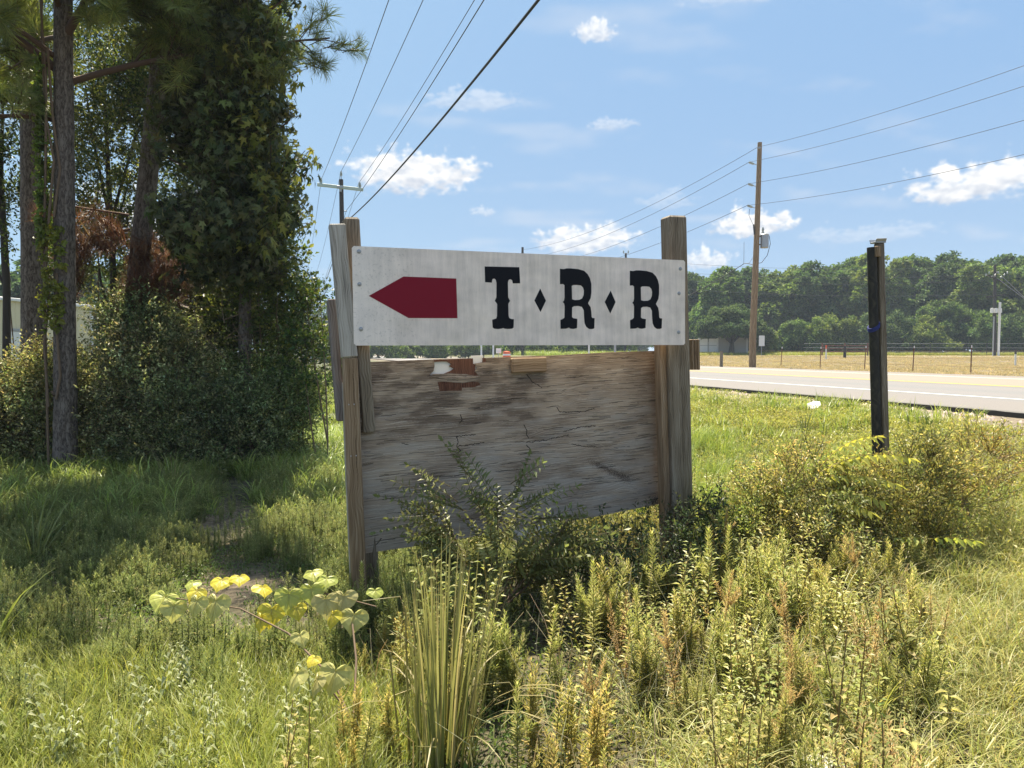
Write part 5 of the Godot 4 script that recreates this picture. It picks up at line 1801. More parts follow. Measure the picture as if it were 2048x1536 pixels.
	for shift in [[0.0, 0.0], [0.545, 0.004]]:
		mb = MB.new()
		for half in [[1.3, 1.55], [1.55, 1.8]]:   # cut through the counter, so that each half is a plain outline
			var band := PackedVector2Array([Vector2(half[0], 0), Vector2(half[1], 0), Vector2(half[1], 1), Vector2(half[0], 1)])
			for q in Geometry2D.intersect_polygons(outline(R_out), band):
				for s in Geometry2D.clip_polygons(q, outline(R_in)):
					var moved := PackedVector2Array()
					for v in s:
						moved.append(v + Vector2(shift[0], shift[1]))
					mb.prism(PT, moved, 0.0002, 0.0014)
		part("letter", mb, M.letter_black, panel)
	for d in [[1.267, 0.380, 1.309, 0.300, 1.268, 0.223, 1.224, 0.299], [1.806, 0.378, 1.845, 0.300, 1.802, 0.219, 1.759, 0.299]]:
		mb = MB.new()
		mb.prism(PT, outline(d), 0.0002, 0.0014)
		part("diamond", mb, M.letter_black, panel)
	for b in [[0.043, 0.577], [0.042, 0.377], [0.046, 0.101], [2.379, 0.547], [2.368, 0.371], [2.365, 0.091]]:
		mb = MB.new()
		mb.lathe(PT * Transform3D(Basis(Vector3.RIGHT, PI / 2), Vector3(b[0], b[1], 0.0003)), [Vector2(0.0135, 0.0), Vector2(0.0135, 0.0015), Vector2(0.009, 0.002), Vector2(0.0085, 0.005), Vector2(0.006, 0.0075), Vector2(0.0, 0.0085)], 16)
		part("bolt", mb, M.grey_steel, panel)

	# plywood sheet: face veneer with a torn window, brown core, white back sheet behind
	var yaw := 0.438 - turn
	var PB := Basis(Vector3.UP, yaw) * Basis(Vector3(0, 0, 1), 0.036)
	var P := Transform3D(PB.scaled_local(Vector3(0.992, 1, 1)), X * Vector3(-0.945, 0.312, -4.585))
	var sheet := PackedVector2Array([Vector2(-0.02, 0.0), Vector2(0.4, -0.004), Vector2(1.1, 0.002), Vector2(1.7, 0.006), Vector2(2.32, 0.03), Vector2(2.32, 1.215), Vector2(1.9, 1.219), Vector2(1.45, 1.213), Vector2(1.097, 1.216), Vector2(0.81, 1.217), Vector2(0.5, 1.222), Vector2(-0.02, 1.222)])
	var torn := PackedVector2Array([Vector2(0.515, 1.26), Vector2(0.526, 1.177), Vector2(0.517, 1.144), Vector2(0.482, 1.117), Vector2(0.54, 1.110), Vector2(0.595, 1.106), Vector2(0.70, 1.099), Vector2(0.747, 1.101), Vector2(0.756, 1.088), Vector2(0.80, 1.098), Vector2(0.839, 1.100), Vector2(0.812, 1.131), Vector2(0.831, 1.147), Vector2(0.813, 1.182), Vector2(0.90, 1.19), Vector2(0.89, 1.26)])
	var torn2 := PackedVector2Array([Vector2(0.542, 1.074), Vector2(0.63, 1.066), Vector2(0.719, 1.054), Vector2(0.792, 1.061), Vector2(0.837, 1.054), Vector2(0.855, 1.037), Vector2(0.809, 1.022), Vector2(0.718, 1.023), Vector2(0.713, 1.003), Vector2(0.554, 1.010)])
	var holes := [PackedVector2Array([Vector2(0.519, 1.205), Vector2(0.526, 1.177), Vector2(0.517, 1.144), Vector2(0.49, 1.119), Vector2(0.586, 1.110), Vector2(0.595, 1.124), Vector2(0.640, 1.139), Vector2(0.667, 1.154), Vector2(0.632, 1.172), Vector2(0.650, 1.184), Vector2(0.615, 1.205)]), PackedVector2Array([Vector2(0.805, 1.30), Vector2(0.804, 1.182), Vector2(0.822, 1.173), Vector2(0.817, 1.148), Vector2(0.830, 1.122), Vector2(0.849, 1.151), Vector2(0.877, 1.162), Vector2(0.883, 1.30)])]
	var uv_from := Vector2(0, 1.225)
	var uv_s := Vector2(1.0 / 2.32, -1.0 / 1.23)
	mb = MB.new()
	for half in [[-0.1, 0.66], [0.66, 2.5]]:
		var band := PackedVector2Array([Vector2(half[0], -0.1), Vector2(half[1], -0.1), Vector2(half[1], 1.4), Vector2(half[0], 1.4)])
		for q in Geometry2D.intersect_polygons(sheet, band):
			for s in Geometry2D.clip_polygons(q, torn):
				for s2 in Geometry2D.clip_polygons(s, torn2):
					mb.prism(P, s2, -0.0035, 0.0, Color.WHITE, uv_from, uv_s)
	var ply := part("plywood_sheet", mb, M.plywood, o)
	mb = MB.new()
	for half in [[-0.1, 0.56], [0.56, 2.5]]:
		var band := PackedVector2Array([Vector2(half[0], -0.1), Vector2(half[1], -0.1), Vector2(half[1], 1.4), Vector2(half[0], 1.4)])
		for q in Geometry2D.intersect_polygons(sheet, band):
			for s in Geometry2D.clip_polygons(q, holes[0]):
				for s2 in Geometry2D.clip_polygons(s, holes[1]):
					mb.prism(P, s2, -0.0175, -0.0043)
	part("torn_core", mb, M.rotten_core, ply)
	# split ply strips standing in the lower window
	mb = MB.new()
	for k in 17:
		var x := 0.556 + 0.0172 * k
		mb.box(P * Transform3D(Basis(Vector3(0, 0, 1), rng.randf_range(-0.05, 0.05)), Vector3(x, 1.035 + rng.randf_range(-0.006, 0.006), -0.0028)), Vector3(rng.randf_range(0.006, 0.011), rng.randf_range(0.035, 0.055), 0.003), 0.0006)
	part("ply_splinters", mb, M.rotten_core, ply).set_meta("kind", "stuff")
	# a curled flap of veneer between the two windows
	mb = MB.new()
	var flap := PackedVector2Array([Vector2(0.50, 1.112), Vector2(0.62, 1.108), Vector2(0.75, 1.098), Vector2(0.86, 1.072), Vector2(0.74, 1.066), Vector2(0.60, 1.075), Vector2(0.53, 1.09)])
	mb.prism(P * Transform3D(Basis(Vector3.RIGHT, -0.16), Vector3(0, 0, 0.008)) * Transform3D(Basis(), Vector3(0, 0.002, 0.17)), flap, -0.002, 0.0, Color.WHITE, uv_from, uv_s)
	part("veneer_flap", mb, M.plywood, ply)
	mb = MB.new()
	mb.prism(P, PackedVector2Array([Vector2(0.3, 0.6), Vector2(1.2, 0.6), Vector2(1.2, 1.205), Vector2(0.885, 1.207), Vector2(0.885, 1.235), Vector2(0.80, 1.235), Vector2(0.80, 1.207), Vector2(0.3, 1.205)]), -0.03, -0.018)
	part("white_back_sheet", mb, M.white_metal, o)
	mb = MB.new()
	mb.box(P * Transform3D(Basis(Vector3(0, 0, 1), -0.01), Vector3(1.215, 1.155, 0.022)), Vector3(0.27, 0.105, 0.042), 0.008)
	part("wood_block", mb, M.rotten_core if false else M.brown_board, o)
	# nest of pine straw caught at the lower right corner
	mb = MB.new()
	for k in 60:
		var c := P * Vector3(2.27, 0.06, 0.02) + ball() * 0.035
		var d := ball().normalized()
		mb.tube([c, c + d * rng.randf_range(0.02, 0.07)], [0.0016, 0.0008], 3, Color.WHITE, null, 0.0, false)
	tag(part("straw_wad", mb, M.dark_metal, self), "dark wad of straw stuck at the plywood's lower right corner", "straw")
	get_node("straw_wad").position = Vector3(-0.975, 0, -4.48)
	get_node("straw_wad").rotation.y = turn
	# loose grey board lying against the sheet's lower edge
	var lb := thing("loose_board", "short loose grey board tilted against the plywood's bottom edge", "board", Vector3(0.16, 0.36, -4.86), 0.44)
	mb = MB.new()
	mb.box(Transform3D(Basis(Vector3(0, 0, 1), 0.05) * Basis(Vector3.RIGHT, 0.35), Vector3.ZERO), Vector3(0.29, 0.075, 0.10), 0.006)
	part("board", mb, M.grey_board, lb)


func build_metal_post() -> void:
	var o := thing("channel_post", "tall dark twin post with a metal cap right of the sign", "post", Vector3(3.10, 0, -6.0), 0.15)
	o.rotation.z = 0.052
	var mb := MB.new()
	mb.tube([Vector3(-0.03, 0, 0), Vector3(-0.03, 2.46, 0)], [0.038, 0.038], 16)
	part("round_post", mb, M.tarred_post, o)
	mb = MB.new()
	mb.box(Transform3D(Basis(), Vector3(0.037, 1.24, 0.0)), Vector3(0.052, 2.5, 0.07), 0.006)
	part("square_post", mb, M.old_post, o)
	mb = MB.new()
	mb.box(Transform3D(Basis(Vector3(0, 0, 1), -0.02), Vector3(0.028, 2.497, 0.0)), Vector3(0.09, 0.012, 0.08), 0.002)
	for s in [-1, 1]:
		mb.box(Transform3D(Basis(Vector3.RIGHT, 0.5 * s), Vector3(0.028, 2.512, 0.04 * s)), Vector3(0.09, 0.03, 0.006), 0.001)
	part("cap", mb, M.grey_steel, o)
	mb = MB.new()
	mb.box(Transform3D(Basis(), Vector3(-0.012, 2.42, 0.05)), Vector3(0.04, 0.085, 0.03), 0.004)
	part("wood_block", mb, M.brown_board, o)
	var cord := thing("cord", "dark blue cord tied around the tall dark post", "cord", Vector3(3.10, 0, -6.0), 0.15)
	cord.rotation.z = 0.052
	mb = MB.new()
	for k in 3:
		var path := []
		var rr := []
		for i in 15:
			var a := TAU * i / 14.0
			path.append(Vector3(-0.03 + cos(a) * 0.044, 1.80 + 0.012 * k + 0.03 * cos(a + 0.4), sin(a) * 0.044))
			rr.append(0.005)
		mb.tube(path, rr, 5)
	part("loops", mb, M.blue_cord, cord)


# ---------------------------------------------------------------- weeds
# an upright weed with narrow leaves all the way up, like goldenrod before it flowers
func feathery_stalk(mb: MB, at: Vector3, h: float, n: int, low: Color, high: Color, size: float, branches := 0, pale := 0.0) -> void:
	var lean := Vector3(rng.randf_range(-0.14, 0.14), 1, rng.randf_range(-0.14, 0.14)).normalized()
	var stem := low * 0.8
	stem.a = 1.0
	mb.tube([at, at + lean * h * 0.5, at + lean * h * 0.97], [0.004, 0.003, 0.0012], 3, stem, null, 0.0, false)
	for i in n:
		var f := pow((i + 0.5) / n, 0.8)
		var a := i * 2.39996 + rng.randf() * 0.5
		var up := lerpf(0.25, 1.5, f * f)
		var d := Vector3(cos(a), up + rng.randf_range(-0.15, 0.15), sin(a)).normalized()
		var nn := (Vector3.UP - d * d.y).normalized()
		var l := size * lerpf(1.15, 0.6, f) * rng.randf_range(0.75, 1.25)
		var cc := low.lerp(high, f)
		if rng.randf() < pale:
			cc = cc.lerp(Color(0.56, 0.49, 0.22), rng.randf_range(0.3, 0.9))  # pale leaf colour stands in for glints of sun
		mb.leaf2(at + lean * h * lerpf(0.12, 1.0, f), d, nn, l, l * 0.24, vary(cc, 0.2), 0.18 * (1.0 - f))
	for k in branches:
		var f := rng.randf_range(0.35, 0.75)
		var a := rng.randf() * TAU
		var d := Vector3(cos(a), 1.3, sin(a)).normalized()
		var b := at + lean * h * f
		var l := h * rng.randf_range(0.18, 0.32)
		for i in n / 5:
			var g := (i + 1.0) / (n / 5)
			var aa := i * 2.4
			var dd := (d * 0.9 + Vector3(cos(aa), 0.2, sin(aa))).normalized()
			mb.leaf2(b + d * l * g, dd, (Vector3.UP - dd * dd.y).normalized(), size * 0.7 * rng.randf_range(0.7, 1.2), size * 0.15, vary(low.lerp(high, g), 0.18), 0.05)


func grass_tuft(mb: MB, at: Vector3, n: int, h: float, w: float, bend: float, cols: Array, spread := 0.05, segs := 3) -> void:
	for i in n:
		var a := rng.randf() * TAU
		var out := Vector3(cos(a), 0, sin(a))
		var d := (Vector3.UP + out * rng.randf_range(0.05, 0.5)).normalized()
		var c := vary(cols[rng.randi() % cols.size()], 0.2)
		mb.blade(at + out * rng.randf() * spread, d, out, h * rng.randf_range(0.55, 1.15), w * rng.randf_range(0.7, 1.2), bend * rng.randf_range(0.5, 1.3), segs, c, c.lerp(cols[0], 0.3))


func scatter(n: int, x0: float, x1: float, z0: float, z1: float, keep: Callable, s0: float, s1: float, tint: Callable, tilt := 0.12) -> Array:
	var places := []
	var tints := []
	for i in n:
		var x := rng.randf_range(x0, x1)
		var z := rng.randf_range(z0, z1)
		var k: float = keep.call(x, z)
		if rng.randf() > k:
			continue
		places.append(facing(on_ground(x, z, -0.01), Vector3(rng.randf_range(-tilt, tilt), 1, rng.randf_range(-tilt, tilt)), rng.randf() * TAU, rng.randf_range(s0, s1) * (0.75 + 0.25 * minf(1.0, k))))
		tints.append(tint.call(x, z))
	return [places, tints]


func path_gap(x: float, z: float) -> float:
	var path_x := -1.72 - 0.42 * (-z - 4.5)
	if z > -3.9 or z < -9.0:
		return 1.0
	return clampf(smoothstep(0.05, 0.5, absf(x - path_x) + 0.55 * clumps.get_noise_2d(x * 1.6, z * 1.6)), 0.12, 1.0)


func in_view(x: float, z: float, margin := 0.6) -> bool:
	return absf(x) < -z * 0.73 + margin


func build_weeds() -> void:
	var mb: MB
	var g: Array
	var gy := Color(0.26, 0.275, 0.07)
	# 1: low ground cover of small leaves
	mb = MB.new()
	for i in 150:
		var p := Vector3(rng.randf_range(-0.2, 0.2), rng.randf_range(0.0, 0.07), rng.randf_range(-0.2, 0.2))
		var d := (ball() + Vector3(0, 0.5, 0)).normalized()
		var nn := (Vector3.UP + ball() * 0.5).normalized()
		nn = (nn - d * nn.dot(d)).normalized()
		mb.leaf2(p, d, nn, rng.randf_range(0.018, 0.038), rng.randf_range(0.008, 0.016), vary(Color(0.13, 0.155, 0.045), 0.35), 0.1)
	var cover := mb.mesh(M.leaf)
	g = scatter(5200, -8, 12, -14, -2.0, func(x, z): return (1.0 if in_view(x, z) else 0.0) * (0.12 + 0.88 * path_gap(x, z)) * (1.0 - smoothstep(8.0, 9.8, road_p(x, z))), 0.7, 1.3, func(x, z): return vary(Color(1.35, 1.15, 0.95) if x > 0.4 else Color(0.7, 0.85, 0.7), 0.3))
	stuff("ground_cover", "low mat of small leaved weeds covering the soil near the camera", "weeds", cover, g[0], g[1])
	# 2: fine green feathery weeds and grass of the shaded left
	mb = MB.new()
	for i in 4:
		feathery_stalk(mb, ball() * Vector3(0.1, 0, 0.1), rng.randf_range(0.16, 0.27), 60, Color(0.13, 0.155, 0.055), Color(0.20, 0.225, 0.075), 0.032, 3, 0.06)  # greens raised to stand in for fill light in the shade
	grass_tuft(mb, Vector3(0.05, 0, 0), 12, 0.22, 0.0035, 1.2, [Color(0.17, 0.21, 0.06), Color(0.22, 0.24, 0.085)], 0.1)
	var fine := mb.mesh(M.dull_leaf)
	g = scatter(5200, -8, 0.2, -9.4, -2.1, func(x, z): return (1.0 if in_view(x, z) else 0.0) * path_gap(x, z) * (0.35 + 0.9 * (0.5 + 0.5 * clumps.get_noise_2d(x * 1.5, z * 1.5))) * smoothstep(0.25, -0.5, x + 0.25 * (z + 4.0)) * (0.3 if z > -3.6 and x > -1.9 else 1.0), 0.65, 1.2, func(x, z): return vary(Color(1, 1, 1).lerp(Color(1.35, 1.3, 0.8), smoothstep(-3.2, -2.4, z)), 0.22))
	stuff("fine_weeds", "fine feathery green weeds filling the shaded ground left of the sign", "weeds", fine, g[0], g[1])
	# 3: arching long grass at the foot of the grove and along the lane
	mb = MB.new()
	for i in 3:
		grass_tuft(mb, ball() * Vector3(0.1, 0, 0.1), 13, 0.46, 0.012, 2.1, [Color(0.20, 0.26, 0.06), Color(0.25, 0.30, 0.08), Color(0.15, 0.205, 0.05)], 0.06, 5)  # blade colours lightened to lift the shade here
	var arching := mb.mesh(M.blade)
	g = scatter(3000, -8, -0.3, -14, -5.0, func(x, z): return (1.0 if in_view(x, z) else 0.0) * path_gap(x, z) * smoothstep(-5.6, -7.2, z + 0.22 * x + 0.9) * (0.6 + 0.6 * clumps.get_noise_2d(x, z)), 0.65, 1.15, func(x, z): return vary(Color(1, 1, 1), 0.22), 0.2)
	stuff("long_grass", "long arching green grass along the foot of the thicket and the lane", "grass", arching, g[0], g[1])
	# 4: lane of grass that runs away between grove and sign, and the land behind the sign
	mb = MB.new()
	for i in 7:
		grass_tuft(mb, ball() * Vector3(0.45, 0, 0.45), 9, 0.34, 0.014, 1.2, [Color(0.19, 0.235, 0.05), Color(0.24, 0.27, 0.065), Color(0.14, 0.185, 0.04)], 0.12, 2)
	var lane := mb.mesh(M.blade)
	g = scatter(6500, -24, 10, -60, -10, func(x, z): return (1.0 if in_view(x, z, 2.0) and not (x < -2.4 and z > -13.0) else 0.0) * (1.0 - smoothstep(8.6, 9.9, road_p(x, z))) * (0.5 + 0.5 * smoothstep(-40.0, -12.0, z)), 0.6, 1.2, func(x, z): return vary(Color(1, 1, 1), 0.2), 0.15)
	stuff("lane_grass", "bright green grass of the lane and verge behind the sign", "grass", lane, g[0], g[1])
	# 5: short yellow green growth of the right verge
	mb = MB.new()
	for i in 6:
		grass_tuft(mb, ball() * Vector3(0.3, 0, 0.3), 9, 0.17, 0.007, 1.4, [Color(0.25, 0.27, 0.06), Color(0.31, 0.31, 0.085), Color(0.19, 0.22, 0.05)], 0.1, 2)
	for i in 150:
		var p := Vector3(rng.randf_range(-0.4, 0.4), rng.randf_range(0.01, 0.13), rng.randf_range(-0.4, 0.4))
		var d := (ball() + Vector3(0, 0.5, 0)).normalized()
		var nn := (Vector3.UP + ball() * 0.5).normalized()
		nn = (nn - d * nn.dot(d)).normalized()
		mb.leaf2(p, d, nn, rng.randf_range(0.03, 0.055), rng.randf_range(0.01, 0.02), vary(Color(0.27, 0.275, 0.075), 0.3), 0.1)
	var verge := mb.mesh(M.blade)
	g = scatter(7500, 0.5, 22, -32, -4.5, func(x, z): return (1.0 if in_view(x, z, 1.5) else 0.0) * smoothstep(2.8, 3.8, road_p(x, z)) * (1.0 - smoothstep(8.2, 9.9, road_p(x, z) + 0.8 * clumps.get_noise_2d(x * 0.5, z * 0.5))) * (0.45 + 0.75 * (0.5 + 0.5 * clumps.get_noise_2d(x * 0.7 + 50.0, z * 0.7))), 0.7, 1.3, func(x, z): return vary(Color(1, 1, 1).lerp(Color(1.1, 0.95, 0.9), clampf(1.5 * clumps.get_noise_2d(x * 0.6, z * 0.6 + 9.0), 0.0, 1.0)), 0.2), 0.15)
	stuff("verge_weeds", "short yellow green weeds and grass of the sunny verge beside the highway", "weeds", verge, g[0], g[1])
	# 5b: tall bright grass beyond the right post
	mb = MB.new()
	for i in 4:
		grass_tuft(mb, ball() * Vector3(0.15, 0, 0.15), 14, 0.52, 0.006, 0.9, [Color(0.20, 0.26, 0.055), Color(0.25, 0.29, 0.07), Color(0.15, 0.21, 0.045)], 0.08, 3)
	var tallg := mb.mesh(M.blade)
	g = scatter(1500, 1.2, 6.0, -11, -5.2, func(x, z): return (1.0 if in_view(x, z) else 0.0) * smoothstep(2.4, 3.2, road_p(x, z)) * smoothstep(6.6, 5.2, road_p(x, z)) * smoothstep(-0.35, 0.15, clumps.get_noise_2d(x * 0.9 + 20.0, z * 0.9)), 0.55, 1.0, func(x, z): return vary(Color(1, 1, 1), 0.2), 0.2)
	stuff("meadow_grass", "upright fresh green grass between the sign's right post and the verge", "grass", tallg, g[0], g[1])
	# 6: yellow green upright weeds, thick on the sunny right and in front
	mb = MB.new()
	for i in 4:
		feathery_stalk(mb, ball() * Vector3(0.12, 0, 0.12), rng.randf_range(0.24, 0.50), 70, Color(0.22, 0.215, 0.075), gy, 0.04, 4, 0.42)
	var upright := mb.mesh(M.dull_leaf)
	var front := func(x: float, z: float) -> float:
		var edge := smoothstep(-0.85, -0.45, x + 0.16 * clumps.get_noise_2d(x * 4.0, z * 4.0))
		var under := 1.0 - 0.88 * smoothstep(-3.9, -4.25, z + 0.35 * (x - 0.1)) * smoothstep(1.55, 1.2, x)
		under *= 1.0 - 0.8 * smoothstep(0.45, 0.15, absf(x - 0.2)) * smoothstep(-3.15, -3.5, z)
		under *= 1.0 - 0.75 * smoothstep(0.45, 0.2, absf(x + 0.3)) * smoothstep(-3.2, -3.0, z)
		under *= smoothstep(0.64, 0.52, x / -z)
		return (1.0 if in_view(x, z) else 0.0) * edge * under * smoothstep(5.6, 4.6, road_p(x, z)) * smoothstep(-7.4, -6.4, z)
	var height := func(x: float, z: float) -> float: return 0.6 + 0.5 * smoothstep(-2.6, -4.0, z)
	g = scatter(2700, -1.0, 5.2, -7.2, -2.1, func(x, z): return front.call(x, z) * height.call(x, z) * smoothstep(-0.45, 0.3, clumps.get_noise_2d(x * 2.6, z * 2.6 + 4.0)) * (1.0 - 0.55 * smoothstep(1.0, 2.2, x) * smoothstep(-4.2, -3.2, z)), 0.55, 1.35, func(x, z): return vary(Color(1, 1, 1).lerp(Color(1.12, 0.98, 0.9), clampf(2.2 * clumps.get_noise_2d(x * 1.1, z * 1.1), 0.0, 1.0)), 0.2))
	stuff("upright_weeds", "dense yellow green upright weeds in the sun before the sign", "weeds", upright, g[0], g[1])
	# 6b: taller weeds with oval leaves, and bent dead stems, to break up the rest
	mb = MB.new()
	for i in 3:
		var at := ball() * Vector3(0.12, 0, 0.12)
		var h := rng.randf_range(0.28, 0.5)
		var lean := Vector3(rng.randf_range(-0.25, 0.25), 1, rng.randf_range(-0.25, 0.25)).normalized()
		mb.tube([at, at + lean * h], [0.004, 0.002], 3, Color(0.26, 0.20, 0.09), null, 0.0, false)
		for k in 34:
			var f := (k + 1) / 34.0
			var a := k * 2.4
			var d := Vector3(cos(a), rng.randf_range(0.1, 0.9), sin(a)).normalized()
			var l := rng.randf_range(0.028, 0.052) * (1.15 - 0.5 * f)
			var cc := Color(0.21, 0.245, 0.06).lerp(Color(0.50, 0.43, 0.18), rng.randf() * rng.randf() * 1.4)
			mb.leaf(at + lean * h * lerpf(0.15, 1.0, f) + d * 0.012, d, (Vector3.UP - d * d.y).normalized(), l, l * 0.45, vary(cc, 0.15), 0.2)
	var oval_weed := mb.mesh(M.leaf)
	g = scatter(900, -0.9, 5.0, -7.0, -2.1, func(x, z): return front.call(x, z) * height.call(x, z) * smoothstep(-0.2, 0.3, clumps.get_noise_2d(x * 1.9 + 60.0, z * 1.9)), 0.65, 1.35, func(x, z): return vary(Color(1, 1, 1), 0.25), 0.2)
	stuff("oval_leaf_weeds", "olive weeds with oval leaves mixed among the sunny weeds", "weeds", oval_weed, g[0], g[1])
	mb = MB.new()
	for i in 7:
		var at := ball() * Vector3(0.2, 0, 0.2)
		var a := rng.randf() * TAU
		var out := Vector3(cos(a), 0, sin(a)) * rng.randf_range(0.05, 0.3)
		var h := rng.randf_range(0.25, 0.55)
		mb.tube([at, at + Vector3(0, h * 0.6, 0) + out * 0.3, at + Vector3(0, h * rng.randf_range(0.6, 1.0), 0) + out], [0.0022, 0.0018, 0.0008], 3, vary(Color(0.40, 0.35, 0.23), 0.25), null, 0.0, false)
	var dead_stem := mb.mesh(M.dull_leaf)
	g = scatter(520, -0.9, 6.0, -7.5, -2.1, func(x, z): return 0.25 + 0.75 * front.call(x, z) if in_view(x, z) and x > -0.8 else 0.0, 0.7, 1.2, func(x, z): return vary(Color(1, 1, 1), 0.25), 0.3)
	stuff("dead_stems", "bent pale dead stems sticking out among the sunny weeds", "stems", dead_stem, g[0], g[1])
	# 7: dry orange brown stalks among them
	mb = MB.new()
	for i in 2:
		feathery_stalk(mb, ball() * Vector3(0.08, 0, 0.08), rng.randf_range(0.34, 0.5), 80, Color(0.27, 0.185, 0.085), Color(0.40, 0.29, 0.13), 0.034, 4, 0.3)
	var dry := mb.mesh(M.dull_leaf)
	g = scatter(300, 0.3, 5.0, -6.6, -2.1, func(x, z): return front.call(x, z) * smoothstep(-0.15, 0.35, clumps.get_noise_2d(x * 1.3, z * 1.3 + 31.0)), 0.65, 1.15, func(x, z): return vary(Color(1, 1, 1), 0.2))
	stuff("dry_weeds", "dry orange brown weed stalks scattered among the green ones", "weeds", dry, g[0], g[1])
	# 8: straw coloured arching grass, lower right
	mb = MB.new()
	for i in 3:
		grass_tuft(mb, ball() * Vector3(0.12, 0, 0.12), 13, 0.36, 0.0042, 1.9, [Color(0.33, 0.32, 0.12), Color(0.28, 0.29, 0.085), Color(0.39, 0.34, 0.16), Color(0.21, 0.24, 0.06)], 0.08, 5)
	for i in 60:
		var p := Vector3(rng.randf_range(-0.2, 0.2), rng.randf_range(0.0, 0.10), rng.randf_range(-0.2, 0.2))
		var d := (ball() + Vector3(0, 0.3, 0)).normalized()
		var nn := (Vector3.UP + ball() * 0.5).normalized()
		nn = (nn - d * nn.dot(d)).normalized()
		mb.leaf2(p, d, nn, rng.randf_range(0.03, 0.06), rng.randf_range(0.006, 0.012), vary(Color(0.36, 0.32, 0.12), 0.3), 0.1)
	var straw := mb.mesh(M.blade)
	g = scatter(3300, 0.2, 6.5, -7.5, -2.0, func(x, z): return (1.0 if in_view(x, z) else 0.0) * smoothstep(0.2, 1.4, x + 0.5 * (z + 3.2)) * (0.35 + 0.9 * (0.5 + 0.5 * clumps.get_noise_2d(x * 1.2 + 7.0, z * 1.2))) * smoothstep(6.5, 5.5, road_p(x, z)), 0.65, 1.15, func(x, z): return vary(Color(1, 1, 1), 0.2), 0.25)
	stuff("straw_grass", "straw coloured arching grass on the sunny ground at lower right", "grass", straw, g[0], g[1])
	# 9: sunny grass in the lower left corner
	mb = MB.new()
	for i in 3:
		grass_tuft(mb, ball() * Vector3(0.1, 0, 0.1), 16, 0.22, 0.0035, 1.0, [Color(0.24, 0.27, 0.06), Color(0.30, 0.30, 0.075), Color(0.17, 0.21, 0.045)], 0.08, 3)
	var corner := mb.mesh(M.blade)
	g = scatter(1500, -4, -0.4, -4.0, -2.0, func(x, z): return (1.0 if in_view(x, z) else 0.0) * smoothstep(-3.9, -2.9, z - 0.15 * x), 0.7, 1.2, func(x, z): return vary(Color(1, 1, 1), 0.2), 0.2)
	stuff("corner_grass", "soft bright grass in the lower left corner", "grass", corner, g[0], g[1])
	# 10: the dry field
	mb = MB.new()
	for i in 10:
		grass_tuft(mb, ball() * Vector3(0.6, 0, 0.6), 6, 0.10, 0.02, 0.8, [Color(0.34, 0.27, 0.15), Color(0.29, 0.23, 0.12), Color(0.40, 0.32, 0.19)], 0.2, 2)
	var field := mb.mesh(M.blade)
	g = scatter(9000, 8, 75, -86, -26, func(x, z): return (1.0 if in_view(x, z, 3.0) and road_p(x, z) > 26.6 else 0.0), 0.7, 1.3, func(x, z): return vary(Color(1, 1, 1), 0.2))
	stuff("field_grass", "short dry tan grass of the mown field across the highway", "grass", field, g[0], g[1])
	g = scatter(3600, 10, 80, -100, -85, func(x, z): return 1.0 if in_view(x, z, 3.0) and road_p(x, z) > 26.6 else 0.0, 0.9, 1.8, func(x, z): return vary(Color(1.1, 0.95, 0.7), 0.2))
	stuff("far_grass", "green rough grass between the gravel drive and the wood", "grass", lane, g[0], g[1])
	g = scatter(1600, -45, 16, -110, -45, func(x, z): return 1.0 if x < -z * 0.2 and in_view(x, z, 3.0) and road_p(x, z) > 27.0 else 0.0, 1.4, 2.6, func(x, z): return vary(Color(1.0, 1.05, 0.9), 0.2))
	stuff("far_verge_grass", "green grass on the highway's far side behind the sign", "grass", lane, g[0], g[1])
	# 11: gravel along the asphalt edge
	mb = MB.new()
	for i in 5:
		var c := ball() * Vector3(0.12, 0, 0.12)
		var s := rng.randf_range(0.018, 0.04)
		var top := c + Vector3(0, s * 0.9, 0)
		var tint := vary(Color(0.46, 0.38, 0.32), 0.25)
		for k in 6:
			var a := TAU * k / 6.0
			var b := TAU * (k + 1) / 6.0
			mb.tri(top, c + Vector3(cos(b) * s, s * 0.25 * sin(b * 3.0), sin(b) * s), c + Vector3(cos(a) * s, s * 0.25 * sin(a * 3.0), sin(a) * s), tint)
	var stones := mb.mesh(M.dull_leaf)
	g = scatter(16000, 1, 24, -40, -3, func(x, z): return (1.0 if in_view(x, z, 1.0) else 0.0) * smoothstep(7.6, 9.4, road_p(x, z) + 0.6 * clumps.get_noise_2d(x * 0.7, z * 0.7)) * (1.0 if road_p(x, z) < 10.22 else 0.0), 0.6, 1.5, func(x, z): return vary(Color(1, 1, 1), 0.25))
	stuff("gravel", "pinkish gravel along the highway's crumbling near edge", "gravel", stones, g[0], g[1])


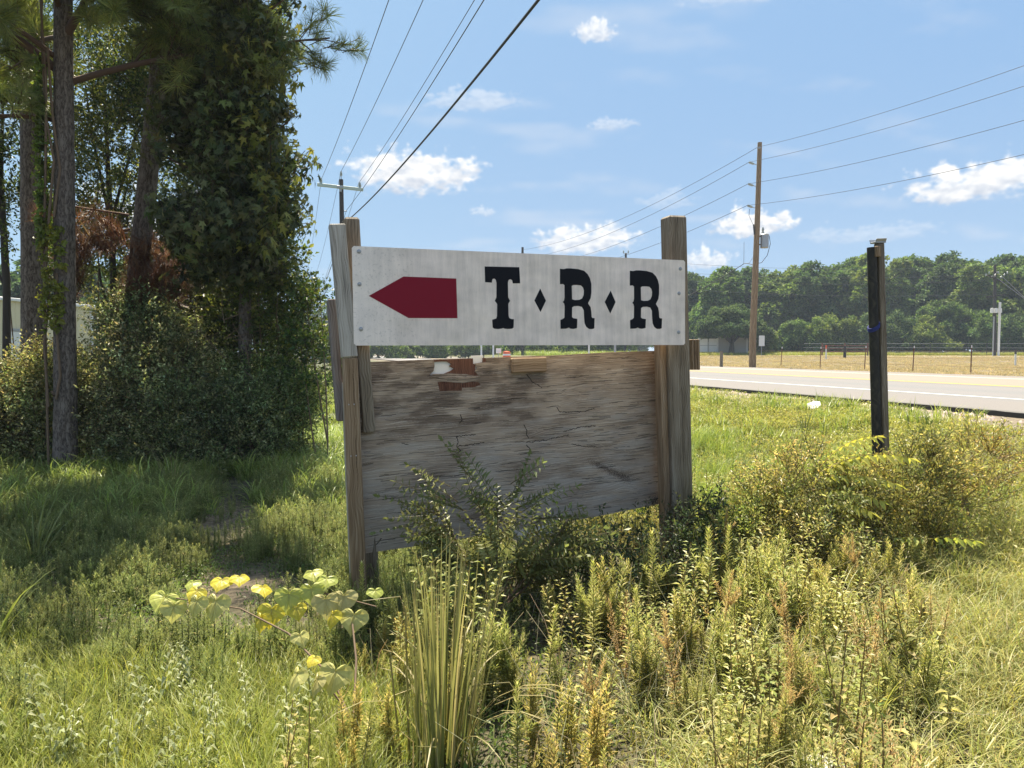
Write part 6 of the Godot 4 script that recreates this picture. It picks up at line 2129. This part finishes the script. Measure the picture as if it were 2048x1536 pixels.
func pinnate(mb: MB, at: Vector3, d: Vector3, length: float, pairs: int, leaf_len: float, col: Color, droop: float, hang := 0.0) -> void:
	var p := at
	var dir := d
	var path := [p]
	var radii := [0.0028]
	for i in pairs:
		var q := p + dir * length / pairs
		var side := (dir.cross(Vector3.UP) if absf(dir.y) < 0.98 else dir.cross(Vector3.BACK)).normalized()
		for s in [-1.0, 1.0]:
			var out: Vector3 = (side * s + dir * 0.55 + Vector3.DOWN * hang).normalized()
			var nn: Vector3 = (Vector3.UP * (1.0 - hang * 0.4) + side * s * hang).normalized()
			nn = (nn - out * nn.dot(out)).normalized()
			var l := leaf_len * (0.7 + 0.45 * sin(PI * (i + 0.6) / pairs)) * rng.randf_range(0.85, 1.1)
			mb.leaf(q, out, nn, l, l * 0.42, vary(col, 0.15), 0.15)
		p = q
		path.append(p)
		radii.append(0.0028 * (1.0 - 0.7 * (i + 1.0) / pairs))
		dir = (dir + Vector3.DOWN * droop / pairs).normalized()
	mb.leaf(p, dir, Vector3.UP, leaf_len, leaf_len * 0.42, vary(col, 0.15), 0.1)
	mb.tube(path, radii, 4, Color(col.r * 0.8, col.g * 0.6, col.b * 0.6), null, 0.0, false)


# a broad heart-shaped blade, cupped, with lighter veins raised a little; its stalk end is the origin, its tip points to +z
func heart_leaf(col: Color, vein: Color, sd: int) -> MB:
	var mb := MB.new()
	var rim := []
	var n := 28
	for i in n + 1:
		var t := TAU * i / n
		var x := pow(sin(t), 3.0) * 0.5 * 0.98
		var y := (13.0 * cos(t) - 5.0 * cos(2.0 * t) - 2.0 * cos(3.0 * t) - cos(4.0 * t)) / 32.0
		var p := Vector3(x, 0, 0.156 - y)
		p.y = -0.55 * p.x * p.x - 0.30 * p.z * absf(p.z) + 0.022 * sin(t * 6.0 + sd) + 0.015 * sin(t * 11.0 + 2.0 * sd)
		rim.append(p)
	var c := Vector3(0, 0.0, 0.0)
	var inner := []
	var mids := []
	for p in rim:
		inner.append(c.lerp(p, 0.35) + Vector3(0, 0.030, 0))
		mids.append(c.lerp(p, 0.72) + Vector3(0, 0.032, 0))
	for i in n:
		var k := vary(col, 0.07)
		mb.tri(c, inner[i], inner[i + 1], k)
		for r in [[inner, mids], [mids, rim]]:
			mb.tri(r[0][i], r[1][i], r[1][i + 1], k)
			mb.tri(r[0][i], r[1][i + 1], r[0][i + 1], k)
	for i in [5, 8, 11, 14, 17, 20, 23]:
		mb.tube([c + Vector3(0, 0.006, 0), inner[i] + Vector3(0, 0.006, 0), mids[i] + Vector3(0, 0.005, 0), (mids[i] as Vector3).lerp(rim[i], 0.8) + Vector3(0, 0.004, 0)], [0.011, 0.008, 0.006, 0.003], 3, vein, null, 0.0, false)
	return mb


func build_named_plants() -> void:
	var mb: MB
	# heart-leaved plant at lower left: three arching stems, every leaf a part
	var hp := thing("heart_leaf_plant", "sprawling plant with big heart shaped yellow green leaves, lower left of centre", "plant", Vector3(-0.66, 0, -2.95))
	var tones := [Color(0.40, 0.42, 0.10), Color(0.34, 0.38, 0.085), Color(0.46, 0.44, 0.16), Color(0.52, 0.45, 0.05), Color(0.44, 0.40, 0.17)]
	var shapes := []
	for t in tones:
		shapes.append(heart_leaf(t, t.lerp(Color(0.55, 0.5, 0.22), 0.5), shapes.size()).mesh(M.leaf))
	var stems := [[Vector3(0, 0.05, 0), Vector3(-0.12, 0.20, -0.12), Vector3(-0.36, 0.32, -0.30), Vector3(-0.62, 0.39, -0.42), Vector3(-0.95, 0.42, -0.48)], [Vector3(0, 0.05, 0), Vector3(-0.04, 0.22, -0.25), Vector3(-0.10, 0.38, -0.42), Vector3(-0.25, 0.44, -0.5), Vector3(0.02, 0.40, -0.42)], [Vector3(0, 0.04, 0), Vector3(-0.06, 0.14, -0.02), Vector3(-0.14, 0.22, -0.06)]]
	mb = MB.new()
	for s in stems:
		var rr := []
		for i in s.size():
			rr.append(lerpf(0.0055, 0.0025, float(i) / s.size()))
		mb.tube(s, rr, 6)
	part("stem", mb, M.vine_stem, hp)
	# world positions of the leaves: x, y, z, size, tone, how far they hang
	var leaves := [[-1.66, 0.40, -3.42, 0.115, 0, 0.5], [-1.60, 0.37, -3.38, 0.10, 2, 0.95], [-1.52, 0.42, -3.45, 0.085, 3, 0.5], [-1.49, 0.395, -3.38, 0.10, 2, 0.9], [-1.40, 0.395, -3.38, 0.125, 2, 0.9], [-1.42, 0.455, -3.50, 0.09, 3, 0.35], [-1.34, 0.465, -3.52, 0.08, 3, 0.3], [-1.56, 0.445, -3.5, 0.07, 1, 0.3], [-1.20, 0.44, -3.44, 0.085, 3, 0.3], [-1.13, 0.36, -3.36, 0.11, 3, 0.9], [-1.17, 0.33, -3.33, 0.09, 3, 1.0], [-1.06, 0.42, -3.40, 0.115, 0, 0.9], [-1.02, 0.36, -3.38, 0.08, 3, 0.8], [-0.96, 0.44, -3.42, 0.105, 0, 0.9], [-0.90, 0.47, -3.48, 0.09, 1, 0.4], [-0.88, 0.40, -3.38, 0.115, 4, 0.9], [-0.80, 0.41, -3.40, 0.11, 4, 0.9], [-0.74, 0.34, -3.34, 0.115, 2, 0.85], [-0.84, 0.34, -3.35, 0.09, 3, 0.9], [-0.98, 0.49, -3.52, 0.08, 0, 0.3], [-0.66, 0.42, -3.45, 0.07, 1, 0.5], [-0.905, 0.215, -3.0, 0.105, 2, 0.75], [-0.815, 0.20, -2.98, 0.095, 4, 0.9], [-0.745, 0.225, -3.0, 0.125, 2, 0.8], [-0.85, 0.255, -3.06, 0.06, 3, 0.4], [-0.95, 0.30, -3.2, 0.075, 2, 0.7]]
	for l in leaves:
		var o := put("leaf", shapes[l[4]], hp, Vector3(l[0] + 0.66, l[1] + 0.03, l[2] + 2.95))
		# tip hangs towards the camera and the ground
		o.basis = (Basis(Vector3.UP, rng.randf_range(-0.7, 0.7)) * Basis(Vector3.RIGHT, l[5] * 1.15) * Basis(Vector3(0, 0, 1), rng.randf_range(-0.35, 0.35))).scaled_local(Vector3.ONE * l[3] * 1.25)

	# tall reed-like clump in the middle foreground
	var rc := thing("tall_grass_clump", "tall upright grass clump with stiff blades before the plywood", "grass clump", Vector3(-0.27, 0, -2.75))
	mb = MB.new()
	var cols := [Color(0.13, 0.15, 0.042), Color(0.18, 0.185, 0.065), Color(0.10, 0.125, 0.035), Color(0.27, 0.235, 0.11)]
	for i in 110:
		var a := rng.randf() * TAU
		var out := Vector3(cos(a), 0, sin(a))
		var b := out * sqrt(rng.randf()) * 0.13
		var d := (Vector3.UP + out * rng.randf_range(0.0, 0.14) + Vector3(0.02, 0, 0)).normalized()
		var c := vary(cols[rng.randi() % 4], 0.15)
		mb.blade(b, d, out, rng.randf_range(0.5, 0.95), rng.randf_range(0.007, 0.013), rng.randf_range(0.0, 0.3), 5, c, c.lerp(Color(0.33, 0.29, 0.14), 0.5))
	for i in 12:   # older blades folded over
		var a := rng.randf() * TAU
		var out := Vector3(cos(a), 0, sin(a) * 0.7).normalized()
		var c := vary(cols[3], 0.15)
		mb.blade(out * 0.08, (Vector3.UP + out * 0.25).normalized(), out, rng.randf_range(0.5, 0.85), 0.010, rng.randf_range(1.6, 3.0), 7, c, c)
	part("blades", mb, M.blade, rc)
	mb = MB.new()   # the tall folded blades that lean to the left and right of the clump
	for q in [[Vector3(-0.09, 0.0, 0), Vector3(-0.115, 0.55, -0.05), Vector3(-0.11, 0.70, -0.06), Vector3(0.04, 0.86, -0.08)], [Vector3(-0.13, 0.0, 0.0), Vector3(-0.14, 0.60, 0), Vector3(-0.16, 0.66, 0), Vector3(-0.3, 0.65, 0.02)], [Vector3(-0.16, 0, 0), Vector3(-0.2, 0.42, 0), Vector3(-0.17, 0.52, 0), Vector3(-0.05, 0.44, 0.05)], [Vector3(0.02, 0, 0), Vector3(0.05, 0.6, 0), Vector3(0.11, 0.9, -0.05)], [Vector3(0.03, 0, 0), Vector3(0.09, 0.55, 0), Vector3(0.24, 0.68, -0.02)], [Vector3(0.05, 0, 0.05), Vector3(0.13, 0.35, 0.08), Vector3(0.26, 0.37, 0.1), Vector3(0.32, 0.28, 0.1)]]:
		var rr := []
		for i in q.size():
			rr.append(lerpf(0.0042, 0.0012, float(i) / (q.size() - 1)))
		mb.tube(q, rr, 4, Color(0.27, 0.24, 0.11), null, 0.0, false)
	part("folded_blades", mb, M.blade, rc)

	# other single clumps: [label, x, z, h, n, colours, width, bend]
	for s in [["broad bladed green reed clump at the left edge", -2.75, -3.75, 0.62, 26, [Color(0.17, 0.21, 0.05), Color(0.24, 0.26, 0.07)], 0.014, 0.9], ["tall yellowish grass clump left of the shaded path", -3.6, -5.4, 0.6, 24, [Color(0.16, 0.19, 0.06), Color(0.22, 0.23, 0.08)], 0.010, 1.1], ["stiff green grass clump in the straw at lower right", 1.55, -3.05, 0.34, 18, [Color(0.27, 0.28, 0.075), Color(0.38, 0.35, 0.13)], 0.009, 0.9], ["arching grass clump right of the dry stalks", 1.75, -3.9, 0.5, 40, [Color(0.36, 0.34, 0.14), Color(0.28, 0.29, 0.09)], 0.005, 1.9], ["yellow green grass clump at the right edge", 2.15, -3.15, 0.4, 30, [Color(0.34, 0.33, 0.09), Color(0.42, 0.37, 0.14)], 0.006, 1.6], ["dark upright grass clump on the verge beside the pale rock", 4.3, -10.6, 0.42, 30, [Color(0.08, 0.11, 0.03), Color(0.12, 0.14, 0.04)], 0.012, 0.5], ["pale dry grass heads before the thicket's middle", -3.9, -8.3, 0.75, 14, [Color(0.34, 0.28, 0.17), Color(0.28, 0.24, 0.14)], 0.006, 0.7]]:
		var o := thing("grass_clump", s[0], "grass clump", on_ground(s[1], s[2]), 0.0, "single grass clumps")
		mb = MB.new()
		grass_tuft(mb, Vector3.ZERO, s[4], s[3], s[6], s[7], s[5], 0.07, 6)
		part("blades", mb, M.blade, o)

	# sapling with long drooping pinnate leaves beside the tall dark post
	var sap := thing("pinnate_sapling", "sapling with long drooping fern like leaves before the tall dark post", "sapling", on_ground(2.02, -5.05, 0.04))
	mb = MB.new()
	mb.tube([Vector3(-0.05, 0, 0), Vector3(0.0, 0.4, 0), Vector3(0.1, 0.62, 0)], [0.009, 0.007, 0.004], 6)
	part("stem", mb, M.vine_stem, sap)
	for f in [[Vector3(0.1, 0.62, 0), Vector3(1.0, 0.62, 0.0), 0.75, 11, 0.9], [Vector3(0.08, 0.58, 0), Vector3(1.0, 0.28, 0.15), 0.6, 10, 0.7], [Vector3(0.05, 0.5, 0), Vector3(0.9, 0.15, 0.3), 0.5, 9, 0.6], [Vector3(0.05, 0.52, 0), Vector3(0.5, 0.6, -0.2), 0.45, 8, 0.8], [Vector3(0.05, 0.45, 0), Vector3(0.8, 0.1, 0.5), 0.42, 8, 0.6], [Vector3(0.1, 0.66, 0), Vector3(0.75, 0.8, -0.2), 0.6, 9, 1.0]]:
		mb = MB.new()
		pinnate(mb, f[0] + Vector3(0, 0.12, 0.1), (f[1] as Vector3).normalized(), f[2] * 0.85, f[3], 0.095, Color(0.38, 0.37, 0.075), f[4], 0.75)
		part("frond", mb, M.leaf, sap)
	sap = thing("pinnate_sapling", "small sprig with hanging leaflets low at the right of the tall dark post", "sapling", on_ground(2.75, -4.75))
	for f in [[Vector3(0, 0.32, 0), Vector3(1.0, 0.2, 0.1), 0.3, 5, 0.5], [Vector3(0, 0.32, 0), Vector3(-1.0, 0.3, 0.2), 0.2, 4, 0.5]]:
		mb = MB.new()
		pinnate(mb, f[0], (f[1] as Vector3).normalized(), f[2], f[3], 0.075, Color(0.33, 0.36, 0.07), f[4], 0.8)
		part("frond", mb, M.leaf, sap)

	# privet-like shrub before the plywood: sprays of paired leaves
	var pr := thing("privet_shrub", "shrub with paired oval leaves in front of the plywood", "shrub", Vector3(-0.10, 0, -4.25))
	var privet := MB.new()
	pinnate(privet, Vector3.ZERO, Vector3(0.1, 1, 0).normalized(), 0.27, 7, 0.05, Color(0.15, 0.165, 0.065), 0.3)
	var twig := privet.mesh(M.leaf)
	var places := []
	var tints := []
	mb = MB.new()
	for i in 16:
		var a := rng.randf() * TAU
		var top := Vector3(cos(a) * rng.randf_range(0.1, 0.5), rng.randf_range(0.35, 0.68), sin(a) * 0.2 + 0.02)
		mb.tube([ball() * Vector3(0.1, 0, 0.1), top * Vector3(0.6, 0.6, 0.6), top], [0.007, 0.005, 0.002], 5, Color.WHITE, null, 0.0, false)
		for k in 17:
			var f := rng.randf_range(0.45, 1.0)
			places.append(facing(top * f, ball() * 0.9 + Vector3(cos(a), 0.5, 0.2), rng.randf() * TAU, rng.randf_range(0.7, 1.1)))
			tints.append(vary(Color(1.2, 1.15, 1.1), 0.25))
	for s in [[-0.25, 0.72, -0.08, -1.0, 0.35], [-0.1, 0.76, -0.1, -0.4, 0.9], [0.05, 0.74, -0.1, 0.5, 0.8], [0.2, 0.62, -0.05, 1.0, 0.4], [-0.35, 0.62, -0.05, -1.0, 0.1], [0.0, 0.66, 0.0, -0.7, 0.6], [0.12, 0.7, -0.06, 0.9, 0.7], [-0.2, 0.66, 0.0, -0.9, 0.5], [0.3, 0.5, 0.05, 1.0, 0.2], [0.42, 0.45, 0.08, 1.0, 0.25], [0.25, 0.42, 0.12, 1.0, 0.05]]:
		for k in 4:
			places.append(facing(Vector3(s[0], s[1], s[2]) + ball() * 0.09, Vector3(s[3], s[4], 0.25) + ball() * 0.4, rng.randf() * TAU, rng.randf_range(0.85, 1.15)))
			tints.append(vary(Color(1, 1, 1), 0.2))
	part("stems", mb, M.vine_stem, pr).set_meta("kind", "stuff")
	many("foliage", twig, places, tints, pr).set_meta("kind", "stuff")

	# dark low shrub in the shade under the sheet's right half, and a mounded sunny one before the tall dark post
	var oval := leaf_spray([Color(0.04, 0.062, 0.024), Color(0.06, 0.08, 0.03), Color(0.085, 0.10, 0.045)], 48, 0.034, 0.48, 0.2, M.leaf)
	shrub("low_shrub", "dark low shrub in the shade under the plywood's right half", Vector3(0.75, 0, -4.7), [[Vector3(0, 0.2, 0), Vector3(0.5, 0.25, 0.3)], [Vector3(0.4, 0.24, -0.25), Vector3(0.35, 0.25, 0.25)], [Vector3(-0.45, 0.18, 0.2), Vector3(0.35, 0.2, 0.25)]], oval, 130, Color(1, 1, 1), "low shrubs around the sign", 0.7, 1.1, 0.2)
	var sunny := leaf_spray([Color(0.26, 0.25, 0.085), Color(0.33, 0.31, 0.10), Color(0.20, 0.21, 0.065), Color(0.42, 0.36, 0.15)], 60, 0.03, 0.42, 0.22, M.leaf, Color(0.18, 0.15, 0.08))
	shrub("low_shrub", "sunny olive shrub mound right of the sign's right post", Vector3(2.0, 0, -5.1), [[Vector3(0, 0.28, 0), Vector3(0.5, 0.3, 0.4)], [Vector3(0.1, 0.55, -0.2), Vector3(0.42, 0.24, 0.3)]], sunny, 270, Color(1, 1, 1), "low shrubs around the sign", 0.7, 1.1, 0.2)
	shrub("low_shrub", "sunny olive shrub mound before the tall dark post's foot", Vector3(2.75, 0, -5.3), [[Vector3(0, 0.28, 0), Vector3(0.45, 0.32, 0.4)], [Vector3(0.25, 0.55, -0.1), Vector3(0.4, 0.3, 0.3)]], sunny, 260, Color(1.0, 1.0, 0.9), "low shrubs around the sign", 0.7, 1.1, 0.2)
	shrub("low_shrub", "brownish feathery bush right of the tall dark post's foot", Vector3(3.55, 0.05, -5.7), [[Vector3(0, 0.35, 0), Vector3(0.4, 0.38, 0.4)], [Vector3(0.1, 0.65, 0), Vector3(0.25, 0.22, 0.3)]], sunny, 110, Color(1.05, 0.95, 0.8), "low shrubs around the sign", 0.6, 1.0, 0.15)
	shrub("low_shrub", "green shrub at the foot of the sign's right post", Vector3(1.5, 0, -5.15), [[Vector3(0, 0.22, 0), Vector3(0.3, 0.25, 0.25)], [Vector3(0.2, 0.42, -0.1), Vector3(0.2, 0.18, 0.2)]], sunny, 80, Color(0.75, 0.95, 0.7), "low shrubs around the sign", 0.6, 1.0, 0.15)

	# tall single weeds that stand out: build one, then copies
	var w := thing("upright_weed", "tall green weed with whorled leaves before the plywood's right half", "weed", Vector3(0.42, 0, -3.65), 0.0, "tall upright weeds before the sign")
	mb = MB.new()
	feathery_stalk(mb, Vector3.ZERO, 0.56, 150, Color(0.22, 0.21, 0.07), Color(0.33, 0.34, 0.085), 0.05, 3, 0.25)
	part("stalk", mb, M.dull_leaf, w)
	var wb := thing("upright_weed", "tall dry orange brown weed in the middle of the sunny weeds", "weed", Vector3(1.02, 0, -3.55), 0.0, "tall upright weeds before the sign")
	mb = MB.new()
	feathery_stalk(mb, Vector3.ZERO, 0.54, 170, Color(0.28, 0.185, 0.08), Color(0.41, 0.29, 0.12), 0.036, 6, 0.3)
	part("stalk", mb, M.dull_leaf, wb)
	for s in [[w, 0.80, -3.95, 1.05, "tall green weed at the shade's edge left of the right post"], [w, 1.12, -4.05, 1.1, "tall green weed just before the right post's left edge"], [w, 1.30, -4.4, 1.0, "tall green weed in front of the right post"], [w, 0.62, -3.35, 0.9, "green weed in front of the dark low shrub"], [w, 0.15, -3.2, 0.8, "green weed right of the tall grass clump"], [w, -0.62, -3.75, 0.8, "green weed at the left post's foot"], [w, -0.82, -3.9, 0.85, "green weed left of the left post's foot"], [w, -0.46, -3.6, 0.75, "green weed between the left post and the tall grass clump"], [w, -0.55, -2.55, 0.72, "green weed at the bottom edge left of the tall grass clump"], [w, 0.02, -2.5, 0.75, "green weed at the bottom edge right of the tall grass clump"], [wb, 0.72, -3.05, 0.9, "dry weed left of the tallest dry one"], [wb, 1.32, -3.3, 0.95, "dry weed right of the tallest dry one"], [wb, 1.42, -4.9, 1.05, "dry weed beside the right post's right edge"], [wb, 0.35, -2.7, 0.8, "dry weed at the bottom edge, middle"], [wb, 0.95, -2.6, 0.8, "dry weed at the bottom edge right of the middle"], [wb, 1.75, -3.5, 0.8, "dry weed before the arching grass clump"], [wb, 2.1, -4.3, 0.95, "dry weed before the olive shrub mound"]]:
		copy_of(s[0], s[4], on_ground(s[1], s[2]), rng.randf() * TAU, s[3], "tall upright weeds before the sign")

	# grey-green herbs with drooping paired leaves, lower left
	var sg := thing("sage_herb", "grey green herb with drooping paired leaves in the shade at lower left", "herb", Vector3(-1.15, 0, -2.75), 0.0, "grey green herbs at lower left")
	mb = MB.new()
	mb.tube([Vector3.ZERO, Vector3(0.01, 0.13, 0), Vector3(0.0, 0.27, 0.01)], [0.0022, 0.0019, 0.001], 4, Color(0.24, 0.23, 0.12), null, 0.0, false)
	for i in 9:
		var y := 0.06 + 0.024 * i
		for s in 2:
			var a := i * 1.57 + s * PI + rng.randf_range(-0.2, 0.2)
			var l := lerpf(0.075, 0.036, i / 8.0) * rng.randf_range(0.85, 1.15)
			var d := Vector3(cos(a), 0.55, sin(a)).normalized()
			var nn := (Vector3.UP - d * d.y).normalized()
			var c := vary(Color(0.29, 0.315, 0.165), 0.15)
			# two segments: out, then hanging
			var b := Vector3(0, y, 0)
			var side := d.cross(nn).normalized() * l * 0.13
			var m1 := b + d * l * 0.5
			var tip := m1 + (d + Vector3.DOWN * 1.5).normalized() * l * 0.6
			mb.tri(b, m1 + side, m1 + nn * l * -0.04, c)
			mb.tri(b, m1 + nn * l * -0.04, m1 - side, c)
			mb.tri(m1 + side, tip, m1 + nn * l * -0.04, c)
			mb.tri(m1 + nn * l * -0.04, tip, m1 - side, c)
	part("stalk", mb, M.leaf, sg)
	for i in 36:
		var x := 0.0
		var z := 0.0
		while true:
			x = rng.randf_range(-2.1, -0.75)
			z = rng.randf_range(-3.35, -2.45)
			if in_view(x, z, 0.0) and rng.randf() < 0.9 - 0.35 * absf(x + 1.2):
				break
		copy_of(sg, "grey green herb with drooping paired leaves among its like at lower left", Vector3(x, 0, z), rng.randf() * TAU, rng.randf_range(0.6, 1.2), "grey green herbs at lower left").rotation.z = rng.randf_range(-0.3, 0.3)
	sg.set_meta("label", "grey green herb with drooping paired leaves among its like at lower left")
	# broad-leaved yellow herbs at lower right
	var yh := thing("broadleaf_herb", "yellow green herb with pointed broad leaves at the right, upper one", "herb", on_ground(1.95, -3.25), 0.0, "yellow herbs at lower right")
	mb = MB.new()
	mb.tube([Vector3.ZERO, Vector3(0, 0.3, 0)], [0.003, 0.002], 4, Color(0.25, 0.22, 0.08), null, 0.0, false)
	for i in 9:
		var a := i * 2.2
		var d := Vector3(cos(a), 0.25, sin(a)).normalized()
		mb.leaf(Vector3(0, 0.12 + 0.022 * i, 0), d, (Vector3.UP - d * d.y).normalized(), 0.075, 0.028, vary(Color(0.40, 0.37, 0.13), 0.12), 0.35)
	part("stalk", mb, M.leaf, yh)
	copy_of(yh, "yellow green herb with pointed broad leaves at the bottom right", on_ground(1.38, -2.45), 1.0, 0.9, "yellow herbs at lower right")
	copy_of(yh, "yellow green herb with pointed leaves among the straw right of the middle", on_ground(1.75, -2.85), 2.0, 0.8, "yellow herbs at lower right")


func build_small_things() -> void:
	var mb := MB.new()
	var o := thing("rock", "pale broken slab of concrete lying on the sunny verge", "rock", on_ground(5.2, -12.5, 0.02), 0.3)
	var poly := PackedVector2Array([Vector2(-0.19, -0.06), Vector2(-0.05, -0.1), Vector2(0.12, -0.05), Vector2(0.2, 0.05), Vector2(0.08, 0.09), Vector2(-0.1, 0.06)])
	mb.prism(Transform3D(Basis(Vector3.RIGHT, -1.0) * Basis(Vector3(0, 0, 1), 0.2), Vector3(0, 0.1, 0)), poly, -0.05, 0.05)
	part("slab", mb, M.white_metal, o)
	# crumpled white bag at the bottom edge
	o = thing("plastic_litter", "crumpled white plastic litter in the straw at the bottom edge", "litter", Vector3(1.16, 0.02, -2.66))
	mb = MB.new()
	var n := 10
	var h := []
	for i in n + 1:
		var row := []
		for j in n + 1:
			row.append(Vector3((i - n * 0.5) * 0.021, 0.03 + 0.035 * rng.randf() * sin(PI * i / n) * sin(PI * j / n), (j - n * 0.5) * 0.012))
		h.append(row)
	for i in n:
		for j in n:
			mb.tri(h[i][j], h[i][j + 1], h[i + 1][j + 1], Color.WHITE)
			mb.tri(h[i][j], h[i + 1][j + 1], h[i + 1][j], Color.WHITE)
	part("sheet", mb, M.white_metal, o)
